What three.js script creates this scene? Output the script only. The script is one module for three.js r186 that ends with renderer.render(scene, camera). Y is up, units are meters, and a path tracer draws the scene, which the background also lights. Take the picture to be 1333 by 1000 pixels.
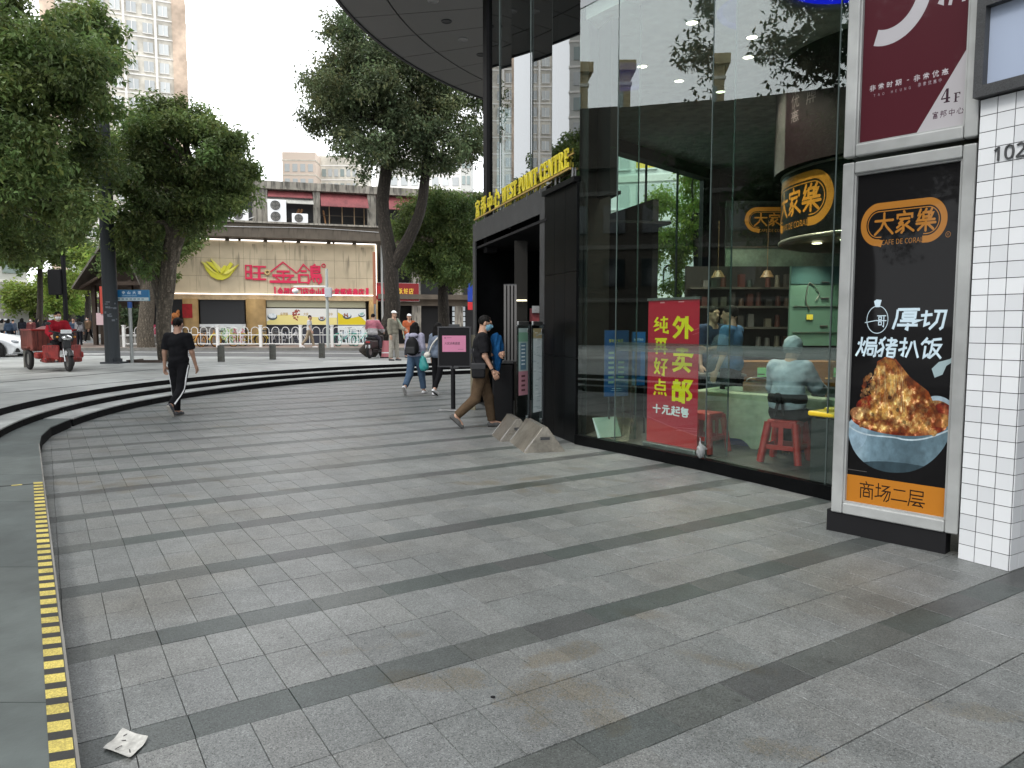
import * as THREE from 'three';
import { mergeGeometries, mergeVertices } from 'three/addons/utils/BufferGeometryUtils.js';
import { RoundedBoxGeometry } from 'three/addons/geometries/RoundedBoxGeometry.js';
import { TextGeometry } from 'three/addons/geometries/TextGeometry.js';
import { FontLoader } from 'three/addons/loaders/FontLoader.js';

// ---------- camera, sky, sun, exposure ----------
const scene = new THREE.Scene();
const FOCAL = 955, PITCH = Math.atan(78 / FOCAL), EYE = 1.6;
const camera = new THREE.PerspectiveCamera(2 * Math.atan(500 / FOCAL) * 180 / Math.PI, 4 / 3, 0.05, 1200);
camera.position.set(0, EYE, 0);
camera.rotation.x = -PITCH;
const renderer = new THREE.WebGLRenderer({ antialias: true });
renderer.toneMapping = THREE.LinearToneMapping;
renderer.toneMappingExposure = 1.35;
renderer.shadowMap.enabled = true;
const SUN_DIR = new THREE.Vector3(-0.5, 0.8, 0.28).normalize();
{
  const W = 512, H = 256, d = new Float32Array(W * H * 4);
  for (let j = 0; j < H; j++) for (let i = 0; i < W; i++) {
    const el = ((j + 0.5) / H - 0.5) * Math.PI, az = ((i + 0.5) / W - 0.5) * 2 * Math.PI;
    const x = Math.cos(az) * Math.cos(el), y = Math.sin(el), z = Math.sin(az) * Math.cos(el);
    const c = x * SUN_DIR.x + y * SUN_DIR.y + z * SUN_DIR.z;
    const cl = 0.5 + 0.5 * Math.sin(3.1 * x + 2.2 * z + 1.3 * Math.sin(4 * z - 2 * x)) * Math.sin(5 * y + 2.3 * x);
    const v = 1.62 + 0.5 * Math.pow(Math.max(0, c), 3) + 0.16 * cl + 0.12 * (1 - Math.abs(y));
    const k = (j * W + i) * 4;
    d[k] = v * 0.975; d[k + 1] = v * 1.0; d[k + 2] = v * 1.035; d[k + 3] = 1;
  }
  const sky = new THREE.DataTexture(d, W, H, THREE.RGBAFormat, THREE.FloatType);
  sky.mapping = THREE.EquirectangularReflectionMapping; sky.magFilter = THREE.LinearFilter; sky.minFilter = THREE.LinearFilter; sky.needsUpdate = true;
  scene.background = sky; scene.environment = sky;
  scene.environmentIntensity = 1; scene.backgroundIntensity = 1;
}
const sun = new THREE.DirectionalLight(new THREE.Color(1, 0.96, 0.9), 1.5);
sun.position.copy(SUN_DIR).multiplyScalar(80); sun.target.position.set(0, 0, -15); sun.castShadow = true; sun.shadow.radius = 24;
Object.assign(sun.shadow.camera, { left: -60, right: 60, top: 60, bottom: -60, near: 1, far: 220 });
sun.shadow.mapSize.set(4096, 4096);
scene.add(sun, sun.target);

// ---------- small helpers ----------
let rs = 12345;
const rnd = () => { rs = (rs + 0x6d2b79f5) | 0; let t = Math.imul(rs ^ (rs >>> 15), 1 | rs); t = (t + Math.imul(t ^ (t >>> 7), 61 | t)) ^ t; return ((t ^ (t >>> 14)) >>> 0) / 4294967296; };
const rr = (a, b) => a + (b - a) * rnd();
const V = (x, y, z) => new THREE.Vector3(x, y, z);
const CS = Math.cos(PITCH), SN = Math.sin(PITCH);
const ray = (px, py) => { const u = (px - 666.5) / FOCAL, v = (py - 500) / FOCAL; return [u, -SN - v * CS, -CS + v * SN]; };
const gp = (px, py, h = 0) => { const d = ray(px, py), t = (h - EYE) / d[1]; return V(d[0] * t, h, d[2] * t); };       // point on a level
const at = (px, py, z) => { const d = ray(px, py), t = z / d[2]; return V(d[0] * t, EYE + d[1] * t, z); };             // point at a depth (z negative)
const names = {};
const numbered = (n) => { const k = names[n] = (names[n] ?? -1) + 1; return k ? n + '_' + String(k).padStart(3, '0') : n; };
function tag(o, label, category, group, kind) { if (label) o.userData.label = label; if (category) o.userData.category = category; if (group) o.userData.group = group; if (kind) o.userData.kind = kind; return o; }
function thing(name, label, category, pos, turn = 0, group, kind) {
  const o = new THREE.Group(); o.name = numbered(name); if (pos) o.position.copy(pos); o.rotation.y = turn; scene.add(o);
  return tag(o, label, category, group, kind);
}
const geoOf = (g) => {
  if (!Array.isArray(g)) return g;
  if (g.length === 1) return g[0];
  const l = g.map((q) => { let r = q.index ? q.toNonIndexed() : q; if (!r.attributes.uv) r.setAttribute('uv', new THREE.BufferAttribute(new Float32Array(r.attributes.position.count * 2), 2)); for (const k of Object.keys(r.attributes)) if (!['position', 'normal', 'uv'].includes(k)) r.deleteAttribute(k); if (!r.attributes.normal) r.computeVertexNormals(); return r; });
  return mergeGeometries(l);
};
function part(name, g, mat, parent, label, kind) {
  const m = new THREE.Mesh(geoOf(g), mat); m.name = parent === scene ? numbered(name) : name; m.castShadow = m.receiveShadow = true;
  if (label) m.userData.label = label; if (kind) m.userData.kind = kind;
  parent.add(m); return m;
}
const solo = (name, g, mat, label, category, group, kind) => tag(part(name, g, mat, scene), label, category, group, kind);
function grp(name, parent, label) { const o = new THREE.Group(); o.name = name; if (label) o.userData.label = label; parent.add(o); return o; }
function cloneOf(o, pos, turn, label, group) { const c = o.clone(); c.name = numbered(o.name.replace(/_\d{3}$/, '')); c.userData = { ...o.userData }; if (label) c.userData.label = label; if (group) c.userData.group = group; if (pos) c.position.copy(pos); if (turn !== undefined) c.rotation.y = turn; scene.add(c); return c; }
// uv in metres from the dominant axis of each face
function muv(g, s = 1) {
  if (g.index) g = g.toNonIndexed(); if (!g.attributes.normal) g.computeVertexNormals();
  const p = g.attributes.position, n = g.attributes.normal, uv = new Float32Array(p.count * 2);
  for (let i = 0; i < p.count; i += 3) {
    const ax = Math.abs(n.getX(i)) + Math.abs(n.getX(i + 1)) + Math.abs(n.getX(i + 2)), ay = Math.abs(n.getY(i)) + Math.abs(n.getY(i + 1)) + Math.abs(n.getY(i + 2)), az = Math.abs(n.getZ(i)) + Math.abs(n.getZ(i + 1)) + Math.abs(n.getZ(i + 2));
    for (let k = i; k < i + 3; k++) {
      const x = p.getX(k), y = p.getY(k), z = p.getZ(k);
      const [a, b] = ay >= ax && ay >= az ? [x, z] : ax >= az ? [z, y] : [x, y];
      uv[k * 2] = a * s; uv[k * 2 + 1] = b * s;
    }
  }
  g.setAttribute('uv', new THREE.BufferAttribute(uv, 2)); return g;
}
const bx = (w, h, d, x = 0, y = 0, z = 0, ry = 0, rx = 0, rz = 0) => { const g = new THREE.BoxGeometry(w, h, d); if (rx) g.rotateX(rx); if (rz) g.rotateZ(rz); if (ry) g.rotateY(ry); return muv(g.translate(x, y, z)); };
const rbx = (w, h, d, r, x = 0, y = 0, z = 0, ry = 0) => { const g = new RoundedBoxGeometry(w, h, d, 2, Math.min(r, w / 2.01, h / 2.01, d / 2.01)); if (ry) g.rotateY(ry); return muv(g.translate(x, y, z)); };
const cy = (r0, r1, h, x = 0, y = 0, z = 0, n = 16) => new THREE.CylinderGeometry(r1, r0, h, n).translate(x, y + h / 2, z);   // r0 at the bottom
const tube = (pts, r, n = 24, k = 8) => new THREE.TubeGeometry(new THREE.CatmullRomCurve3(pts), n, r, k);
const bar = (a, b, r, n = 8, r2 = r) => { const d = b.clone().sub(a), g = new THREE.CylinderGeometry(r2, r, d.length(), n); g.translate(0, d.length() / 2, 0); g.applyQuaternion(new THREE.Quaternion().setFromUnitVectors(V(0, 1, 0), d.clone().normalize())); return g.translate(a.x, a.y, a.z); };
const ball = (r, x, y, z, sx = 1, sy = 1, sz = 1, n = 14) => new THREE.SphereGeometry(r, n, Math.ceil(n * 0.7)).scale(sx, sy, sz).translate(x, y, z);
// a wall panel standing on the plan line a -> b (x,z), from y0 to y1, thickness t (to the right of the direction)
function wallGeo(ax, az, bx_, bz, y0, y1, t = 0.1, off = 0) {
  const L = Math.hypot(bx_ - ax, bz - az); let g = new THREE.BoxGeometry(L, y1 - y0, t); const a = Math.atan2(-(bz - az), bx_ - ax);
  g.translate(L / 2, (y0 + y1) / 2, off); g = muv(g); g.rotateY(a); return g.translate(ax, 0, az);
}
function tubeTaper(pts, r0, r1, n = 16, k = 9, wob = 0) {
  const c = new THREE.CatmullRomCurve3(pts), f = c.computeFrenetFrames(n), P = [], N = [], U = [], I = [], len = c.getLength();
  for (let i = 0; i <= n; i++) {
    const t = i / n, p = c.getPointAt(t), r = (r0 + (r1 - r0) * Math.pow(t, 0.8));
    for (let j = 0; j <= k; j++) {
      const a = j / k * Math.PI * 2, w = 1 + wob * (Math.sin(3 * a + i * 0.4) * 0.6 + Math.sin(5 * a - i * 0.7) * 0.4), d = f.normals[i].clone().multiplyScalar(Math.cos(a)).addScaledVector(f.binormals[i], Math.sin(a));
      P.push(p.x + d.x * r * w, p.y + d.y * r * w, p.z + d.z * r * w); N.push(d.x, d.y, d.z); U.push(j / k * Math.max(1, Math.round(6.28 * r0)), t * len);
    }
  }
  for (let i = 0; i < n; i++) for (let j = 0; j < k; j++) { const a = i * (k + 1) + j, b = a + k + 1; I.push(a, b, a + 1, b, b + 1, a + 1); }
  const g = new THREE.BufferGeometry(); g.setAttribute('position', new THREE.Float32BufferAttribute(P, 3)); g.setAttribute('normal', new THREE.Float32BufferAttribute(N, 3)); g.setAttribute('uv', new THREE.Float32BufferAttribute(U, 2)); g.setIndex(I);
  if (wob) g.computeVertexNormals(); return g;
}
// ---------- noise and textures ----------
const hash = (x, y, s) => { let h = Math.imul(x | 0, 374761393) + Math.imul(y | 0, 668265263) + Math.imul(s | 0, 2147483647 ^ 0x5bd1e995); h = Math.imul(h ^ (h >>> 13), 1274126177); return ((h ^ (h >>> 16)) >>> 0) / 4294967296; };
function vn(x, y, per, s) { const xi = Math.floor(x), yi = Math.floor(y), fx = x - xi, fy = y - yi, u = fx * fx * (3 - 2 * fx), v = fy * fy * (3 - 2 * fy), m = (a) => ((a % per) + per) % per; const a = hash(m(xi), m(yi), s), b = hash(m(xi + 1), m(yi), s), c = hash(m(xi), m(yi + 1), s), d = hash(m(xi + 1), m(yi + 1), s); return a + (b - a) * u + (c - a) * v + (a - b - c + d) * u * v; }
const fbm = (u, v, per, s, oct = 4) => { let t = 0, a = 0.5, n = 0; for (let o = 0; o < oct; o++) { t += a * vn(u * per, v * per, per, s + o * 17); n += a; a *= 0.5; per *= 2; } return t / n; };
function tex(w, h, f, rep = 1, srgb = true) {
  const d = new Uint8Array(w * h * 4); for (let j = 0; j < h; j++) for (let i = 0; i < w; i++) { const c = f(i / w, j / h, i, j), k = (j * w + i) * 4; d[k] = c[0] * 255; d[k + 1] = c[1] * 255; d[k + 2] = c[2] * 255; d[k + 3] = 255; }
  const t = new THREE.DataTexture(d, w, h); t.magFilter = THREE.LinearFilter; t.minFilter = THREE.LinearMipmapLinearFilter; t.generateMipmaps = true; t.wrapS = t.wrapT = THREE.RepeatWrapping; t.repeat.set(rep, rep); if (srgb) t.colorSpace = THREE.SRGBColorSpace; t.needsUpdate = true; return t;
}
const cl = (x) => Math.min(1, Math.max(0, x));
const gray = (v, a = 1, b = 1, c = 1) => [cl(v * a), cl(v * b), cl(v * c)];
function canvasTex(w, h, draw) { const c = document.createElement('canvas'); c.width = w; c.height = h; const x = c.getContext('2d'); draw(x, w, h); const t = new THREE.CanvasTexture(c); t.colorSpace = THREE.SRGBColorSpace; t.anisotropy = 8; return t; }
const rep = (t, s) => { const q = t.clone(); q.repeat.set(s, s); q.needsUpdate = true; return q; };
const lin = (r, g, b) => new THREE.Color().setRGB(r, g, b);
const mat = (c, rough = 0.7, o = {}) => new THREE.MeshStandardMaterial({ color: c, roughness: rough, ...o });
// granite: speckled
const T = {};
// one sheet of paving stone 4.1 m wide, laid across the tiles: grain, worn patches, brown spills where the photograph has them
const SHEET = 4.1, spills = [];
{ const d = (px, py, rx, ry, a, k) => { const y = (py - 500) / 955, t = 1.6 / (0.0814 + y * 0.9967), x = (px - 666.5) / 955 * t, z = (-0.9967 + y * 0.0814) * t; spills.push([x, z, rx, ry, a, k]); };
  d(560, 885, 0.24, 0.07, 0.1, 1); d(600, 880, 0.14, 0.06, 0.3, 1); d(690, 905, 0.1, 0.16, 0.4, 1); d(700, 935, 0.07, 0.13, 0.2, 0.9); d(735, 850, 0.2, 0.07, -0.5, 1); d(765, 900, 0.16, 0.13, 0.2, 1); d(785, 935, 0.08, 0.1, 0, 0.8); d(445, 848, 0.2, 0.045, -0.25, 0.9); d(530, 826, 0.1, 0.04, -0.2, 0.9); d(955, 865, 0.22, 0.05, 0.5, 0.8); d(1010, 975, 0.14, 0.06, 0.2, 0.8); d(1270, 925, 0.16, 0.06, 0.3, 0.7); d(840, 800, 0.14, 0.06, 0.4, 0.7); }
const gum = [...Array(70)].map((_, i) => [hash(i, 1, 90) * SHEET, hash(i, 2, 90) * SHEET, 0.006 + 0.012 * hash(i, 3, 90) ** 2, 0.72 + 0.14 * hash(i, 4, 90)]);
T.granite = tex(2048, 2048, (u, v, i, j) => {
  const s = hash(i, j, 3), s2 = hash(i >> 1, j >> 1, 9), s3 = hash((i + (j >> 2)) >> 2, j >> 2, 19), m = fbm(u, v, 9, 4, 5), m2 = fbm(u, v, 40, 61, 3); let g = 0.745 + 0.16 * (m - 0.5) + 0.12 * (m2 - 0.5) + 0.2 * (s2 - 0.5) + 0.14 * (s - 0.5) + 0.12 * (s3 - 0.5);
  if (s2 > 0.95) g += 0.14; if (s2 < 0.06) g -= 0.2; let st = cl((fbm(u, v, 4, 77, 6) - 0.6) * 6) * 0.4;
  const x = u * SHEET, z = v * SHEET; for (const [sx, sz, rx, ry, a, k] of spills) { let dx = ((x - sx) % SHEET + SHEET * 1.5) % SHEET - SHEET / 2, dz = ((z - sz) % SHEET + SHEET * 1.5) % SHEET - SHEET / 2; const c = Math.cos(a), n = Math.sin(a), p = (dx * c + dz * n) / rx, q = (dz * c - dx * n) / ry, r = p * p + q * q; if (r < 2.2) st = Math.max(st, k * cl((1.1 - r + (m2 - 0.5) * 3.4 + (m - 0.5) * 3 + (s3 - 0.5) * 1.6 + (s2 - 0.5) * 0.9) * 1.4) * (0.45 + 0.75 * s3)); }
  for (const [gx, gz, gr, gk] of gum) { const dx = Math.abs(x - gx), dz = Math.abs(z - gz); if (dx < gr && dz < gr && dx * dx + dz * dz < gr * gr * (0.6 + 0.5 * s3)) g *= gk; }
  return [cl(g * (1 - st * 0.12)), cl(g * (1 - st * 0.165)), cl(g * (1 - st * 0.23))];
});
T.graniteBump = tex(512, 512, (u, v, i, j) => gray(0.5 + 0.5 * (hash(i, j, 5) - 0.5) + 0.6 * (fbm(u, v, 64, 8, 2) - 0.5)), 1, false);
T.stain = tex(1024, 1024, (u, v) => { const a = fbm(u, v, 5, 21, 6), b = fbm(u, v, 24, 31, 4); return gray(0.84 + 0.34 * (a - 0.5) + 0.16 * (b - 0.5), 1, 0.995, 0.98); });
T.asphalt = tex(512, 512, (u, v, i, j) => gray(0.7 + 0.35 * (hash(i, j, 2) - 0.5) + 0.3 * (fbm(u, v, 5, 12, 4) - 0.5)));
T.bark = tex(512, 512, (u, v) => { const a = fbm(u * 3 % 1, v * 0.6 % 1, 10, 3, 5), s = Math.abs(fbm(u, v, 12, 40, 4) - 0.5) * 2; return gray(0.35 + 0.7 * a * (0.4 + s), 1.02, 0.98, 0.92); });
T.drip = tex(512, 512, (u, v) => { const a = fbm(u, v * 0.12 % 1, 40, 5, 3), b = fbm(u, v, 6, 9, 5), k = cl((a - 0.64) * 4) * cl(v * 1.4 - 0.4 + b - 0.5); return gray(0.9 + 0.2 * (b - 0.5) - 0.3 * k, 1, 0.97, 0.92); });
T.drip2 = tex(512, 512, (u, v) => { const a = fbm(u, v * 0.15 % 1, 30, 25, 4), b = fbm(u, v, 7, 19, 6), k = cl((a - 0.52) * 4); return gray(0.92 + 0.34 * (b - 0.5) - 0.34 * k, 1, 0.98, 0.94); });
T.noise = tex(256, 256, (u, v, i, j) => gray(0.8 + 0.3 * (hash(i, j, 6) - 0.5) + 0.25 * (fbm(u, v, 8, 15, 3) - 0.5)));
T.cloth = tex(256, 256, (u, v, i, j) => gray(0.86 + 0.12 * ((i + j) % 3 - 1) * 0.5 + 0.2 * (fbm(u, v, 8, 55, 4) - 0.5)));
T.hair = tex(256, 256, (u, v, i) => gray(0.6 + 0.5 * (hash(i, 0, 8) - 0.5) + 0.3 * (fbm(u, v, 16, 66, 3) - 0.5)));
const dim2 = (c, rough, si, o = {}) => new THREE.MeshPhysicalMaterial({ color: c, roughness: rough, specularIntensity: si, ...o });
// stone materials
const M = {};
const graniteTones = [[0.168, 0.174, 0.174], [0.160, 0.167, 0.166], [0.178, 0.183, 0.181], [0.167, 0.171, 0.168], [0.154, 0.160, 0.159], [0.173, 0.176, 0.172]].map((c) => mat(lin(c[0] * 1.52, c[1] * 1.54, c[2] * 1.52), 0.44, { map: T.granite, bumpMap: T.graniteBump, bumpScale: 0.0016 }));
const darkTones = [[0.082, 0.092, 0.090], [0.070, 0.082, 0.080], [0.094, 0.102, 0.098], [0.066, 0.080, 0.076], [0.078, 0.082, 0.082]].map((c) => mat(lin(c[0] * 1.36, c[1] * 1.36, c[2] * 1.34), 0.45, { map: T.granite, bumpMap: T.graniteBump, bumpScale: 0.001 }));
M.joint = mat(lin(0.1, 0.1, 0.098), 0.95);
M.platform = [0, 1, 2].map((i) => mat(lin(0.088 + 0.008 * i, 0.108 + 0.008 * i, 0.108 + 0.007 * i), 0.55, { map: rep(T.stain, 0.45), bumpMap: T.graniteBump, bumpScale: 0.0008 }));
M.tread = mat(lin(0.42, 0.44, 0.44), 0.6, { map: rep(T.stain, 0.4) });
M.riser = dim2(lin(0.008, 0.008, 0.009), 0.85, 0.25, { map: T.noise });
M.walk = mat(lin(0.45, 0.47, 0.47), 0.55, { map: rep(T.stain, 0.16) });
M.asphalt = mat(lin(0.2, 0.208, 0.212), 0.7, { map: rep(T.asphalt, 0.3) });
M.paint = mat(lin(0.72, 0.72, 0.7), 0.6, { map: T.noise });
M.kerb = mat(lin(0.26, 0.255, 0.24), 0.8, { map: rep(T.stain, 0.3) });
const dim = (c, rough, si, o = {}) => new THREE.MeshPhysicalMaterial({ color: c, roughness: rough, specularIntensity: si, ...o });
M.black = dim(lin(0.008, 0.008, 0.009), 0.16, 0.6);
M.blackMatt = dim(lin(0.01, 0.01, 0.011), 0.6, 0.3);
M.steel = mat(lin(0.5, 0.5, 0.49), 0.35, { metalness: 0.9, map: T.noise });
M.chrome = mat(lin(0.7, 0.7, 0.7), 0.12, { metalness: 1 });
M.white = mat(lin(0.75, 0.76, 0.76), 0.5);
M.rubber = mat(lin(0.012, 0.012, 0.012), 0.8);
M.darkGray = mat(lin(0.05, 0.052, 0.055), 0.5, { map: T.noise });
M.glassDark = mat(lin(0.02, 0.025, 0.028), 0.08);
const glass = (o) => new THREE.MeshPhysicalMaterial({ color: lin(0.84, 0.92, 0.885), roughness: 0.0, transmission: 1, thickness: 0, ior: 1.9, ...o });
// ---------- ground ----------
const ground = solo('ground', muv(new THREE.CircleGeometry(500, 48).rotateX(-Math.PI / 2).translate(0, -0.05, 0)), M.asphalt, 'grey ground under the whole place', 'ground', null, 'structure');
const C0 = { x: 3.6, z: -14 }, RISE = [0, 0.13, 0.24, 0.34], RAD = [10.8, 11.22, 11.66];
const arcPt = (R, a) => [C0.x - R * Math.cos(a), C0.z - R * Math.sin(a)];      // a = 0 points to -x, grows towards -z
// plaza paving in its own grid: axis A along the dark bands, axis B across them
const AX = 32.5 * Math.PI / 180, PA = [Math.cos(AX), -Math.sin(AX)], PB = [-Math.sin(AX), -Math.cos(AX)];
const abToXZ = (a, b) => [a * PA[0] + b * PB[0], a * PA[1] + b * PB[1]];
const E0 = gp(105, 1000, 0.13), E1 = gp(52, 583, 0.13);
const edgeX = (z) => E0.x + (E1.x - E0.x) * (z - E0.z) / (E1.z - E0.z);
{
  const plaza = thing('plaza_paving', 'plaza of grey granite tiles crossed by dark stone bands', 'paving', null, 0, null, 'structure');
  plaza.rotation.y = 0;
  const R = (() => { const s = new THREE.Shape(); const pts = []; for (let i = 0; i <= 60; i++) { const a = i / 60 * Math.PI * 2; pts.push(new THREE.Vector2(C0.x + 12.5 * Math.cos(a), -(C0.z + 12.5 * Math.sin(a)))); } s.setFromPoints(pts); return s; })();
  part('joint_bed', muv(mergeGeometries([new THREE.ShapeGeometry(R, 1).rotateX(-Math.PI / 2), new THREE.PlaneGeometry(24, 16).rotateX(-Math.PI / 2).translate(4, 0, -0.5)].map((g) => g.toNonIndexed().translate(0, 0, 0)).map((g, i) => g.translate(0, -0.012 - i * 0.004, 0)))), M.joint, plaza);
  const tileGeo = (w, h, seed) => {      // a thin slab, top at y = 0, chamfered
    const c = 0.0014, g = 0.0012, x0 = -w / 2 + g, x1 = w / 2 - g, z0 = -h / 2 + g, z1 = h / 2 - g, P = [], U = [], ou = hash(seed, 1, 7), ov = hash(seed, 2, 7), I = [];
    const add = (x, y, z) => { P.push(x, y, z); U.push(x * 0.7 + ou, z * 0.7 + ov); };
    for (const [e, y] of [[c, 0], [0, -0.0016], [0, -0.014]]) { add(x0 + e, y, z0 + e); add(x1 - e, y, z0 + e); add(x1 - e, y, z1 - e); add(x0 + e, y, z1 - e); }
    I.push(0, 2, 1, 0, 3, 2); for (const k of [0, 4]) for (let i = 0; i < 4; i++) { const j = (i + 1) % 4; I.push(k + i, k + j, k + 4 + j, k + i, k + 4 + j, k + 4 + i); }
    const q = new THREE.BufferGeometry(); q.setAttribute('position', new THREE.Float32BufferAttribute(P, 3)); q.setAttribute('uv', new THREE.Float32BufferAttribute(U, 2)); q.setIndex(I); const r = q.toNonIndexed(); r.computeVertexNormals(); return r;
  };
  const fieldGeo = [...Array(12)].map((_, i) => tileGeo(0.205, 0.39, i)), bandGeo = [...Array(8)].map((_, i) => tileGeo(0.41, 0.2, 40 + i));
  const list = [];
  const inside = (x, z) => { const r = Math.hypot(x - C0.x, z - C0.z); if (z < -9.2) return r < 11.0; return x > edgeX(z) - 0.25 && z < 2 && x < 9; };
  for (let k = 0; k < 26; k++) {
    const b0 = 0.2 + k * 0.985 - 1.97;                        // far edge of band k; the band runs back 0.2, then two rows of tiles
    for (let i = -60; i < 60; i++) {
      for (let r = 0; r < 2; r++) { const a = 0.02 + i * 0.205, b = b0 + 0.1975 + r * 0.3925, [x, z] = abToXZ(a + 0.1, b); if (inside(x, z)) list.push([x, z, 0, i * 7 + k * 31 + r * 3]); }
      if (i % 2 === 0) { const [x, z] = abToXZ(i * 0.205 + 0.225, b0 - 0.1); if (inside(x, z)) list.push([x, z, 1, i * 5 + k * 13]); }
    }
  }
  const sheetUV = (g, x, z, ry) => { const p = g.attributes.position, u = g.attributes.uv, c = Math.cos(ry), s = Math.sin(ry); for (let i = 0; i < p.count; i++) { const a = p.getX(i), b = p.getZ(i); u.setXY(i, (x + a * c + b * s) / SHEET, (z - a * s + b * c) / SHEET); } return g; };
  const vis = list.map((t) => { const X = t[0], Z = t[1]; const fw = -SN * (-EYE) - CS * Z, px = FOCAL * X / fw, ok = Z < -1.2 && Math.abs(px) < 720 && fw > 1.8 && !(X > 0.9 - (Z + 9.9) * -0.62 && Z < -5); return [ok ? Math.hypot(X, Z) : 99 + Math.hypot(X, Z), t]; }).sort((p, q) => p[0] - q[0]);
  const rest = {}; let n = 0;
  const m4 = new THREE.Matrix4();
  for (const [d, [x, z, kind, s]] of vis) {
    const h1 = hash(s, kind, 91), g = kind ? bandGeo[Math.floor(h1 * 8)] : fieldGeo[Math.floor(h1 * 12)], tones = kind ? darkTones : graniteTones, mi = Math.floor(hash(s, 3, 17) * tones.length), y = (hash(s, 5, 4) - 0.5) * 0.0024, ry = AX + (hash(s, 8, 2) - 0.5) * 0.006 + (hash(s, 11, 2) > 0.5 ? Math.PI : 0);
    if (n++ < 298) { const m = part('tile', sheetUV(g.clone(), x, z, ry), tones[mi], plaza); m.position.set(x, y, z); m.rotation.y = ry; }
    else { const key = kind * 10 + mi; m4.makeRotationY(ry).setPosition(x, y, z); (rest[key] ??= []).push(sheetUV(g.clone(), x, z, ry).applyMatrix4(m4)); }
  }
  for (const key in rest) part('paving_tiles', rest[key], (key >= 10 ? darkTones : graniteTones)[key % 10], plaza, null, 'stuff');
}
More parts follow.
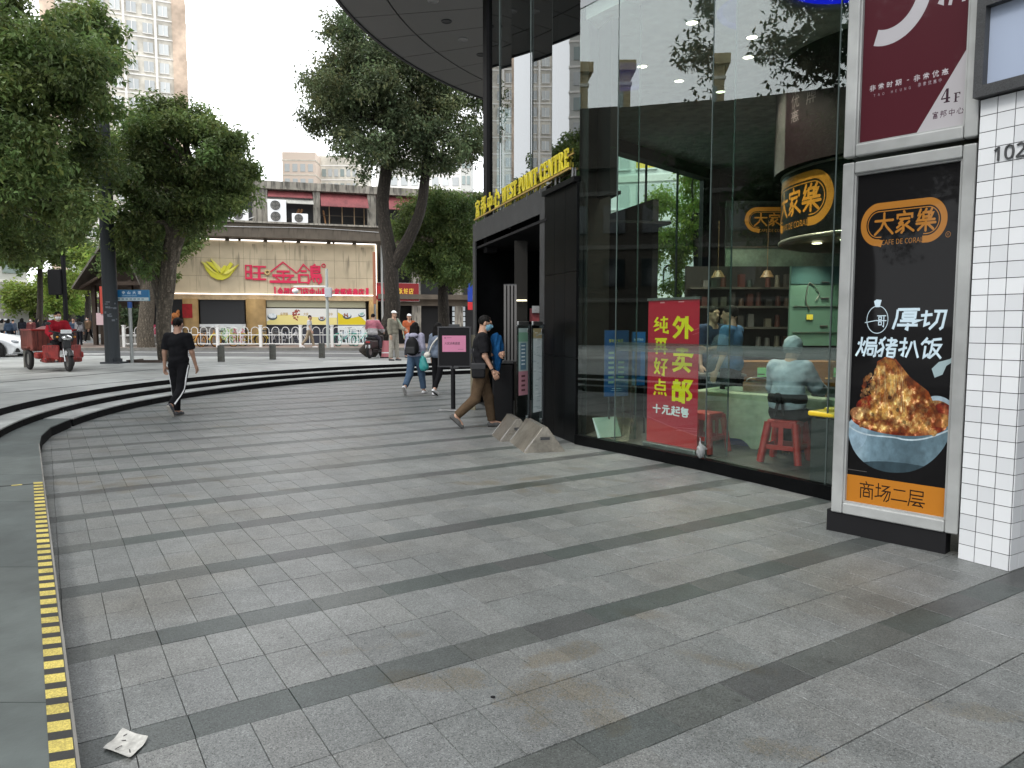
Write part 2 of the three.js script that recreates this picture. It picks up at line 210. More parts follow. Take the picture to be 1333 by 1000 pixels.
// raised platform on the left: big slabs with thin joints
{
  const pf = thing('stone_platform', 'low grey green stone platform along the left edge of the plaza', 'platform', null, 0, null, 'structure');
  const zs = [1.5, -1.1, -2.75, -4.35, -6.0, -7.1, -8.1, -9.0];
  for (let i = 0; i < zs.length - 1; i++) {
    const za = zs[i] - 0.003, zb = zs[i + 1] + 0.003, lean = -0.35;
    let xr = edgeX(za) - 0.014, xr2 = edgeX(zb) - 0.014;
    const cols = [[-11.5, -9.2], [-9.2, -7.4], [-7.4, xr]];
    for (const [c0, c1] of cols) {
      const sh = new THREE.Shape(), last = c1 === xr;
      if (!last && c1 > Math.min(xr, xr2)) continue;
      const l0 = Math.min(c0 + 0.003, (last ? xr : c1) - 0.3), l2 = Math.min(l0, xr2 - 0.3);
      sh.moveTo(l0, -za); sh.lineTo((last ? xr : c1 - 0.003), -za); sh.lineTo(last ? xr2 : c1 - 0.003, -zb); sh.lineTo(l2, -zb); sh.closePath();
      const g = new THREE.ExtrudeGeometry(sh, { depth: 0.13, bevelEnabled: false }); g.rotateX(-Math.PI / 2);
      part('stone_slab', muv(g), M.platform[(i + (last ? 0 : 1)) % 3], pf);
    }
    // pale nosing strip along the edge
    const sh = new THREE.Shape(); sh.moveTo(xr + 0.001, -za); sh.lineTo(edgeX(za), -za); sh.lineTo(edgeX(zb), -zb); sh.lineTo(xr2 + 0.001, -zb); sh.closePath();
    part('edge_strip', muv(new THREE.ExtrudeGeometry(sh, { depth: 0.131, bevelEnabled: false }).rotateX(-Math.PI / 2)), M.kerb, pf);
  }
  // bend where the straight edge meets the curved steps
  const sh = new THREE.Shape(), zb = -9.0; sh.moveTo(-11.5, -zb - 0.003 + 0.006); sh.lineTo(edgeX(zb), -zb + 0.003);
  const bend = [V(edgeX(-9), 0, -9), V(-6.22, 0, -9.6), V(-6.6, 0, -10.4), V(-6.86, 0, -11.3)];
  for (const p of bend.slice(1)) sh.lineTo(p.x, -p.z); sh.lineTo(-11.5, 11.3); sh.closePath();
  part('stone_slab', muv(new THREE.ExtrudeGeometry(sh, { depth: 0.13, bevelEnabled: false }).rotateX(-Math.PI / 2)), M.platform[1], pf);
  const w = []; for (let i = 0; i < bend.length - 1; i++) w.push(wallGeo(bend[i].x + 0.004, bend[i].z, bend[i + 1].x + 0.004, bend[i + 1].z, 0.0, 0.118, 0.012));
  part('riser', w, M.riser, pf);
  // hazard tape along the edge, a chip out of the slab
  const yl = mat(lin(0.74, 0.6, 0.13), 0.55, { map: T.noise }), bk = mat(lin(0.022, 0.022, 0.02), 0.6, { map: T.noise });
  const tp = thing('hazard_tape', 'yellow and black hazard tape stuck along the platform edge', 'tape', null);
  const D = V(E1.x - E0.x, 0, E1.z - E0.z).normalize(), Nn = V(D.z, 0, -D.x), s0 = gp(100, 1000, 0.13), L = 6.6, W = 0.072;
  const gy = [], gb = []; let s = -0.9, q = 0; const slant = 0.02;
  while (s < L - 1.35) {
    const len = q % 2 ? 0.062 : 0.078 + 0.01 * hash(q, 1, 1), a = E0.clone().addScaledVector(D, s), b = E0.clone().addScaledVector(D, s + len), off = -0.014, o2 = off - W;
    const P = [[a, off, 0], [b, off, 0], [b, o2, slant], [a, o2, slant]].map(([p, o, k]) => p.clone().addScaledVector(Nn, -o).addScaledVector(D, k));
    const g = new THREE.BufferGeometry(); g.setAttribute('position', new THREE.Float32BufferAttribute([0, 1, 2, 0, 2, 3].flatMap((i) => [P[i].x, 0.135, P[i].z]), 3)); g.computeVertexNormals(); (q % 2 ? gb : gy).push(muv(g));
    s += len; q++;
  }
  for (const g of gy) part('yellow_stripe', g, yl, tp); for (const g of gb) part('black_stripe', g, bk, tp);
  // strip of tape laid across the platform
  const a0 = gp(0, 633.5, 0.13), a1 = gp(52, 629.5, 0.13), tp2 = thing('hazard_tape', 'thin dark and yellow tape laid across the platform', 'tape', null);
  const seg = (f0, f1, w) => { const p = a0.clone().lerp(a1, f0), r = a0.clone().lerp(a1, f1); return wallGeo(p.x, p.z, r.x, r.z, 0.131, 0.1335, w); };
  part('black_stripe', seg(-0.4, 0.28, 0.025), bk, tp2); part('black_stripe', seg(0.55, 0.86, 0.022), bk, tp2); part('yellow_stripe', seg(0.28, 0.55, 0.03), yl, tp2); part('yellow_stripe', seg(0.86, 1, 0.025), yl, tp2);
}
// three curved steps
{
  const st = thing('curved_steps', 'three curved stone steps with black risers around the plaza', 'steps', null, 0, null, 'structure');
  const a0 = [-0.24, -0.42, -0.42], a1 = 1.5, N = 18;
  const ringPiece = (R0, R1, b0, b1, y0, y1, n = 4) => {
    const s = new THREE.Shape(), P = []; for (let i = 0; i <= n; i++) { const p = arcPt(R0, b0 + (b1 - b0) * i / n); P.push(new THREE.Vector2(p[0], -p[1])); } for (let i = n; i >= 0; i--) { const p = arcPt(R1, b0 + (b1 - b0) * i / n); P.push(new THREE.Vector2(p[0], -p[1])); } s.setFromPoints(P);
    return muv(new THREE.ExtrudeGeometry(s, { depth: y1 - y0, bevelEnabled: false }).rotateX(-Math.PI / 2).translate(0, y0, 0));
  };
  for (let k = 0; k < 3; k++) {
    for (let i = 0; i < N; i++) {
      const b0 = a0[k] + (a1 - a0[k]) * i / N + 0.0004, b1 = a0[k] + (a1 - a0[k]) * (i + 1) / N - 0.0004;
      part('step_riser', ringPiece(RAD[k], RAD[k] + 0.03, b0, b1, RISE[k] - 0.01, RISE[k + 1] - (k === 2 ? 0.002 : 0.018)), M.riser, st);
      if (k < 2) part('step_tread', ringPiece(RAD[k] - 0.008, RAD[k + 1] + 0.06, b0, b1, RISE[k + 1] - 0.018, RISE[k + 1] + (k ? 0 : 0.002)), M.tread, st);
    }
  }
  // near end of the upper two steps: they run straight on along the platform
  for (let k = 1; k < 3; k++) {
    const p0 = arcPt(RAD[k], a0[k]), q0 = [p0[0] + (k === 1 ? -0.35 : -0.25), 3];
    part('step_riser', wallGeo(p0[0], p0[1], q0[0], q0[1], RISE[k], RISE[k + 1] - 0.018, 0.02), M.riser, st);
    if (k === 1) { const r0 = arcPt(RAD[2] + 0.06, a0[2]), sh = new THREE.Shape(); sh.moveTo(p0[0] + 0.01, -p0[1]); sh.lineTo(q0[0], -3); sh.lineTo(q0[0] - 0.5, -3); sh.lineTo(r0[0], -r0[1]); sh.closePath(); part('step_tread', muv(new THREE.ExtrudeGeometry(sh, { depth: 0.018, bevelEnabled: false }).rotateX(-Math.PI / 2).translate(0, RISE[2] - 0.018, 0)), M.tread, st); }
  }
}
// upper pavement, road, far pavement
{
  const KZ = (x) => -27.3 + 0.13 * (x + 10) - 1.2;                         // kerb line of the upper pavement
  const s = new THREE.Shape(), P = []; const p0 = arcPt(RAD[2] + 0.024, -0.42);
  P.push([-45, 6], [p0[0] - 0.25, 6], p0); for (let i = 1; i <= 40; i++) P.push(arcPt(RAD[2] + 0.024, -0.42 + (1.5 + 0.42) * i / 40)); P.push([40, -25.6], [40, KZ(40)], [-45, KZ(-45)]);
  s.setFromPoints(P.map(([x, z]) => new THREE.Vector2(x, -z)));
  const up = thing('pavement', 'pale grey upper pavement beyond the curved steps', 'pavement', null, 0, null, 'structure');
  part('surface', muv(new THREE.ExtrudeGeometry(s, { depth: 0.3, bevelEnabled: false }).rotateX(-Math.PI / 2).translate(0, 0.04, 0)), M.walk, up);
  // dark drain lines and band lines in the pavement
  const dk = mat(lin(0.1, 0.105, 0.11), 0.6, { map: T.stain }), gl = [];
  for (const [A, B, w] of [[[0, 498], [200, 481], 0.12], [[0, 512], [200, 496.5 - 3], 0.05], [[200, 481], [420, 471], 0.06], [[250, 476.5], [470, 467], 0.05], [[0, 489], [160, 478], 0.05]]) { const a = gp(...A, 0.34), b = gp(...B, 0.34); gl.push(wallGeo(a.x, a.z, b.x, b.z, 0.337, 0.3435, w)); }
  part('drain_line', gl, dk, up);
  part('kerb_stone', wallGeo(-45, KZ(-45), 40, KZ(40), 0.15, 0.344, 0.16), M.kerb, up);
  const road = thing('road', 'grey asphalt road with white crossing stripes', 'road', null, 0, null, 'structure');
  part('surface', muv(new THREE.PlaneGeometry(160, 60).rotateX(-Math.PI / 2).translate(-20, 0.22, -55)), M.asphalt, road);
  part('surface', muv(new THREE.PlaneGeometry(16, 120).rotateX(-Math.PI / 2).translate(-32, 0.216, -100)), M.asphalt, road);
  const gs = []; 
  for (const [xa, xb, y, hh] of [[-40, 70, 463.5, 1.6], [-40, 110, 467.5, 1.6], [-40, 150, 471, 1.6], [95, 148, 461, 1.3], [100, 160, 464.5, 1.3], [105, 150, 468, 1.3]]) { const a = gp(xa, y - hh / 2, 0.22), b = gp(xb, y - hh / 2, 0.22), c = gp(xb, y + hh / 2, 0.22); gs.push(bx(b.x - a.x, 0.008, c.z - a.z, (a.x + b.x) / 2, 0.222, (a.z + c.z) / 2)); }
  part('crossing_stripe', gs, M.paint, road);
  const ln = []; for (const [a, b, w] of [[gp(150, 458.3, 0.22), gp(480, 460.3, 0.22), 0.35], [gp(150, 464.5, 0.22), gp(330, 466, 0.22), 0.3]]) ln.push(wallGeo(a.x, a.z, b.x, b.z, 0.221, 0.226, w)); part('lane_line', ln, M.paint, road);
  const far = thing('far_pavement', 'narrow pavement with reddish kerb in front of the shops', 'pavement', null, 0, null, 'structure');
  part('surface', muv(new THREE.BoxGeometry(70, 0.3, 12).translate(10, 0.21, -44.4)), mat(lin(0.28, 0.22, 0.19), 0.8, { map: rep(T.stain, 0.3) }), far);
  part('kerb_stone', bx(70, 0.32, 0.22, 10, 0.21, -38.45), M.kerb, far);
  part('surface', muv(new THREE.BoxGeometry(24, 0.3, 60).translate(-50, 0.2, -64)), M.kerb, far);
  const dk2 = solo('side_pavement', muv(new THREE.BoxGeometry(4.5, 0.3, 60).translate(-25.4, 0.212, -70)), mat(lin(0.16, 0.12, 0.1), 0.8, { map: rep(T.stain, 0.3) }), 'dark reddish pavement under the trees beside the gabled house', 'pavement', null, 'structure');
}
// ---------- the glass building on the right ----------
const G0 = V(0.87, 0, -9.73), GEnd = V(3.24, 0, -5.99), GTop = V(-0.43, 0, -14.5);
const lerpG = (s) => { const L = GEnd.clone().sub(G0), t = s; const p = G0.clone().addScaledVector(L, t); const n = V(0.845, 0, -0.535); return p.addScaledVector(n, -0.0 + 0.1 * Math.sin(Math.PI * t)); };   // slightly hollow front line
const HT = 14;
const mall = thing('mall_building', 'glass fronted mall building with black stone portal and dark canopy', 'building', V(0, 0, 0));
const M2 = {
  glass: glass({ ior: 1.74 }), coated: new THREE.MeshPhysicalMaterial({ color: lin(0.3, 0.36, 0.36), roughness: 0.0, transmission: 1, thickness: 0, ior: 2.05 }),
  edge: dim(lin(0.06, 0.08, 0.076), 0.4, 0.4), film: new THREE.MeshPhysicalMaterial({ color: lin(0.1, 0.11, 0.11), roughness: 0.7, specularIntensity: 0.3, transparent: true, opacity: 0.4 }),
  granite: dim(lin(0.006, 0.0065, 0.007), 0.28, 0.14, { map: T.noise }), beam: mat(lin(0.05, 0.052, 0.055), 0.5, { map: T.noise, bumpMap: T.graniteBump, bumpScale: 0.001 }),
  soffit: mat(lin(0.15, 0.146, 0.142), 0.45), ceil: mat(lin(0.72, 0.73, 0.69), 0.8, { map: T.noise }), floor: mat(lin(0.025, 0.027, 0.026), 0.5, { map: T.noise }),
  frame: mat(lin(0.36, 0.375, 0.38), 0.42, { map: rep(T.stain, 0.3) }), gold: mat(lin(0.55, 0.27, 0.06), 0.5), signYellow: mat(lin(0.5, 0.42, 0.03), 0.4),
};
{
  // front glazing: panes between seams, a fin behind each seam, grey safety film, black plinth
  const S = [0.0, 0.135, 0.475, 0.81, 1.0].map((s) => s * 1), pts = [G0, ...[0.16, 0.49, 0.83].map((s) => lerpG(s)), GEnd];
  for (let i = 0; i < pts.length - 1; i++) {
    const a = pts[i], b = pts[i + 1], d = b.clone().sub(a).normalize(), A = a.clone().addScaledVector(d, 0.006), B = b.clone().addScaledVector(d, -0.006);
    part('glass_pane', wallGeo(A.x, A.z, B.x, B.z, 0.13, 5.6, 0.001), M2.glass, mall);
    part('glass_pane', wallGeo(A.x, A.z, B.x, B.z, 5.615, HT, 0.001), M2.coated, mall);
    if (i) {
      const n = V(0.845, 0, -0.535), e = a.clone().addScaledVector(n, 0.34);
      part('glass_fin', wallGeo(a.x + n.x * 0.012, a.z + n.z * 0.012, e.x, e.z, 0.13, 5.5, 0.001), M2.glass, mall);
      const rod = []; rod.push(wallGeo(e.x, e.z, e.x + n.x * 0.012, e.z + n.z * 0.012, 0.13, 5.5, 0.015)); rod.push(wallGeo(a.x - n.x * 0.002, a.z - n.z * 0.002, a.x + n.x * 0.01, a.z + n.z * 0.01, 0.13, HT, 0.012)); part('glass_edge', rod, M2.edge, mall);
    }
    if (i) part('safety_film', wallGeo(A.x + 0.012, A.z - 0.008, B.x + 0.012, B.z - 0.008, 1.27, 1.38, 0.0015), M2.film, mall);
    part('plinth', wallGeo(a.x, a.z, b.x, b.z, -0.02, 0.13, 0.09), M2.granite, mall);
    part('slab_edge', wallGeo(a.x + 0.3, a.z - 0.19, b.x + 0.3, b.z - 0.19, 5.5, 5.8, 0.1), M2.ceil, mall);
    part('backing_panel', wallGeo(a.x + 0.5, a.z - 0.32, b.x + 0.5, b.z - 0.32, 5.85, HT, 0.1), M.blackMatt, mall);
  }
  // coated glazing over the portal, each pane turned a hair
  const u = [0, 0.22, 0.44, 0.66, 0.84, 1], tw = [0.012, -0.014, 0.02, -0.008, 0.006];
  for (let i = 0; i < 5; i++) {
    const a = G0.clone().lerp(GTop, u[i]), b = G0.clone().lerp(GTop, u[i + 1]), d = b.clone().sub(a).normalize(), n = V(-d.z, 0, d.x);
    const A = a.clone().addScaledVector(d, 0.006).addScaledVector(n, tw[i]), B = b.clone().addScaledVector(d, -0.006).addScaledVector(n, -tw[i]);
    part('glass_pane', wallGeo(A.x, A.z, B.x, B.z, 3.3, HT, 0.001), M2.coated, mall);
    if (i) part('glass_edge', wallGeo(a.x - 0.012, a.z, a.x + 0.004, a.z - 0.002, 3.3, HT, 0.012), M2.edge, mall);
    part('backing_panel', wallGeo(a.x + 0.45, a.z, b.x + 0.45, b.z + 0.2, 3.3, HT, 0.1), M.blackMatt, mall);
  }
  part('corner_mullion', bx(0.2, HT - 3, 0.26, GTop.x, 3 + (HT - 3) / 2, GTop.z - 0.12, 0.3), M.blackMatt, mall);
  // upper storeys close the building above the glazing and behind it
  { const s = new THREE.Shape(); s.setFromPoints([[-3.2, -15.5], [-2.2, -9.5], [0.2, -4.6], [3.4, 1.5], [9, 12], [22, 12], [22, -11], [9, -15.5], [2.6, -15.6]].map(([x, z]) => new THREE.Vector2(x, -z))); part('upper_storeys', muv(new THREE.ExtrudeGeometry(s, { depth: 9, bevelEnabled: false }).rotateX(-Math.PI / 2).translate(0, HT, 0)), M.darkGray, mall); }
  part('front_wall', wallGeo(3.95, -5.25, 11, 8.5, 0, HT, 0.3, 0.0), M.darkGray, mall);
  // portal
  const portal = grp('entrance_portal', mall), PR = V(0.5, 0, -10.9), PL = V(-0.78, 0, -15.0), pd = PL.clone().sub(PR).normalize(), pn = V(-pd.z, 0, pd.x);   // pn: to the right of the run
  const inn = V(-pd.z, 0, pd.x).multiplyScalar(-1); const into = V(0.954, 0, -0.3);
  const beamG = []; { const a = PR.clone(), b = PL.clone(); beamG.push(wallGeo(a.x, a.z, b.x, b.z, 3.24, 3.6, 0.02)); }
  part('beam', beamG, M2.beam, portal);
  const jamb = (p, w) => { const q = p.clone().addScaledVector(pd, w); return wallGeo(p.x, p.z, q.x, q.z, 0, 3.24, 0.03); };
  part('jamb', jamb(PR, 0.24), M2.beam, portal); part('jamb', jamb(PL.clone().addScaledVector(pd, -0.18), 0.18), M2.beam, portal);
  part('roof', (() => { const s = new THREE.Shape(); const q = [PR, PL, PL.clone().addScaledVector(into, 1.6), PR.clone().addScaledVector(into, 1.2)]; s.setFromPoints(q.map((p) => new THREE.Vector2(p.x, -p.z))); return muv(new THREE.ExtrudeGeometry(s, { depth: 0.05, bevelEnabled: false }).rotateX(-Math.PI / 2).translate(0, 3.555, 0)); })(), M2.granite, portal);
  part('side_wall', [wallGeo(PL.x, PL.z, PL.x + into.x * 1.6, PL.z + into.z * 1.6, 0, 3.55, 0.05)], M2.granite, portal);
  // black stone wall between the portal and the front glazing
  const W0 = V(0.5, 0, -10.9), W1 = V(0.87, 0, -9.73), wn = 3;
  for (let i = 0; i < wn; i++) for (let j = 0; j < 3; j++) { const a = W0.clone().lerp(W1, i / wn), b = W0.clone().lerp(W1, (i + 1) / wn), d = b.clone().sub(a).normalize(); part('stone_panel', wallGeo(a.x + d.x * 0.003, a.z + d.z * 0.003, b.x - d.x * 0.003, b.z - d.z * 0.003, j * 1.15 + 0.003, (j + 1) * 1.15 - 0.003, 0.05), M2.granite, mall); }
  part('wall_core', wallGeo(W0.x + 0.04, W0.z, W1.x + 0.04, W1.z, 0, 3.45, 0.04), M.blackMatt, mall);
  part('wall_top', wallGeo(W0.x - 0.02, W0.z, W1.x - 0.02, W1.z, 3.45, 3.52, 0.1), M2.granite, mall);
  // lobby behind the portal: black side walls, ceiling strip, door frames
  const lob = grp('lobby', mall);
  part('back_wall', [wallGeo(2.2, -11.4, 0.9, -15.6, 0, 3.5, 0.1)], M.blackMatt, lob);
  part('ceiling', (() => { const s = new THREE.Shape(); s.setFromPoints([[0.5, -10.8], [-0.78, -15.1], [1.2, -15.7], [2.4, -11.2]].map(([x, z]) => new THREE.Vector2(x, -z))); return muv(new THREE.ExtrudeGeometry(s, { depth: 0.04, bevelEnabled: false }).rotateX(-Math.PI / 2).translate(0, 3.1, 0)); })(), M.blackMatt, lob);
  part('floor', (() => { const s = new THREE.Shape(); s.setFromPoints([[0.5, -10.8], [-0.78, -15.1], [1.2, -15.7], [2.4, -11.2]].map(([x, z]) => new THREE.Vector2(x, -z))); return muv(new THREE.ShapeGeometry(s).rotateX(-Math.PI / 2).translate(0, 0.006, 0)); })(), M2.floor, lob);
  // interior of the cafe side
  const room = grp('shop_interior', mall);
  const gi = (s) => { const p = lerpG(s).addScaledVector(V(0.845, 0, -0.535), 0.05); return [p.x, p.z]; }, outline = [gi(0), gi(0.16), gi(0.49), gi(0.83), gi(1), [3.7, -5.3], [12, -10.6], [12, -27], [2.2, -16], [1.5, -15.2], [1.0, -10.6]];
  const shp = () => { const s = new THREE.Shape(); s.setFromPoints(outline.map(([x, z]) => new THREE.Vector2(x, -z))); return s; };
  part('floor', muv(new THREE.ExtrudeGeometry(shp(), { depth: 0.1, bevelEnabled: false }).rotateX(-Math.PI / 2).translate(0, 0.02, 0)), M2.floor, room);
  part('ceiling', muv(new THREE.ExtrudeGeometry(shp(), { depth: 0.3, bevelEnabled: false }).rotateX(-Math.PI / 2).translate(0.04, 5.5, -0.02)), M2.ceil, room);
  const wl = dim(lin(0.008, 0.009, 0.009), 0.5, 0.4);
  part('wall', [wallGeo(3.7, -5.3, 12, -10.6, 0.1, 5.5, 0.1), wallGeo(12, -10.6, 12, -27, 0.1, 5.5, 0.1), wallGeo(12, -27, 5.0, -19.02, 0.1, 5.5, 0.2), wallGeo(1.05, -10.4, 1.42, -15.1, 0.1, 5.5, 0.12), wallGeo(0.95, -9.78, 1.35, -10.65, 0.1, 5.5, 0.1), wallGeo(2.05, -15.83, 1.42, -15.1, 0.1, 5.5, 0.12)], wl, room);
  part('ceiling_beam', [wallGeo(2.0, -15.8, 5.2, -19.3, 5.25, 5.6, 0.3), bx(0.4, 5.4, 0.4, 5.05, 2.8, -19.1)], M.blackMatt, room);
  // rear glazing towards the side street
  for (let i = 0; i < 3; i++) { const a = [2.1 + i * 0.95, -15.89 - i * 1.064], b = [2.1 + (i + 1) * 0.95 - 0.012, -15.89 - (i + 1) * 1.064 + 0.012]; part('rear_window', wallGeo(a[0], a[1], b[0], b[1], 0.1, 5.26, 0.001), glass({ ior: 1.4, color: lin(0.93, 1, 0.96) }), room); part('window_frame', bx(0.04, 5.2, 0.04, b[0], 2.65, b[1], 0.8), M2.edge, room); }
}
// canopy: ring sector round a centre inside the building, panels with dark gaps
{
  const cc = { x: 8.7, z: -13.8 }, can = grp('canopy', mall), H = 8.0, ap = (R, a) => [cc.x - R * Math.cos(a), cc.z - R * Math.sin(a)];
  const piece = (R0, R1, a0, a1, y0, y1, n = 5) => { const s = new THREE.Shape(), P = []; for (let i = 0; i <= n; i++) P.push(ap(R0, a0 + (a1 - a0) * i / n)); for (let i = n; i >= 0; i--) P.push(ap(R1, a0 + (a1 - a0) * i / n)); s.setFromPoints(P.map(([x, z]) => new THREE.Vector2(x, -z))); return muv(new THREE.ExtrudeGeometry(s, { depth: y1 - y0, bevelEnabled: false }).rotateX(-Math.PI / 2).translate(0, y0, 0)); };
  const aS = -0.02, da = 0.0985, rings = [[12.2, 11.25], [11.24, 9.0], [8.98, 6.6]];
  for (let i = 0; i < 10; i++) for (const [r1, r0] of rings) part('soffit_panel', piece(r0 + 0.012, r1 - 0.012, aS + i * da + 0.0011, aS + (i + 1) * da - 0.0011, H, H + 0.03), M2.soffit, can);
  part('canopy_core', piece(6.6, 12.18, aS, aS + 10 * da, H + 0.03, H + 0.5, 40), M.blackMatt, can);
  part('fascia', piece(12.2, 12.26, aS, aS + 10 * da, H - 0.03, H + 0.55, 40), M.darkGray, can);
  const lampM = mat(lin(0.3, 0.3, 0.3), 0.3, { metalness: 0.7 });
  for (let i = 1; i < 10; i++) for (const [R, o] of [[10.35, 0.5], [9.2, 0.95]]) { const p = ap(R, aS + (i + o) * da); if (i < 9) part('downlight', [new THREE.TorusGeometry(0.1, 0.016, 6, 18).rotateX(Math.PI / 2).translate(p[0], H - 0.004, p[1]), cy(0.085, 0.085, 0.01, p[0], H - 0.008, p[1], 14)], i % 2 ? lampM : M.darkGray, can); }
}
// ---------- trees ----------
const leafMat = (r, g, b) => new THREE.MeshPhysicalMaterial({ color: lin(r, g, b), roughness: 0.9, transmission: 0.48, thickness: 0, specularIntensity: 0.4 });
const LEAF = { dark: leafMat(0.046, 0.078, 0.040), mid: leafMat(0.115, 0.17, 0.06), light: leafMat(0.19, 0.28, 0.065), gray: leafMat(0.098, 0.132, 0.072) };
const barkMat = mat(lin(0.32, 0.29, 0.25), 0.95, { map: T.bark, bumpMap: T.bark, bumpScale: 0.03 }), barkDark = mat(lin(0.1, 0.088, 0.078), 0.95, { map: T.bark, bumpMap: T.bark, bumpScale: 0.03 }), barkWhite = mat(lin(0.42, 0.41, 0.38), 0.95, { map: T.bark, bumpMap: T.bark, bumpScale: 0.012 });
function leafCluster(n, spread, len, wid, seed) {
  const P = [], N = []; const h = (k) => hash(seed, k, 33);
  for (let i = 0; i < n; i++) {
    const c = V(h(i * 9) - 0.5, h(i * 9 + 1) - 0.5, h(i * 9 + 2) - 0.5).multiplyScalar(2 * spread), d = V(h(i * 9 + 3) - 0.5, h(i * 9 + 4) * 0.8 - 0.55, h(i * 9 + 5) - 0.5).normalize(), up = V(h(i * 9 + 6) - 0.5, 0.9, h(i * 9 + 7) - 0.5).normalize(), s = d.clone().cross(up).normalize(), nn = s.clone().cross(d).normalize(), k = 0.7 + 0.6 * h(i * 9 + 8);
    const a = c.clone(), b = c.clone().addScaledVector(d, len * k * 0.45).addScaledVector(s, wid * k).addScaledVector(nn, 0.12 * len), e = c.clone().addScaledVector(d, len * k * 0.45).addScaledVector(s, -wid * k).addScaledVector(nn, 0.12 * len), t = c.clone().addScaledVector(d, len * k);
    for (const tri of [[a, b, t], [a, t, e]]) { const nv = tri[1].clone().sub(tri[0]).cross(tri[2].clone().sub(tri[0])).normalize(); for (const v of tri) { P.push(v.x, v.y, v.z); N.push(nv.x, nv.y, nv.z); } }
  }
  const g = new THREE.BufferGeometry(); g.setAttribute('position', new THREE.Float32BufferAttribute(P, 3)); g.setAttribute('normal', new THREE.Float32BufferAttribute(N, 3)); return g;
}
const CL = { s: leafCluster(9, 0.15, 0.13, 0.032, 1), m: leafCluster(10, 0.24, 0.2, 0.05, 2), l: leafCluster(10, 0.42, 0.36, 0.1, 3) };
const CL2 = { s: leafCluster(9, 0.15, 0.13, 0.032, 5), m: leafCluster(10, 0.24, 0.2, 0.05, 6), l: leafCluster(10, 0.42, 0.36, 0.1, 7) };
// blobs: [x, y, z, rx, ry, rz]; leaves sit mostly in the outer shell of each
function crown(parent, blobs, per, size, m, name = 'crown') {
  const total = blobs.reduce((s, b) => s + Math.round(per * b[3] * b[4]), 0), q = new THREE.Quaternion(), e = new THREE.Euler(), m4 = new THREE.Matrix4(), c = new THREE.Color();
  const halves = [CL[size], CL2[size]].map((g) => { const im = new THREE.InstancedMesh(g, m, Math.ceil(total / 2) + 2); im.name = name; im.userData.kind = 'stuff'; return im; }), cnt = [0, 0];
  let k = 0;
  for (const b of blobs) {
    const bv = rr(0.72, 1.42), by = rr(0, 0.5), n = Math.round(per * b[3] * b[4]), tw = 9 + Math.floor(rnd() * 6), twigs = [...Array(tw)].map(() => V(rr(-1, 1), rr(-0.7, 1), rr(-1, 1)).normalize().multiplyScalar(rr(0.75, 1.3)));
    for (let i = 0; i < n; i++, k++) {
      const t = twigs[i % tw], f = Math.pow(rnd(), 0.6), d = t.clone().multiplyScalar(f).add(V(rr(-1, 1), rr(-0.8, 0.8), rr(-1, 1)).multiplyScalar(0.34));
      const r = 1;
      const sc = rr(0.75, 1.25); m4.compose(V(b[0] + d.x * r * b[3], b[1] + d.y * r * b[4] - 0.12 * (1 - r), b[2] + d.z * r * b[5]), q.setFromEuler(e.set(rr(-0.6, 0.6), rr(0, 6.3), rr(-0.6, 0.6))), V(sc, sc, sc));
      const w = k % 2, v = rr(0.65, 1.35) * bv, y = by + rnd() * rnd() * 1.2; c.setRGB(v * (0.86 + 0.34 * y), v, v * (0.9 - 0.12 * y));
      halves[w].setMatrixAt(cnt[w], m4); halves[w].setColorAt(cnt[w]++, c);
    }
  }
  halves.forEach((im, i) => { im.count = cnt[i]; parent.add(im); });
}
// a blob from the photograph's outline: pixel centre, pixel radius, depth
const B = (px, py, r, z, k = 1) => { const p = at(px, py, z), R = r / FOCAL * -z; return [p.x, p.y, p.z, R, R * k, R]; };
const scatter = (cx, cy_, w, h, z, n, r, dz) => [...Array(n)].map(() => { const a = rnd() * 6.28, q = Math.sqrt(rnd()); return B(cx + Math.cos(a) * w * q, cy_ + Math.sin(a) * h * q, r * rr(0.7, 1.25), z + rr(-dz, dz), 0.85); });
const limb = (a, b, r0, r1, sag = 0.3) => { const m = a.clone().lerp(b, 0.5).add(V(rr(-0.3, 0.3), sag, rr(-0.3, 0.3))); return tubeTaper([a, m, b], r0, r1, 10, 7, 0.08); };
function tree(label, base, trunkPts, r0, r1, blobs, per, size, lm, bm, opt = {}) {
  const t = thing('street_tree', label, 'tree', V(0, 0, 0), 0, opt.group);
  const tr = part('trunk', [tubeTaper([base, ...trunkPts], r0, r1, 20, 12, 0.12), ...(opt.extra ?? []).map((f) => tubeTaper(f.p, f.r0, f.r1, 16, 10, 0.12))], bm, t);
  const top = trunkPts[trunkPts.length - 1], ls = [];
  const starts = [top, ...(opt.extra ?? []).map((f) => f.p[f.p.length - 1])];
  blobs.forEach((b, i) => { if (i % (opt.every ?? 3) === 0) { const p = V(b[0], b[1], b[2]); let s = starts.reduce((u, v) => (v.distanceTo(p) < u.distanceTo(p) ? v : u)); ls.push(limb(s, p, r1 * 0.5, 0.02)); } });
  if (ls.length) part('limb', ls, bm, t);
  crown(t, blobs, per, size, lm);
  return t;
}
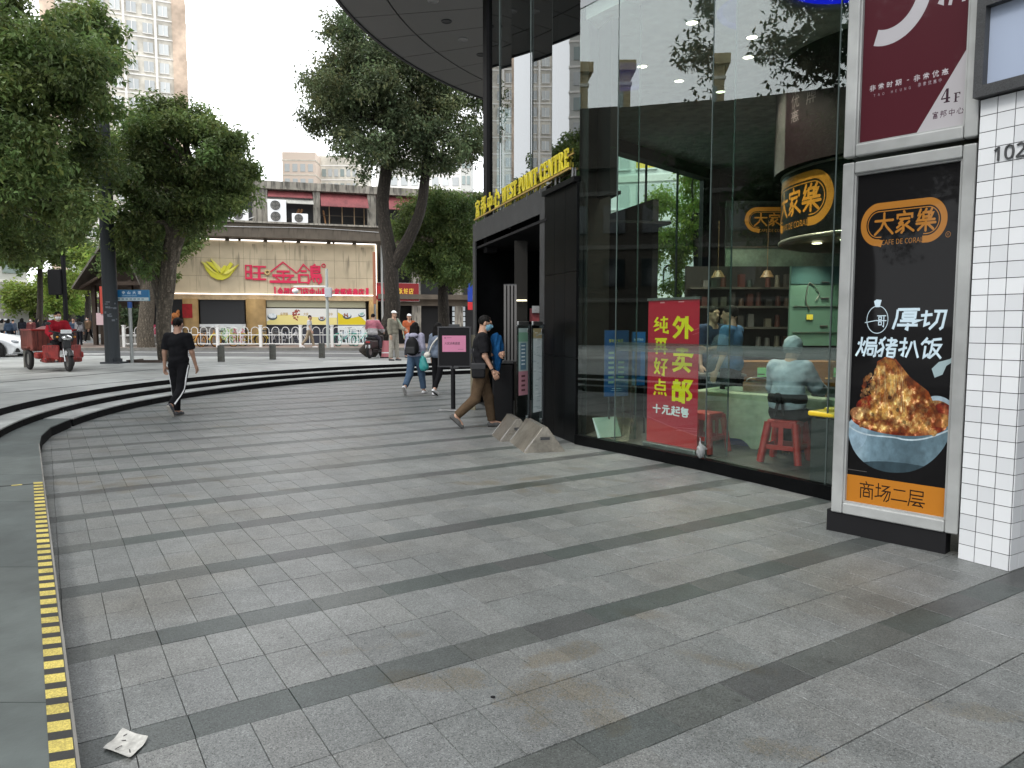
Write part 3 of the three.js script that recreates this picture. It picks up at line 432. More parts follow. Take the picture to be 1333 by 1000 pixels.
// big banyan leaning in from the left, trunk outside the frame
{
  const z = -19, zz = -26, bl = [...scatter(25, 105, 85, 72, z, 24, 40, 2.2), ...scatter(20, 230, 110, 60, z, 26, 40, 2.4), ...scatter(105, 60, 38, 40, z, 9, 26, 1), B(135, 78, 22, z), B(148, 40, 15, z), B(150, 85, 13, z), B(125, 25, 18, z), B(120, 10, 14, z), B(8, 12, 26, z), B(40, 48, 28, z), ...scatter(110, 135, 30, 20, z, 6, 22, 1), ...scatter(50, 285, 66, 20, zz, 10, 22, 1.2), ...scatter(118, 215, 34, 46, zz, 10, 22, 1), ...scatter(-70, 120, 70, 120, z, 20, 50, 2.5), B(20, 325, 20, z), B(-10, 310, 30, z), B(55, 318, 15, z), B(105, 285, 20, zz)];
  tree('large dark leaved banyan whose crown fills the upper left corner', V(-16.2, 0.34, -19.5), [V(-16, 1.8, -19.3), V(-15.7, 3.2, -19), V(-15.4, 4.6, -19)], 0.6, 0.34, bl, 340, 's', LEAF.mid, barkDark, { every: 4 });
}
// tree with the pale ridged trunk in front of the sign
{
  const z = -24.3, b = gp(215, 470, 0.34), bl = [...scatter(240, 215, 75, 62, z, 30, 25, 1.4), ...scatter(215, 280, 52, 28, z, 14, 19, 1), ...scatter(180, 300, 22, 30, z, 6, 16, 0.6), ...scatter(290, 240, 38, 34, z, 12, 18, 0.9), B(265, 150, 15, z), B(225, 145, 22, z), B(195, 150, 22, z), B(180, 175, 26, z), B(318, 238, 12, z), B(326, 222, 9, z), B(300, 190, 14, z), B(168, 240, 26, z), B(172, 310, 20, z + 0.6), B(200, 330, 14, z + 0.6), B(190, 352, 11, z + 0.5), B(250, 290, 18, z), B(280, 278, 14, z)];
  tree('banyan with pale ridged trunk and rounded crown left of the yellow sign', b, [at(213, 445, z), at(213, 410, z), at(217, 372, z), at(222, 330, z), at(232, 290, z)], 0.2, 0.26, bl, 380, 's', LEAF.mid, barkMat, { every: 3, extra: [{ p: [at(224, 340, z), at(238, 300, z), at(262, 262, z - 0.4)], r0: 0.2, r1: 0.12 }, { p: [at(210, 400, z), at(203, 370, z), at(193, 345, z), at(180, 310, z)], r0: 0.16, r1: 0.08 }, { p: [at(219, 380, z + 0.16), at(223, 340, z + 0.18), at(230, 300, z)], r0: 0.12, r1: 0.1 }, { p: [at(211, 390, z + 0.17), at(216, 350, z + 0.2), at(222, 310, z)], r0: 0.1, r1: 0.09 }] });
}
// tall tree with the forked dark trunk in the middle
{
  const z = -30, bl = [...scatter(500, 130, 92, 78, z, 44, 30, 2), ...scatter(580, 160, 58, 58, z, 22, 26, 1.6), ...scatter(440, 150, 38, 32, z, 12, 19, 1.2), B(425, 155, 14, z), B(412, 158, 9, z), B(430, 120, 15, z), ...scatter(475, 55, 45, 36, z, 16, 22, 1.3), B(435, 35, 15, z), B(425, 45, 9, z), B(450, 28, 14, z), B(480, 15, 22, z), B(455, 200, 14, z), B(470, 232, 10, z), B(478, 210, 16, z), B(505, 215, 14, z), ...scatter(560, 215, 34, 16, z, 7, 13, 0.8), B(620, 190, 18, z), B(600, 60, 30, z), B(560, 40, 30, z), B(640, 120, 26, z), B(650, 60, 30, z)];
  tree('tall dark banyan with forked trunk behind the two walking women', gp(510, 455, 0.34).setZ(z), [at(508, 420, z), at(510, 370, z), at(506, 320, z), at(497, 270, z), at(502, 225, z), at(510, 170, z)], 0.36, 0.22, bl, 175, 's', LEAF.gray, barkDark, { every: 3, extra: [{ p: [at(512, 345, z), at(532, 312, z), at(547, 275, z), at(553, 235, z), at(558, 180, z)], r0: 0.28, r1: 0.16 }] });
}
// dense lower tree behind it
{
  const z = -35, bl = [...scatter(572, 315, 46, 48, z, 30, 24, 1.8), ...scatter(600, 280, 26, 22, z, 10, 18, 1), B(540, 285, 16, z), B(525, 300, 14, z), B(560, 262, 12, z), B(615, 340, 20, z)];
  tree('dense lower tree between the tall banyan and the portal', V(at(578, 450, z).x, 0.34, z), [at(578, 410, z), at(576, 370, z), at(574, 330, z)], 0.32, 0.2, bl, 420, 's', LEAF.mid, barkDark, { every: 4 });
}
{ // trunk with white painted foot beyond the kerb, small shrubs on the trunk
  const z = -39.2; tree('slim street tree with white painted foot behind the left railing', V(at(190, 450, z).x, 0.36, z), [at(190, 420, z), at(192, 385, z), at(196, 350, z)], 0.45, 0.3, [...scatter(160, 330, 30, 26, z, 9, 18, 1), ...scatter(215, 330, 30, 30, z, 6, 18, 1)], 300, 'm', LEAF.mid, barkMat, { every: 4 });
}
// sunlit trees far down the side street
for (const [px, py, w, h, z, n, r, m, lab] of [[45, 385, 34, 22, -78, 16, 16, 'light', 'pale green sunlit tree at the far end of the left street'], [88, 385, 24, 26, -72, 16, 14, 'light', 'yellow green sunlit tree beside the gabled house'], [10, 395, 22, 16, -88, 9, 14, 'mid', 'darker far tree at the left edge of the street'], [50, 318, 60, 26, -66, 20, 20, 'mid', 'tall shaded tree over the left street'], [112, 360, 14, 30, -60, 8, 14, 'light', 'bright tree touching the gable eave']]) {
  const bl = scatter(px, py, w, h, z, n, r, 3), base = V(at(px, 436, z).x, 0.3, z);
  tree(lab, base, [base.clone().add(V(0.2, 2, 0)), at(px + 2, py + h * 0.4, z)], 0.3, 0.18, bl, 60, 'l', LEAF[m], barkDark, { every: 5, group: undefined });
}
// trees of the street on the left, outside the frame, that the glass mirrors
for (const [x, z, s, h, lab] of [[-15.5, -5.4, 1.0, 16, 'broad banyan on the left pavement nearest the platform'], [-17, 1.5, 1.1, 11, 'broad banyan on the left pavement beside the photographer'], [-27, -25, 0.95, 9, 'banyan at the road corner beyond the red tricycle'], [-14, 10, 1.1, 12, 'banyan behind the photographer']]) {
  const bl = []; for (let i = 0; i < (h > 14 ? 84 : 44); i++) { const a = rnd() * 6.28, q = Math.sqrt(rnd()) * 4.8 * s; bl.push([x + Math.cos(a) * q, (h > 14 ? rr(4, 15.7) : h * rr(0.42, 0.98)), z + Math.sin(a) * q, rr(1, 1.7) * s, rr(0.8, 1.3) * s, rr(1, 1.7) * s]); }
  tree(lab, V(x, 0.34, z), [V(x + 0.2, 2, z), V(x - 0.1, 3.6, z + 0.2), V(x, 4.6, z)], 0.5, 0.3, bl, 110, 'm', LEAF.dark, barkDark, { every: 3 });
}
// trees seen through the building, in the side street behind it
for (const [px, py, w, h, z, n, lab] of [[880, 300, 34, 90, -27, 22, 'leafy tree seen through the lobby, right of the white block'], [830, 330, 34, 55, -25, 16, 'leafy tree seen through the lobby behind the red banner'], [905, 250, 18, 60, -26, 9, 'slim tree at the right edge of the lobby window']]) {
  const bl = scatter(px, py, w, h, z, n, 17, 1), base = V(at(px, 460, z).x, 0.1, z);
  tree(lab, base, [base.clone().add(V(0.1, 1.5, 0)), at(px, py + h * 0.5, z)], 0.18, 0.1, bl, 240, 's', LEAF.light, barkDark, { every: 4 });
}
// ---------- shop row across the road ----------
const FL = at(225, 400, -42), FR = at(492, 400, -45.5);                   // facade line, left and right end of the sign
const fd = V(FR.x - FL.x, 0, FR.z - FL.z).normalize(), fn = V(-fd.z, 0, fd.x);   // fn points to the camera
const FW = Math.hypot(FR.x - FL.x, FR.z - FL.z), fTurn = Math.atan2(-fd.z, fd.x);
// local frame: x along the facade from the left end of the sign, y up, z towards the camera
const shop = thing('corner_restaurant', 'two storey restaurant with yellow panelled sign, air conditioners and awnings', 'building', V(FL.x, 0, FL.z), fTurn);
const toLocal = (px, py) => { // where the view ray meets the facade plane, in the local frame
  const d = ray(px, py), o = V(0, EYE, 0), t = (V(FL.x, 0, FL.z).sub(o)).dot(fn) / V(...d).dot(fn), p = o.addScaledVector(V(...d), t).sub(V(FL.x, 0, FL.z)); return [p.dot(fd), p.y];
};
{
  const beige = mat(lin(0.66, 0.585, 0.45), 0.7, { map: rep(T.drip, 0.16) }), ochre = mat(lin(0.58, 0.38, 0.16), 0.7, { map: rep(T.stain, 0.5) }), conc = mat(lin(0.3, 0.29, 0.27), 0.85, { map: rep(T.drip2, 0.35) }), dirty = mat(lin(0.13, 0.115, 0.1), 0.9, { map: rep(T.drip, 0.4) }), tubeM = new THREE.MeshStandardMaterial({ color: lin(0.9, 0.9, 0.9), emissive: lin(1, 0.93, 0.86), emissiveIntensity: 1.7 });
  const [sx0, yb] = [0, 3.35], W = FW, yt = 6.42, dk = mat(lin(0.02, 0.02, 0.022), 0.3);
  part('core_wall', [bx(30.5, 10.0, 0.4, 13.75, 5, -3.2), bx(0.4, 10, 3.6, -1.4, 5, -1.4)], dirty, shop);
  part('core_wall', [bx(W + 1.4, 0.3, 3.4, W / 2 - 0.7, 6.75, -1.5), bx(23, 0.3, 3.4, W + 11.5, 3.3, -1.5)], dirty, shop);
  // sign fascia panels
  const nc = 9, nr = 3, g = grp('sign_panelling', shop);
  for (let i = 0; i < nc; i++) for (let j = 0; j < nr; j++) part('panel', bx(W / nc - 0.012, (yt - yb) / nr - 0.012, 0.06, (i + 0.5) * W / nc, yb + (j + 0.5) * (yt - yb) / nr, 0.0 + 0.003 * ((i * 7 + j * 5) % 3)), beige, g);
  part('panel_backing', bx(W, yt - yb, 0.04, W / 2, (yb + yt) / 2, -0.06), dirty, g);
  part('lower_moulding', bx(W + 0.1, 0.34, 0.14, W / 2, yb - 0.17, 0), mat(lin(0.6, 0.44, 0.26), 0.7, { map: rep(T.stain, 0.5) }), shop);
  part('light_tube', [bar(V(0.9, yt + 0.03, 0.12), V(3.6, yt + 0.03, 0.12), 0.035), bar(V(3.75, yt + 0.03, 0.12), V(W * 0.52, yt + 0.03, 0.12), 0.035), bar(V(W * 0.53, yt + 0.03, 0.12), V(W * 0.77, yt + 0.03, 0.12), 0.03), bar(V(W * 0.78, yt + 0.03, 0.12), V(W - 0.1, yt + 0.03, 0.12), 0.03)], tubeM, shop);
  part('light_tube', [bar(V(0, yb - 0.01, 0.1), V(W - 0.1, yb - 0.01, 0.1), 0.026)], tubeM, shop); part('light_tube', bar(V(W - 0.1, yb, 0.1), V(W - 0.1, yt + 0.03, 0.1), 0.032), tubeM, shop);
  const br = []; for (const f of [0.26, 0.44, 0.6, 0.75, 0.88]) br.push(bx(0.22, 0.16, 0.22, W * f, yt + 0.06, 0.16)); part('tube_bracket', br, dirty, shop);
  // ledge
  part('ledge', [bx(W + 1.6, 0.1, 1.5, W / 2 - 0.4, 7.42, 0.2), ], conc, shop);
  part('ledge_face', [bx(W + 1.6, 0.72, 0.12, W / 2 - 0.4, 7.0, 0.75), bx(W + 1.5, 0.1, 0.9, W / 2 - 0.4, 6.62, 0.4)], dirty, shop);
  // ground floor: columns, windows, banners
  const col = (x, r) => part('column', cy(r, r, yb - 0.3 - 0.3, x, 0.3, 0.0, 24), ochre, shop);
  const [c1] = toLocal(248, 400), [c2] = toLocal(333, 400), [w0] = toLocal(260, 400), [w1] = toLocal(318, 400), [p0] = toLocal(347, 400), [p1] = toLocal(438, 400), [q1] = toLocal(476, 400);
  col(c1, 0.42); col(c2, 0.56); part('column', bx(0.5, yb - 0.6, 0.5, W - 0.3, (yb) / 2 + 0.05, 0), ochre, shop);
  part('window_glass', bx(w1 - w0, 1.6, 0.05, (w0 + w1) / 2, 2.35, -0.2), dk, shop); part('window_sill', bx(w1 - w0 + 0.1, 0.16, 0.25, (w0 + w1) / 2, 1.52, -0.12), M.white, shop);
  part('wall_below_window', bx(w1 - w0, 1.15, 0.1, (w0 + w1) / 2, 0.85, -0.15), mat(lin(0.3, 0.28, 0.26), 0.8), shop);
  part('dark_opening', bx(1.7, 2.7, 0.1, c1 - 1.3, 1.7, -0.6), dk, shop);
  part('upper_window', [bx(p1 - p0, 0.5, 0.05, (p0 + p1) / 2, 2.85, -0.1), bx(q1 - p1, 0.5, 0.05, (p1 + q1) / 2, 2.85, -0.1)], mat(lin(0.35, 0.33, 0.22), 0.3), shop);
  part('dado', bx(q1 - p0, 1.3, 0.06, (p0 + q1) / 2, 0.9, -0.08), mat(lin(0.03, 0.032, 0.045), 0.5), shop);
  // upper floor: pilasters, awnings, window openings
  part('parapet', [bx(27.5, 0.45, 0.7, 11.9, 9.75, -0.5)], conc, shop);
  part('upper_wall', bx(3, 2.2, 0.3, 0, 8.5, -0.75), conc, shop);
  const pil = [[328, 348], [408, 417], [479, 490], [606, 617]].map(([a, b]) => [toLocal(a, 270)[0], toLocal(b, 270)[0]]);
  for (const [a, b] of pil) part('pilaster', bx(b - a, 2.1, 0.35, (a + b) / 2, 8.5, -0.45), conc, shop);
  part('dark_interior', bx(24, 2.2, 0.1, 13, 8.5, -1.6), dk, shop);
  const awn = (a, b, top, bot, out, m, label) => { const s = new THREE.Shape(); const x0 = toLocal(a, 270)[0] + 0.03, x1 = toLocal(b, 270)[0] - 0.03; s.moveTo(0, 0); s.lineTo(out, bot - top); s.lineTo(out, bot - top - 0.04); s.lineTo(-0.02, -0.06); s.closePath(); const gg = new THREE.ExtrudeGeometry(s, { depth: x1 - x0, bevelEnabled: false }).rotateY(-Math.PI / 2).rotateY(0); gg.translate(0, top, 0); const q = muv(gg); q.computeBoundingBox(); q.translate(x1 - q.boundingBox.max.x, 0, -0.55 - q.boundingBox.min.z); part('awning', q, m, shop, label); };
  const redA = mat(lin(0.24, 0.06, 0.065), 0.7, { map: rep(T.stain, 0.6), side: THREE.DoubleSide }), creamA = mat(lin(0.5, 0.5, 0.47), 0.7, { map: rep(T.stain, 0.5) });
  awn(348, 408, 9.5, 9.1, 0.35, redA); awn(346, 409, 9.12, 8.72, 0.62, creamA, 'cream lower flap of awning'); awn(417, 480, 9.5, 8.62, 0.8, redA); awn(490, 545, 9.5, 8.62, 0.8, redA); awn(560, 606, 9.5, 8.7, 0.8, redA); awn(617, 660, 9.5, 8.8, 0.7, creamA);
  const fr = []; for (const px of [430, 447, 463, 476]) { const x = toLocal(px, 290)[0]; fr.push(bx(0.06, 1.5, 0.06, x, 8.1, -0.8)); } part('window_frame', fr, mat(lin(0.35, 0.25, 0.15), 0.7), shop);
  part('window_bar', [bx(2.8, 0.04, 0.05, toLocal(450, 290)[0], 8.2, -0.82), bx(2.4, 0.05, 0.05, toLocal(378, 290)[0], 7.9, -0.9)], dirty, shop);
  part('leaning_plank', [bar(V(toLocal(380, 290)[0], 7.5, -0.6), V(toLocal(390, 275)[0], 8.5, -0.9), 0.07), bar(V(toLocal(384, 290)[0], 7.5, -0.6), V(toLocal(394, 275)[0], 8.5, -0.95), 0.07), bar(V(toLocal(425, 290)[0], 7.5, -0.6), V(toLocal(422, 275)[0], 8.5, -0.95), 0.05)], mat(lin(0.35, 0.18, 0.08), 0.8), shop);
  part('pipe', [bar(V(W + 0.25, 0.3, 0.15), V(W + 0.25, 6.4, 0.15), 0.07), bar(V(W + 0.55, 0.3, 0.1), V(W + 0.55, 5.4, 0.1), 0.09)], mat(lin(0.3, 0.31, 0.3), 0.6), shop);
  part('cable', [tube([V(2.2, 7.6, -0.3), V(3, 7.75, -0.2), V(3.6, 7.55, -0.2), V(4.6, 7.9, -0.3)], 0.02, 20, 5), tube([V(2.4, 7.5, -0.2), V(3.2, 7.55, -0.1), V(4.2, 7.52, -0.2)], 0.02, 20, 5), tube([V(-1, 7.2, 0.85), V(3, 7.12, 0.86), V(8, 7.2, 0.85), V(W, 7.1, 0.85)], 0.015, 24, 4)], M.white, shop);
  // right part of the row: dark shop front
  part('shop_front', [bx(11, 1.0, 0.12, W + 6.2, 6.1, -0.4), bx(11, 0.5, 0.12, W + 6.2, 3.0, -0.2)], dirty, shop);
  for (const px of [513, 543, 598]) { const x = toLocal(px, 400)[0]; part('column', bx(0.55, 6.2, 0.4, x, 3.2, -0.35), conc, shop); }
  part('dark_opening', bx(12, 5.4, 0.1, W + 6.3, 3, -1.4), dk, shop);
}
const loc = (x, y, z) => V(FL.x, 0, FL.z).addScaledVector(fd, x).addScaledVector(fn, z).add(V(0, y, 0));
// air conditioners on the ledge
function aircon(px0, px1, py0, py1, label) {
  const [a, y1] = toLocal(px0, py0), [b, y0] = toLocal(px1, py1), w = b - a, h = y1 - y0, o = thing('air_conditioner', label, 'air conditioner', loc((a + b) / 2, 7.47, 0.15), fTurn, 'air conditioners on the ledge');
  part('casing', rbx(w, h, 0.45, 0.03, 0, h / 2 + 0.06, 0), M.white, o); part('foot', [bx(0.06, 0.07, 0.4, -w * 0.35, 0.03, 0), bx(0.06, 0.07, 0.4, w * 0.35, 0.03, 0)], M.darkGray, o);
  const n = h > w * 1.08 ? 2 : 1; for (let i = 0; i < n; i++) { const r = Math.min(w * 0.36, h / n * 0.4), y = 0.06 + h * (i + 0.5) / n; part('fan_grille', [new THREE.TorusGeometry(r, 0.02, 6, 22).translate(-w * 0.08, y, 0.235), new THREE.TorusGeometry(r * 0.66, 0.012, 5, 20).translate(-w * 0.08, y, 0.235), new THREE.TorusGeometry(r * 0.33, 0.012, 5, 16).translate(-w * 0.08, y, 0.235), bx(2 * r, 0.015, 0.015, -w * 0.08, y, 0.238), bx(0.015, 2 * r, 0.015, -w * 0.08, y, 0.238)], M.darkGray, o); part('fan_recess', cy(r, r, 0.012, 0, 0, 0, 20).rotateX(Math.PI / 2).translate(-w * 0.08, y, 0.222), M.kerb, o); }
}
aircon(300, 324, 281, 297, 'single fan white air conditioner at the left end of the ledge'); aircon(348, 373, 263, 293, 'tall double fan white air conditioner under the cream awning'); aircon(380, 401, 290, 303, 'small low white air conditioner beside the pilaster');
// ---------- towers ----------
function tower(label, px0, px1, pyTop, z, turn, o) {
  const a = at(px0, 400, z), b = at(px1, 400, z), W = b.x - a.x, Ht = at(600, pyTop, z).y, t = thing('apartment_tower', label, 'building', V((a.x + b.x) / 2, 0, z - (o.d ?? 14) / 2), turn);
  const D = o.d ?? 14; part('wall', bx(W, Ht, D, 0, Ht / 2, 0), o.wall, t);
  if (o.top) part('roof_block', [bx(W * 0.45, 3.5, D * 0.5, W * 0.05, Ht + 1.75, 0), bx(W + 0.5, 0.5, D + 0.5, 0, Ht + 0.2, 0)], o.top, t);
  const fh = o.fh ?? 3, y0 = o.y0 ?? 6, n = o.cols, cw = W * (o.fill ?? 0.94) / n;
  if (o.slab) { const s = []; for (let y = y0; y < Ht - 1; y += fh) s.push(bx(W + 0.16, 0.22, D + 0.16, 0, y - 0.2, 0)); part('floor_band', s, o.slab, t); }
  if (o.fins) { const s = []; for (let i = 0; i <= n; i += o.finStep ?? 2) s.push(bx(0.35, Ht, 0.5, -W * (o.fill ?? 0.94) / 2 + i * cw, Ht / 2, D / 2 + 0.1)); for (const f of s) part('pier', f, o.fins, t); }
  let cnt = 0; const rest = [];
  for (let y = y0; y < Ht - 2.5; y += fh) for (let i = 0; i < n; i++) {
    const x = -W * (o.fill ?? 0.94) / 2 + (i + 0.5) * cw, g = bx(cw * (o.ww ?? 0.62), fh * (o.wh ?? 0.52), 0.14, x, y + fh * 0.42, D / 2 + 0.04);
    if (cnt++ < (o.max ?? 240)) { const w = part('window', g, (i + Math.round(y)) % 3 ? o.win : o.win2 ?? o.win, t); if (o.detail && cnt < 140) part('frame', [bx(cw * 0.66, 0.12, 0.2, x, y + fh * 0.13, D / 2 + 0.06), bx(0.1, fh * 0.52, 0.2, x, y + fh * 0.42, D / 2 + 0.06)], o.slab, w); } else rest.push(g);
  }
  if (rest.length) part('windows', rest, o.win, t, null, 'stuff');
  return t;
}
const cream = mat(lin(0.8, 0.76, 0.68), 0.8, { map: rep(T.stain, 0.08) }), peach = mat(lin(0.8, 0.63, 0.5), 0.8, { map: rep(T.stain, 0.08) }), pale = mat(lin(0.74, 0.72, 0.68), 0.8), winC = mat(lin(0.42, 0.44, 0.44), 0.15), winL = mat(lin(0.55, 0.57, 0.56), 0.2), winG = mat(lin(0.25, 0.3, 0.29), 0.1), yellowW = mat(lin(0.62, 0.5, 0.3), 0.8, { map: rep(T.stain, 0.1) }), whiteW = mat(lin(0.8, 0.8, 0.78), 0.7), grayW = mat(lin(0.5, 0.5, 0.47), 0.8);
const tL = tower('tall pale apartment tower with peach end wall behind the left trees', 44, 208, -260, -120, 0.42, { wall: cream, cols: 7, fill: 0.78, fh: 3, y0: 9, slab: pale, fins: pale, finStep: 2, win: winC, win2: winL, d: 22, max: 280, detail: true });
{ const z = -120, W = at(208, 400, z).x - at(44, 400, z).x; part('end_strip', bx(W * 0.1, at(600, -260, z).y, 0.5, W * 0.45, at(600, -260, z).y / 2, 11.1), peach, tL); part('end_strip', bx(W * 0.1, at(600, -260, z).y, 0.5, -W * 0.45, at(600, -260, z).y / 2, 11.2), peach, tL); }
tower('pinkish beige apartment block with many windows left of the tall banyan', 370, 412, 198, -150, 0.05, { wall: mat(lin(0.6, 0.5, 0.42), 0.8), cols: 4, fh: 2.9, y0: 20, slab: cream, win: winC, d: 14 });
tower('cream apartment block behind the tall banyan', 412, 470, 203, -155, 0, { wall: cream, cols: 7, fh: 2.9, y0: 20, slab: pale, win: winC, win2: winG, d: 14 });
tower('pale apartment block with white balcony bands beside the forked trunk', 490, 602, 196, -140, 0.04, { wall: pale, cols: 8, fh: 3, y0: 18, slab: whiteW, fins: whiteW, finStep: 4, win: winC, win2: winL, d: 14 });
tower('narrow grey apartment block at the right of the pale one', 601, 614, 190, -139, 0, { wall: grayW, cols: 2, fh: 3, y0: 18, win: winG, d: 8 });
// buildings on the left of the street, outside the frame: the glass mirrors them
function sideBlock(label, x, z, w, d, h, turn, o) {
  const t = thing('apartment_tower', label, 'building', V(x, 0, z), turn); part('wall', bx(w, h, d, 0, h / 2, 0), o.wall, t); part('roof_block', [bx(w * 0.4, 4, d * 0.4, 0, h + 2, 0), bx(w + 0.8, 0.8, d + 0.8, 0, h, 0)], o.top ?? o.wall, t);
  const n = Math.round(w / 2.6); for (let y = 3.5; y < h - 2.5; y += 3.1) for (let i = 0; i < n; i++) part('window', bx(w / n * 0.6, 1.6, 0.14, -w / 2 + (i + 0.5) * w / n, y + 1.1, d / 2 + 0.04), o.dim ? M.glassDark : (i + y) % 2 < 1 ? winC : winG, t); const s = []; for (let y = 3; y < h; y += 3.1) s.push(bx(w + 0.2, 0.25, d + 0.2, 0, y, 0)); part('floor_band', s, o.band ?? pale, t);
}
sideBlock('beige tower across the left street with flat roof block', -52, -42, 16, 14, 48, 1.0, { wall: yellowW, band: cream }); sideBlock('tall pale green tower farther along the left street', -62, -78, 16, 14, 70, 0.75, { wall: grayW, band: pale }); sideBlock('old low shop house on the left street with grey stained walls', -38, -14, 20, 10, 11, 1.5, { wall: mat(lin(0.06, 0.055, 0.048), 0.85, { map: rep(T.drip, 0.2) }), band: mat(lin(0.1, 0.095, 0.085), 0.8), dim: true }); sideBlock('beige block with flat roof box on the left street, nearest the road', -56, -27, 9, 12, 23, 1.2, { wall: yellowW, band: cream }); 
// white block seen through the lobby
{ const z = -44, t = thing('office_block', 'white office block with coloured window panels seen through the lobby', 'building', V(at(860, 300, z).x, 0, z), -0.25); part('wall', bx(12, 16, 4, 0, 8, 0), whiteW, t); const cols = [mat(lin(0.1, 0.35, 0.6), 0.6), mat(lin(0.75, 0.55, 0.08), 0.6)]; for (let j = 0; j < 7; j++) { part('floor_band', bx(12.1, 0.35, 4.2, 0, 1 + j * 2.2, 0), pale, t); for (let i = 0; i < 8; i++) { const w = part('window', bx(1.1, 1.3, 0.12, -5.25 + i * 1.5, 2.2 + j * 2.2, 2.02), hash(i, j, 5) > 0.8 ? cols[(i + j) % 2] : winL, t); part('frame', [bx(0.06, 1.3, 0.16, -5.25 + i * 1.5, 2.2 + j * 2.2, 2.04), bx(1.2, 0.08, 0.2, -5.25 + i * 1.5, 1.52 + j * 2.2, 2.04)], M.white, w); } } }
// ---------- gabled house down the left street ----------
{
  const z = -43, A = at(147, 292, z), Lf = at(93, 373, z), Rt = at(197, 402, z), h = thing('gabled_house', 'dark gabled shop house with deep eaves behind the round post', 'building', V(A.x, 0, z)), tile = mat(lin(0.16, 0.15, 0.13), 0.8, { map: rep(T.stain, 0.4) }), wd = mat(lin(0.07, 0.045, 0.03), 0.8, { map: T.noise });
  const lx = Lf.x - A.x, rx = Rt.x - A.x, slab = (x, y) => { const s = new THREE.Shape(); s.moveTo(0, A.y); s.lineTo(x, y); s.lineTo(x, y - 0.16); s.lineTo(0, A.y - 0.2); s.closePath(); return muv(new THREE.ExtrudeGeometry(s, { depth: 14, bevelEnabled: false }).translate(0, 0, -14)); };
  part('roof_slope', slab(lx, Lf.y), tile, h); part('roof_slope', slab(rx, Rt.y), tile, h);
  const s = new THREE.Shape(); s.moveTo(lx * 0.72, 0.2); s.lineTo(rx * 0.85, 0.2); s.lineTo(rx * 0.85, Rt.y + 0.4); s.lineTo(0, A.y - 0.25); s.lineTo(lx * 0.72, Lf.y + 0.9); s.closePath(); part('gable_wall', muv(new THREE.ExtrudeGeometry(s, { depth: 10, bevelEnabled: false }).translate(0, 0, -11.5)), wd, h);
  const pst = []; for (const x of [lx * 0.7, lx * 0.3, 0.4, rx * 0.5, rx * 0.85]) pst.push(bx(0.22, 4, 0.22, x, 2.2, -0.9)); for (const p of pst) part('post', p, wd, h);
  part('tie_beam', [bx((rx - lx) * 0.75, 0.22, 0.2, (lx + rx) / 2, 4.0, -0.7), bar(V(lx * 0.9, Lf.y - 0.1, -0.4), V(-0.2, 4.9, -0.4), 0.12)], wd, h);
  const lite = mat(lin(0.4, 0.05, 0.03), 0.7), pinkS = mat(lin(0.55, 0.4, 0.42), 0.7); part('hanging_banner', bx(0.22, 1.6, 0.05, -1.0, 3.0, -0.3), lite, h); part('shop_sign', [bx(0.6, 0.7, 0.06, -1.1, 1.9, -0.35), bx(0.35, 0.6, 0.06, -0.4, 1.9, -0.3)], pinkS, h);
}
// dark low shops at the end of the left street
{ const z = -95, e = thing('street_end_shops', 'low dark shop row closing the far end of the left street', 'building', V(at(40, 430, z).x, 0, z)); part('wall', bx(36, 5, 4, 0, 2.5, 0), mat(lin(0.1, 0.085, 0.075), 0.8, { map: rep(T.stain, 0.2) }), e); for (let i = 0; i < 10; i++) { part('shop_opening', bx(2.6, 2.4, 0.1, -16 + i * 3.5, 1.6, 2.02), i % 3 ? M.glassDark : winL, e); part('sign_board', bx(3, 0.7, 0.14, -16 + i * 3.5, 3.4, 2.05), [mat(lin(0.35, 0.1, 0.06), 0.7), mat(lin(0.45, 0.42, 0.38), 0.7), mat(lin(0.1, 0.2, 0.25), 0.7)][i % 3], e); } }
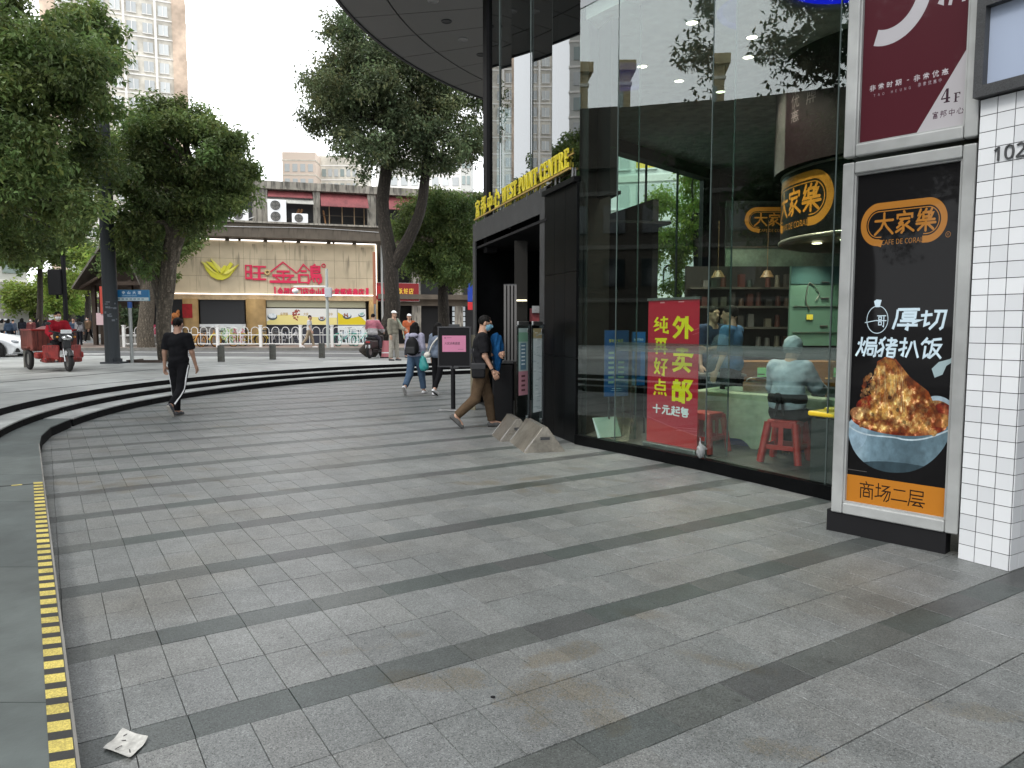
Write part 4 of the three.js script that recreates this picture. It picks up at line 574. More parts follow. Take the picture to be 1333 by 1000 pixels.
// ---------- lettering: strokes on a 0..k (20) grid, x then y downwards ----------
const GLYPH = {
  外: '61 19|64 b4 a9 6f 1j|49 8d|e1 ek|e8 kd', 卖: '42 g2|a0 a5|16 j6 i8|68 8a|4b 6c|0e ke|b8 be 8h 1k|cg ik', 部: '50 52|13 93|34 47|74 67|07 a7|29 2j|29 99 9j|2h 9h|c1 ck|c1 j1 f8 jc je hg fg',
  纯: '51 16 57 1b 7a|0h 7e|94 k3|97 9d id i7|e0 ei kj kg', 再: '12 j2|44 4k|44 g4 gk|a2 ae|49 g9|0e ke', 好: '40 2a 9j|84 6d 1j|06 a6|b2 j2 f7|f7 fk cj|ab kb', 点: '90 98|94 i4|38 3d|38 h8 hd 3d|3d hd|3g 1k|8g 9j|cg dj|hg jk',
  十: '09 k9|a0 ak', 元: '42 g2|17 j7|87 7d 1k|d7 dj kj kg', 起: '13 a3|60 68|08 b8|68 6h|6c ac|3a 3f 0k|3f 7j kk|c2 j2 j7 d7|d7 dd kd kb', 售: '60 16|35 3d|34 i4|37 h7|3a ha|b4 bd|3d jd|5f 5k|5f ff fk|5k fk',
  商: '90 a2|13 j3|64 76|d4 c6|28 2k|28 i8 ik|89 6b|c9 eb|6d 6i|6d ed ei|6i ei', 场: '15 75|40 4e|0g 8e|92 i2 a8 k8 ii fk|e9 8f|h9 ck', 二: '34 h4|0g kg', 层: '22 i2 i7 37|22 2b 0k|5b hb|3f kf|af 6j gj|eg ik',
  大: '07 k7|a0 a7 7e 0k|a8 dd kk', 家: '90 a2|26 23 i3 i6|57 f7|97 4b|6a 9e 9i 7k|8b 2f|9f 1j|fa bd kj', 樂: 'a0 92|73 7a|73 d3 da|7a da|77 d7|40 25 45 1a 5a|g0 e4 h4 ea ja|0d kd|ab ak|9d 2j|bd ij',
  厚: '21 k1|21 29 0k|74 7a|74 h4 ha|7a ha|77 h7|5c jc fe|ce ck aj|3g kg', 切: '07 96|42 4g 8e|a3 j3 ii gk|e3 dd 8k', 焗: '25 18|84 69|40 4b 0k|5b 7h|a1 j1 j6 a6|a1 aa 8k|a9 k9 kj ik|cc ci|cc hc hi|ci hi', 猪: '70 17|22 6a 5j 2j|7a 0g|93 i3|d0 d8|88 k8|j3 9d|bc bk|bc ic ik|bk ik|bg ig',
  扒: '05 85|50 5i 3h|0d 8a|c4 ba 8k|e3 ga kk', 饭: '50 07|34 84 66|48 4j 8g|i1 a2|a2 ac 8k|a7 i7 fe 9k|ba kk', 一: '1a ja', 哥: '12 j2|44 48|44 a4 a8|48 a8|f2 f9|0a ka|4c 4h|4c ac ah|4h ah|fa fk dj',
  富: 'a0 a2|25 22 i2 i5|56 f6|68 6b|68 e8 eb|6b eb|4d 4k|4d gd gk|4k gk|4g gg|ad ak', 邦: '13 93|17 97|0b ab|50 5b 1k|c1 ck|c1 j1 f8 jc je hg fg', 中: '25 2d|25 i5 id|2d id|a0 ak', 心: '28 0e|64 6i ii ie|91 b6|g5 kb',
  非: '70 7i 4k|14 74|19 79|0e 7d|c0 ck|c4 j4|c9 j9|ce ke', 常: 'a0 a4|51 64|f1 e4|18 15 j5 j8|67 6b|67 e7 eb|6b eb|3d 3j|3d hd hi|ab ak', 时: '13 1h|13 73 7h|1h 7h|1a 7a|86 k6|g1 gj dj|aa cd', 期: '04 a4|31 3f|81 8f|38 88|3b 8b|0f af|4g 1k|7g 9j|d2 de bk|d2 j2 jj hj|d8 j8|dd jd',
  优: '60 08|45 4k|86 k6|c0 c7 7k|f7 fj kj kg|g1 i4', 惠: '14 j4|a0 ab|46 4b|46 g6 gb|4b gb|49 g9|1c jc|3f 1j|7e 7j gj gg|ad cg|he kj', 折: '05 85|50 5i 3h|0d 8a|i1 b3|b3 bb 9k|b9 k9|g9 gk',
  旺: '12 1g|12 62 6g|1g 6g|19 69|93 k3|9a ja|8h kh|e3 eh', 金: 'a0 1a|a0 ja|69 e9|3d hd|a9 aj|5f 7h|ff dh|1j jj', 鴿: '50 08|50 a6|37 77|1b 1j|1b 9b 9j|1j 9j|f0 d2|c2 cb|c2 j2 j8|c5 j5|c8 j8|cb kb|cb cd kd ki ik|bf 9k|df ei|gf hi',
  门: '11 1k|30 54|61 i1 ij gj', 店: 'a0 a2|12 k2|12 19 0k|b4 b9|ba k7|5c 5k|5c hc hk|5k hk|b9 bc', 山: 'a1 ai|28 2i ii|i8 ij', 分: '80 09|c0 k9|4a ga fj dk|9a 2k', 牌: '21 2b 0k|27 87|61 67|2d 8d 8k|b2 b9|b2 j2 j9|b9 j9|b5 j5|0d kd|fa fk', 消: '02 34|07 39|0k 3c|d0 d6|81 a5|i1 g5|78 7k|78 i8 ik|7c ic|7g ig', 毒: '32 h2|a0 a8|45 g5|18 j8|4a 3h ih|4a ga gk|0d kd', 通: '01 34|07 37 3g 0i|3g 7k kk|61 i1 e4|75 7h|75 i5 ih|79 i9|7d id|c4 ch', 道: '01 34|07 37 3g 0i|3g 7k kk|80 a2|h0 f2|63 k3|85 8g|85 h5 hg|8g hg|89 h9|8c hc',
};
const GC = (c) => parseInt(c, 36);
const strokesOf = (ch) => (GLYPH[ch] ?? '').split('|').map((s) => s.split(' ').filter(Boolean).map((p) => [GC(p[0]) / 20, GC(p[1]) / 20]));
function drawCJK(x, text, cx, cy_, size, lw, o = {}) {      // (cx, cy_) is the top left; size is the em
  const w = size * (o.wide ?? 0.86), gap = o.gap ?? 0.12; x.lineCap = o.cap ?? 'square'; x.lineJoin = 'miter'; x.lineWidth = lw;
  [...text].forEach((ch, i) => {
    const ox = o.vertical ? cx : cx + i * (w + gap * size), oy = o.vertical ? cy_ + i * (size + gap * size) : cy_;
    if (!GLYPH[ch]) { x.fillText(ch, ox, oy + size * 0.9); return; }
    for (const s of strokesOf(ch)) { x.beginPath(); s.forEach(([a, b], k) => { const X = ox + a * w + (o.skew ?? 0) * (1 - b) * size, Y = oy + b * size; k ? x.lineTo(X, Y) : x.moveTo(X, Y); }); x.stroke(); }
  });
}
function strokeGeo(ch, size, lw, depth, wide = 0.9, brush = 0) {   // raised letter: a bevelled bar per stroke segment
  const gs = []; strokesOf(ch).forEach((s, si) => { for (let i = 0; i < s.length - 1; i++) { const [a, b] = [s[i], s[i + 1]], A = [a[0] * size * wide, (1 - a[1]) * size], Bq = [b[0] * size * wide, (1 - b[1]) * size], L = Math.hypot(Bq[0] - A[0], Bq[1] - A[1]) + lw * 0.8, an = Math.atan2(Bq[1] - A[1], Bq[0] - A[0]), k = 1 + brush * (hash(si, i, 3) - 0.3); gs.push(new THREE.BoxGeometry(L, lw * k, depth).rotateZ(an).translate((A[0] + Bq[0]) / 2, (A[1] + Bq[1]) / 2, depth * (0.5 + 0.003 * ((si * 3 + i) % 5)))); } });
  return mergeGeometries(gs.map((g) => g.toNonIndexed()));
}
const fontB = await new FontLoader().loadAsync('fonts/droid/droid_sans_bold.typeface.json');
const fontS = await new FontLoader().loadAsync('fonts/droid/droid_serif_bold.typeface.json');
const fontR = await new FontLoader().loadAsync('fonts/droid/droid_sans_regular.typeface.json');
const txt = (s, size, depth, font = fontB) => new TextGeometry(s, { font, size, depth, height: depth, curveSegments: 4, bevelEnabled: false });
const posterMat = (t, o = {}) => new THREE.MeshPhysicalMaterial({ map: t, roughness: 0.4, specularIntensity: 0.25, color: lin(0.66, 0.66, 0.66), clearcoat: 0.22, clearcoatRoughness: 0.03, ...o });
function logoCoral(x, cx, cy_, w, ink) {     // rounded gold band with the three characters and the small line below
  const h = w * 0.43; x.strokeStyle = ink; x.lineCap = 'butt'; x.lineWidth = w * 0.075; const r = h * 0.46;
  x.beginPath(); x.moveTo(cx - w * 0.25, cy_ + h * 0.5); x.arc(cx - w / 2 + r, cy_, r, Math.PI * 0.5, Math.PI * 1.5); x.arc(cx + w / 2 - r, cy_, r, -Math.PI / 2, Math.PI / 2); x.lineTo(cx + w * 0.25, cy_ + r); x.stroke();
  x.lineWidth = w * 0.011; const r2 = r - w * 0.058; x.beginPath(); x.moveTo(cx - w * 0.26, cy_ + r2); x.arc(cx - w / 2 + r, cy_, r2, Math.PI * 0.5, Math.PI * 1.5); x.arc(cx + w / 2 - r, cy_, r2, -Math.PI / 2, Math.PI / 2); x.lineTo(cx + w * 0.26, cy_ + r2); x.stroke();
  drawCJK(x, '大家樂', cx - w * 0.345, cy_ - h * 0.27, h * 0.52, w * 0.028, { wide: 1.0, gap: 0.16, cap: 'round' });
  x.fillStyle = ink; x.font = `${Math.round(w * 0.075)}px sans-serif`; x.textAlign = 'center'; x.fillText('CAFE DE CORAL', cx, cy_ + h * 0.53); x.textAlign = 'left';
}
// ---------- two framed posters ----------
const PA0 = at(1081, 665, -5.58), PB0 = at(1246.5, 700, -4.93);           // lower front corners of the frame
const pdir = V(PB0.x - PA0.x, 0, PB0.z - PA0.z), PW = pdir.length(); pdir.normalize(); const pnorm = V(-pdir.z, 0, pdir.x).multiplyScalar(-1);
const pTurn = Math.atan2(-pdir.z, pdir.x);      // local x runs along the poster to the right, z to the viewer
function lightbox(label, y0, y1, pic) {
  const t = thing('poster_lightbox', label, 'poster', V(PA0.x, 0, PA0.z), pTurn, undefined), f = 0.085, H = y1 - y0, yc = (y0 + y1) / 2;
  const prof = (w, h, x, y) => rbx(w, h, 0.07, 0.012, x, y, -0.035);
  part('frame_side', prof(f, H, f / 2, yc), M2.frame, t); part('frame_side', prof(f, H, PW - f / 2, yc), M2.frame, t); part('frame_rail', prof(PW - 2 * f - 0.003, f, PW / 2, y0 + f / 2), M2.frame, t); part('frame_rail', prof(PW - 2 * f - 0.003, f, PW / 2, y1 - f / 2), M2.frame, t);
  part('inner_bead', [bx(0.012, H - 2 * f, 0.05, f + 0.006, yc, -0.045), bx(0.012, H - 2 * f, 0.05, PW - f - 0.006, yc, -0.045), bx(PW - 2 * f, 0.012, 0.05, PW / 2, y0 + f + 0.006, -0.046), bx(PW - 2 * f, 0.012, 0.05, PW / 2, y1 - f - 0.006, -0.046)], M2.frame, t);
  part('poster', new THREE.PlaneGeometry(PW - 2 * f, H - 2 * f).translate(PW / 2, yc, -0.05), pic, t);
  part('cabinet', bx(PW - 0.02, H - 0.02, 0.16, PW / 2, yc, -0.155), M.darkGray, t);
  return t;
}
const foodTex = canvasTex(720, 2048, (x, w, h) => {
  x.fillStyle = '#060506'; x.fillRect(0, 0, w, h);
  const lg = x; lg.save(); logoCoral(x, w * 0.47, h * 0.155, w * 0.76, '#a9702a'); x.restore(); x.strokeStyle = '#a9702a'; x.lineWidth = 3; x.beginPath(); x.arc(w * 0.89, h * 0.2, 15, 0, 7); x.stroke(); x.font = '20px sans-serif'; x.fillStyle = '#a9702a'; x.fillText('R', w * 0.88, h * 0.2035);
  x.strokeStyle = '#cfe4ef'; drawCJK(x, '厚切', w * 0.42, h * 0.403, h * 0.06, 17, { wide: 1.35, gap: 0.1, skew: 0.12, cap: 'butt' }); drawCJK(x, '焗猪扒饭', w * 0.06, h * 0.487, h * 0.058, 15, { wide: 1.18, gap: 0.08, skew: 0.12, cap: 'butt' });
  x.lineWidth = 5; x.beginPath(); x.ellipse(w * 0.265, h * 0.435, w * 0.105, w * 0.115, 0, 0, 7); x.stroke(); x.beginPath(); x.moveTo(w * 0.14, h * 0.444); x.lineTo(w * 0.26, h * 0.437); x.stroke(); drawCJK(x, '哥', w * 0.26, h * 0.42, h * 0.036, 6, { wide: 0.9 });
  x.fillStyle = '#cfe4ef'; x.beginPath(); x.moveTo(w * 0.24, h * 0.398); x.lineTo(w * 0.225, h * 0.38); x.lineTo(w * 0.25, h * 0.375); x.lineTo(w * 0.3, h * 0.377); x.lineTo(w * 0.285, h * 0.398); x.fill();
  // the dish: bowl, pork chop, cheese, rice
  const el = (cx, cy_, a, b, c, r = 0) => { x.fillStyle = c; x.beginPath(); x.ellipse(cx * w, cy_ * h, a * w, b * h, r, 0, 7); x.fill(); };
  const poly = (pts, c) => { x.fillStyle = c; x.beginPath(); pts.forEach(([a, b], i) => i ? x.lineTo(a * w, b * h) : x.moveTo(a * w, b * h)); x.closePath(); x.fill(); };
  x.save(); x.beginPath(); x.moveTo(0, h * 0.755); x.bezierCurveTo(w * 0.02, h * 0.87, w * 0.3, h * 0.9, w * 0.55, h * 0.885); x.bezierCurveTo(w * 0.8, h * 0.875, w * 0.98, h * 0.8, w, h * 0.74); x.lineTo(w, h * 0.68); x.bezierCurveTo(w * 0.6, h * 0.66, w * 0.2, h * 0.68, 0, h * 0.755); x.closePath(); const bg = x.createLinearGradient(0, 0, w, 0); bg.addColorStop(0, '#a9bfca'); bg.addColorStop(0.25, '#6d8794'); bg.addColorStop(0.6, '#4d626c'); bg.addColorStop(1, '#6f8995'); x.fillStyle = bg; x.fill(); x.clip();
  el(0.1, 0.79, 0.1, 0.05, '#8fa9b8', 0.5); el(0.6, 0.885, 0.5, 0.03, '#33454d'); x.restore();
  x.strokeStyle = '#b9cad2'; x.lineWidth = 9; x.beginPath(); x.moveTo(0, h * 0.757); x.bezierCurveTo(w * 0.15, h * 0.80, w * 0.4, h * 0.775, w * 0.55, h * 0.785); x.bezierCurveTo(w * 0.75, h * 0.79, w * 0.92, h * 0.755, w, h * 0.742); x.stroke();
  el(0.9, 0.683, 0.14, 0.03, '#9fb2bd', 0.3); el(0.9, 0.69, 0.12, 0.024, '#c8a06a', 0.3);
  el(0.5, 0.735, 0.46, 0.04, '#7a2414'); el(0.22, 0.685, 0.14, 0.022, '#a3231f', -0.3); el(0.93, 0.7, 0.1, 0.028, '#8d2018', 0.5); el(0.12, 0.72, 0.1, 0.02, '#c7a071'); el(0.9, 0.72, 0.1, 0.02, '#b06a35');
  poly([[0.28, 0.56], [0.36, 0.545], [0.46, 0.55], [0.6, 0.6], [0.78, 0.64], [0.88, 0.7], [0.85, 0.745], [0.6, 0.765], [0.3, 0.77], [0.12, 0.745], [0.2, 0.71], [0.27, 0.65]], '#8f4a1d');
  poly([[0.29, 0.565], [0.36, 0.55], [0.45, 0.555], [0.52, 0.59], [0.47, 0.63], [0.5, 0.69], [0.52, 0.72], [0.35, 0.735], [0.14, 0.735], [0.24, 0.7], [0.29, 0.65]], '#c8923e');
  for (let i = 0; i < 900; i++) { const a = hash(i, 1, 50), b = hash(i, 2, 50), px = 0.14 + 0.72 * a, py = 0.56 + 0.2 * b; if (py < 0.56 + Math.abs(px - 0.36) * 0.26) continue; x.fillStyle = ['#e0b055', '#b5722b', '#7c3a17', '#d8c08a', '#9a3a1a', '#efd890'][Math.floor(hash(i, 3, 50) * 6)]; x.globalAlpha = 0.5; x.beginPath(); x.ellipse(px * w, py * h, w * (0.006 + 0.022 * hash(i, 4, 50)), h * (0.002 + 0.006 * hash(i, 5, 50)), hash(i, 6, 50) * 3, 0, 7); x.fill(); } x.globalAlpha = 1;
  x.lineWidth = 3; for (let i = 0; i < 40; i++) { x.strokeStyle = i % 2 ? '#ecd9a0' : '#d9a347'; const a = 0.28 + 0.3 * hash(i, 7, 50); x.beginPath(); x.moveTo(a * w, h * (0.57 + 0.05 * hash(i, 8, 50))); x.quadraticCurveTo((a + 0.02) * w, h * 0.63, (a - 0.03 + 0.1 * hash(i, 9, 50)) * w, h * (0.66 + 0.05 * hash(i, 10, 50))); x.stroke(); }
  for (const [a, b] of [[0.42, 0.665], [0.25, 0.72], [0.57, 0.735], [0.5, 0.7]]) el(a, b, 0.018, 0.006, '#3a2c18');
  { // photographic grain of the print: melted cheese, crust and sauce
    const X0 = 0, Y0 = Math.round(h * 0.53), Wd = w, Hd = Math.round(h * 0.37), im = x.getImageData(X0, Y0, Wd, Hd), D = im.data;
    for (let j = 0; j < Hd; j++) for (let i = 0; i < Wd; i++) {
      const k = (j * Wd + i) * 4, r = D[k], g = D[k + 1], b = D[k + 2], u = i / Wd, v = (j + Y0) / h; if (r + g + b < 60) continue;
      const n1 = fbm(u, v * 2.8, 16, 5, 4), n2 = fbm(u * 1.3 % 1, v * 3.1 % 1, 26, 9, 4), food = r > b * 1.35;
      if (food) { const c = cl((n1 - 0.4) * 4), sh = 0.5 + 0.75 * n2 + 0.35 * (n1 - 0.5), hi = n2 > 0.64 && n1 > 0.42 ? 60 * cl((n2 - 0.64) * 9) : 0; const fy = [222, 182, 108], fr = [120, 50, 22]; for (let q = 0; q < 3; q++) D[k + q] = Math.max(0, Math.min(255, (D[k + q] * 0.55 + (fr[q] + (fy[q] - fr[q]) * c) * 0.45) * sh + hi)); }
      else for (let q = 0; q < 3; q++) D[k + q] = Math.max(0, Math.min(255, D[k + q] * (0.9 + 0.2 * n2) * (0.86 + 0.28 * n1)));
    }
    x.putImageData(im, X0, Y0);
  }
  poly([[0.8, 0.575], [0.86, 0.555], [0.96, 0.545], [1, 0.53], [1, 0.55], [0.93, 0.565], [0.9, 0.59], [0.83, 0.6]], '#9fb4b8');
  x.fillStyle = '#c07a24'; x.fillRect(0, h * 0.912, w, h * 0.09); x.strokeStyle = '#241408'; drawCJK(x, '商场二层', w * 0.15, h * 0.928, h * 0.05, 8, { wide: 1.05, gap: 0.1 });
  x.fillStyle = '#6d6a68'; x.fillRect(w * 0.02, h * 0.896, w * 0.2, 3);
});
const saleTex = canvasTex(720, 2048, (x, w, h) => {
  x.fillStyle = '#4d1a24'; x.fillRect(0, 0, w, h);
  x.fillStyle = '#b6b3b6'; x.beginPath(); x.moveTo(w, h * 0.78); x.lineTo(w, h); x.lineTo(w * 0.55, h); x.closePath(); x.fill();
  x.strokeStyle = '#b9b7bb'; x.lineWidth = 92; x.beginPath(); x.arc(w * 0.25, h * 0.585, w * 0.34, -0.7, 1.9); x.stroke(); x.lineWidth = 70; x.beginPath(); x.moveTo(w * 0.18, h * 0.42); x.lineTo(w * 0.52, h * 0.42); x.stroke(); x.beginPath(); x.moveTo(w * 0.2, h * 0.42); x.lineTo(w * 0.16, h * 0.51); x.stroke();
  drawCJK(x, '折', w * 0.66, h * 0.545, h * 0.12, 22, { wide: 0.98, cap: 'butt' });
  x.lineWidth = 2; x.beginPath(); x.moveTo(w * 0.42, h * 0.715); x.lineTo(w * 0.47, h * 0.68); x.stroke();
  x.strokeStyle = '#bdb9bd'; drawCJK(x, '非常时期', w * 0.1, h * 0.832, h * 0.0165, 4.4, { wide: 1.15, gap: 0.62 }); x.fillStyle = '#bdb9bd'; x.fillRect(w * 0.455, h * 0.839, 14, 4); drawCJK(x, '非常优惠', w * 0.52, h * 0.832, h * 0.0165, 4.4, { wide: 1.15, gap: 0.62 });
  x.fillStyle = '#a79fa6'; x.font = '22px sans-serif'; [...'TAO HEUNG'].forEach((c, i) => x.fillText(c, w * 0.14 + i * 30, h * 0.867)); x.strokeStyle = '#a79fa6'; drawCJK(x, '非常优惠中', w * 0.56, h * 0.855, h * 0.011, 2.2, { gap: 0.6 });
  x.fillStyle = '#3a2530'; x.font = 'bold 108px serif'; x.fillText('4', w * 0.77, h * 0.925); x.font = 'bold 70px serif'; x.fillText('F', w * 0.88, h * 0.928); x.strokeStyle = '#4a3340'; drawCJK(x, '富邦中心', w * 0.7, h * 0.945, h * 0.0175, 3.6, { wide: 1.1, gap: 0.34 });
});
lightbox('framed black poster of a cheesy baked pork chop rice bowl', 0.155, 2.79, posterMat(foodTex));
lightbox('framed maroon discount poster reading 4F hung above the food poster', 2.83, 5.46, posterMat(saleTex));
solo('poster_plinth', [wallGeo(PA0.x + pdir.x * 0.04, PA0.z + pdir.z * 0.04 - 0.1, PB0.x - pdir.x * 0.002, PB0.z - pdir.z * 0.002 - 0.1, -0.01, 0.165, 0.1)], M.blackMatt, 'black plinth under the framed food poster', 'plinth');
// ---------- white tiled pillar ----------
{
  const Pc = gp(1313, 744, 0), PLq = gp(1248, 727, 0), d1 = V(PLq.x - Pc.x, 0, PLq.z - Pc.z), w1 = 0.316; d1.normalize(); const d2 = V(0.86, 0, -0.51).normalize();
  const t = thing('tiled_pillar', 'white tiled pillar with black joints and the number 102 at the right edge', 'pillar', Pc.clone()), tileM = [0, 1, 2].map((i) => new THREE.MeshPhysicalMaterial({ color: lin(0.5 + 0.035 * i, 0.515 + 0.035 * i, 0.53 + 0.034 * i), roughness: 0.35, clearcoat: 0.3, clearcoatRoughness: 0.2 })), grout = mat(lin(0.02, 0.02, 0.022), 0.9);
  const ts = 0.1053, H = 3.06, g0 = bx(ts - 0.005, ts - 0.005, 0.008, 0, 0, 0);
  const rows = Math.floor(H / ts); let c = 0;
  const place = (dir, out, n) => { const ry = Math.atan2(out.x, out.z); for (let i = 0; i < n; i++) for (let j = 0; j < rows; j++) { const m = part('tile', g0, tileM[Math.floor(hash(i, j, 70 + n) * 3)], t); m.position.copy(dir).multiplyScalar((i + 0.5) * ts).addScaledVector(out, 0.001 + 0.0012 * hash(i, j, 8)); m.position.y = (j + 0.5) * ts; m.rotation.y = ry; c++; } };
  const o1 = V(d1.z, 0, -d1.x); if (o1.z < 0) o1.negate(); const o2 = V(d2.z, 0, -d2.x); if (o2.dot(V(0, 0, 1)) < 0) o2.negate();
  place(d1, o1, 3); place(d2, o2, 4);
  const s = new THREE.Shape(); const q = [V(0, 0, 0), d1.clone().multiplyScalar(w1), d1.clone().multiplyScalar(w1).addScaledVector(d2, 0.9), d2.clone().multiplyScalar(0.9)]; s.setFromPoints(q.map((p) => new THREE.Vector2(p.x, -p.z))); part('grout_core', muv(new THREE.ExtrudeGeometry(s, { depth: H, bevelEnabled: false }).rotateX(-Math.PI / 2)), grout, t);
  // numerals
  const ry = Math.atan2(o1.x, o1.z), num = txt('102', 0.088, 0.012, fontR), nm = part('house_number', num, M.darkGray, t); const np = at(1294, 202, Pc.z); nm.position.copy(d1).multiplyScalar(0.225).addScaledVector(o1, 0.006); nm.position.y = np.y + 0.0; nm.rotation.y = ry;
  // glazed panel above the pillar
  const wn = thing('window_panel', 'pale blue window panels in black frames above the white tiled pillar', 'window', Pc.clone().setY(H), Math.atan2(o1.x, o1.z));
  const pane = new THREE.MeshPhysicalMaterial({ color: lin(0.3, 0.35, 0.45), roughness: 0.25, clearcoat: 1, clearcoatRoughness: 0.05 });
  const x0 = -0.335, x1 = 1.2, fr = (a, b, cc, dd) => part('frame', bx(b - a, dd - cc, 0.1, (a + b) / 2, (cc + dd) / 2, 0.02), M.darkGray, wn);
  fr(x0, x0 + 0.055, 0.0, 2.4); fr(x0 + 0.055, x1, 0.0, 0.07); fr(x0 + 0.055, x1, 0.56, 0.62); fr(x0 + 0.055, x1, 1.5, 1.56);
  part('pane', bx(x1 - x0, 0.49, 0.02, (x0 + x1) / 2, 0.315, 0.0), pane, wn); part('pane', bx(x1 - x0, 0.88, 0.02, (x0 + x1) / 2, 1.06, 0.0), pane, wn);
}
// ---------- yellow letters on the portal ----------
{
  const PR = V(0.5, 0, -10.9), PL = V(-0.78, 0, -15.0), dL = PR.clone().sub(PL).normalize(), ry = Math.atan2(-dL.z, dL.x), yl = new THREE.MeshStandardMaterial({ color: lin(0.56, 0.47, 0.02), roughness: 0.4 }), ys = mat(lin(0.3, 0.2, 0.05), 0.6);
  const start = PL.clone().addScaledVector(dL, 0.22).setY(3.66), t = thing('letter_sign', 'raised yellow letters of the building name standing on the portal', 'sign', start, ry); let xx = 0;
  for (const ch of '富邦中心') { const m = part('letter', strokeGeo(ch, 0.35, 0.032, 0.022, 0.92), yl, t); m.position.set(xx, 0, 0); xx += 0.45; }
  xx += 0.05; for (const w of ['WEST', 'POINT', 'CENTRE']) { for (const ch of w) { const g = txt(ch, 0.255, 0.022, fontS); g.computeBoundingBox(); const m = part('letter', g, yl, t); m.position.set(xx, 0.04, 0); m.scale.x = 0.74; xx += (g.boundingBox.max.x - g.boundingBox.min.x) * 0.74 + 0.03; } xx += 0.09; }
  part('letter_rail', [bx(xx, 0.025, 0.03, xx / 2, 0.0, 0.03), bx(xx, 0.02, 0.02, xx / 2, 0.2, -0.02)], ys, t); const st = []; for (let i = 0; i <= 8; i++) st.push(bx(0.02, 0.12, 0.02, xx * i / 8, -0.05, 0.0)); part('letter_stand', st, M.steel, t);
}
// ---------- sign on the restaurant ----------
{
  const red = mat(lin(0.62, 0.02, 0.075), 0.45), edge = mat(lin(0.75, 0.3, 0.35), 0.5), yel = mat(lin(0.6, 0.56, 0.04), 0.45), L = (px, py, z = 0.05) => { const [x, y] = toLocal(px, py); return loc(x, y, z); };
  const t = thing('letter_sign', 'large red brush style characters on the yellow restaurant sign', 'sign', L(319, 369), fTurn), s0 = toLocal(319, 369);
  [['旺', 319, 345, 367, 344], ['金', 350, 387, 368, 342], ['鴿', 388, 417, 369, 345]].forEach(([ch, a, b, y0, y1]) => { const [xa, ya] = toLocal(a, y0), [xb, yb] = toLocal(b, y1); const m = part('letter', strokeGeo(ch, yb - ya, 0.1, 0.05, (xb - xa) / (yb - ya), 0.9), red, t); m.position.set(xa - s0[0], ya - s0[1], 0); });
  part('registered_mark', new THREE.TorusGeometry(0.1, 0.03, 6, 16).translate(toLocal(421, 346)[0] - s0[0], toLocal(421, 346)[1] - s0[1], 0.03), red, t);
  part('small_emblem', new THREE.TorusGeometry(0.12, 0.06, 6, 14).translate(toLocal(348, 355)[0] - s0[0], toLocal(348, 355)[1] - s0[1], 0.05), mat(lin(0.5, 0.35, 0.15), 0.5), t);
  const t2 = thing('letter_sign', 'row of small red characters along the bottom of the restaurant sign', 'sign', L(358, 385), fTurn), q0 = toLocal(358, 385), q1 = toLocal(478, 387), row = '金牌鴿门店中山道大家部消毒店', n = row.length;
  part('end_bar', bx(0.09, 0.5, 0.05, 0, 0.28, 0.02), red, t2); part('end_bar', bx(0.16, 0.5, 0.05, q1[0] - q0[0], 0.28, 0.02), red, t2);
  [...row].forEach((ch, i) => { const m = part('letter', strokeGeo(ch, 0.4, 0.06, 0.05, 0.72), red, t2); m.position.set(0.16 + i * (q1[0] - q0[0] - 0.3) / n, 0.06, 0); });
  // the yellow feather emblem: overlapping leaves fanning up from a bowl
  const e = thing('wall_emblem', 'yellow feathered crescent emblem at the left of the restaurant sign', 'emblem', L(286, 364), fTurn), e0 = toLocal(286, 364), P = (px, py) => { const [x, y] = toLocal(px, py); return [x - e0[0], y - e0[1]]; };
  const lobe = (pts, d) => { const s = new THREE.Shape(); pts.forEach(([a, b], i) => { const q = P(a, b); i ? s.lineTo(...q) : s.moveTo(...q); }); s.closePath(); return new THREE.ExtrudeGeometry(s, { depth: d, bevelEnabled: true, bevelSize: 0.015, bevelThickness: 0.015, bevelSegments: 1 }); };
  part('bowl', lobe([[265, 344], [269, 352], [275, 360], [283, 364], [290, 364.5], [298, 361], [305, 352], [311, 344], [303, 350], [296, 354], [288, 356], [279, 354], [272, 349]], 0.08), yel, e);
  [[[262, 341], [268, 343], [277, 352], [282, 357], [274, 352]], [[268, 341], [276, 342], [283, 350], [286, 357], [279, 351]], [[274, 337], [279, 341], [287, 349], [289, 357], [283, 350]], [[300, 342], [303, 344], [298, 352], [290, 357], [294, 350]], [[308, 346], [304, 351], [298, 356], [290, 358], [298, 352]], [[292, 346], [295, 347], [293, 352], [288, 357], [288, 351]]].forEach((p, i) => part('feather', lobe(p, 0.1 + 0.012 * i), i % 2 ? yel : mat(lin(0.68, 0.63, 0.12), 0.45), e));
}
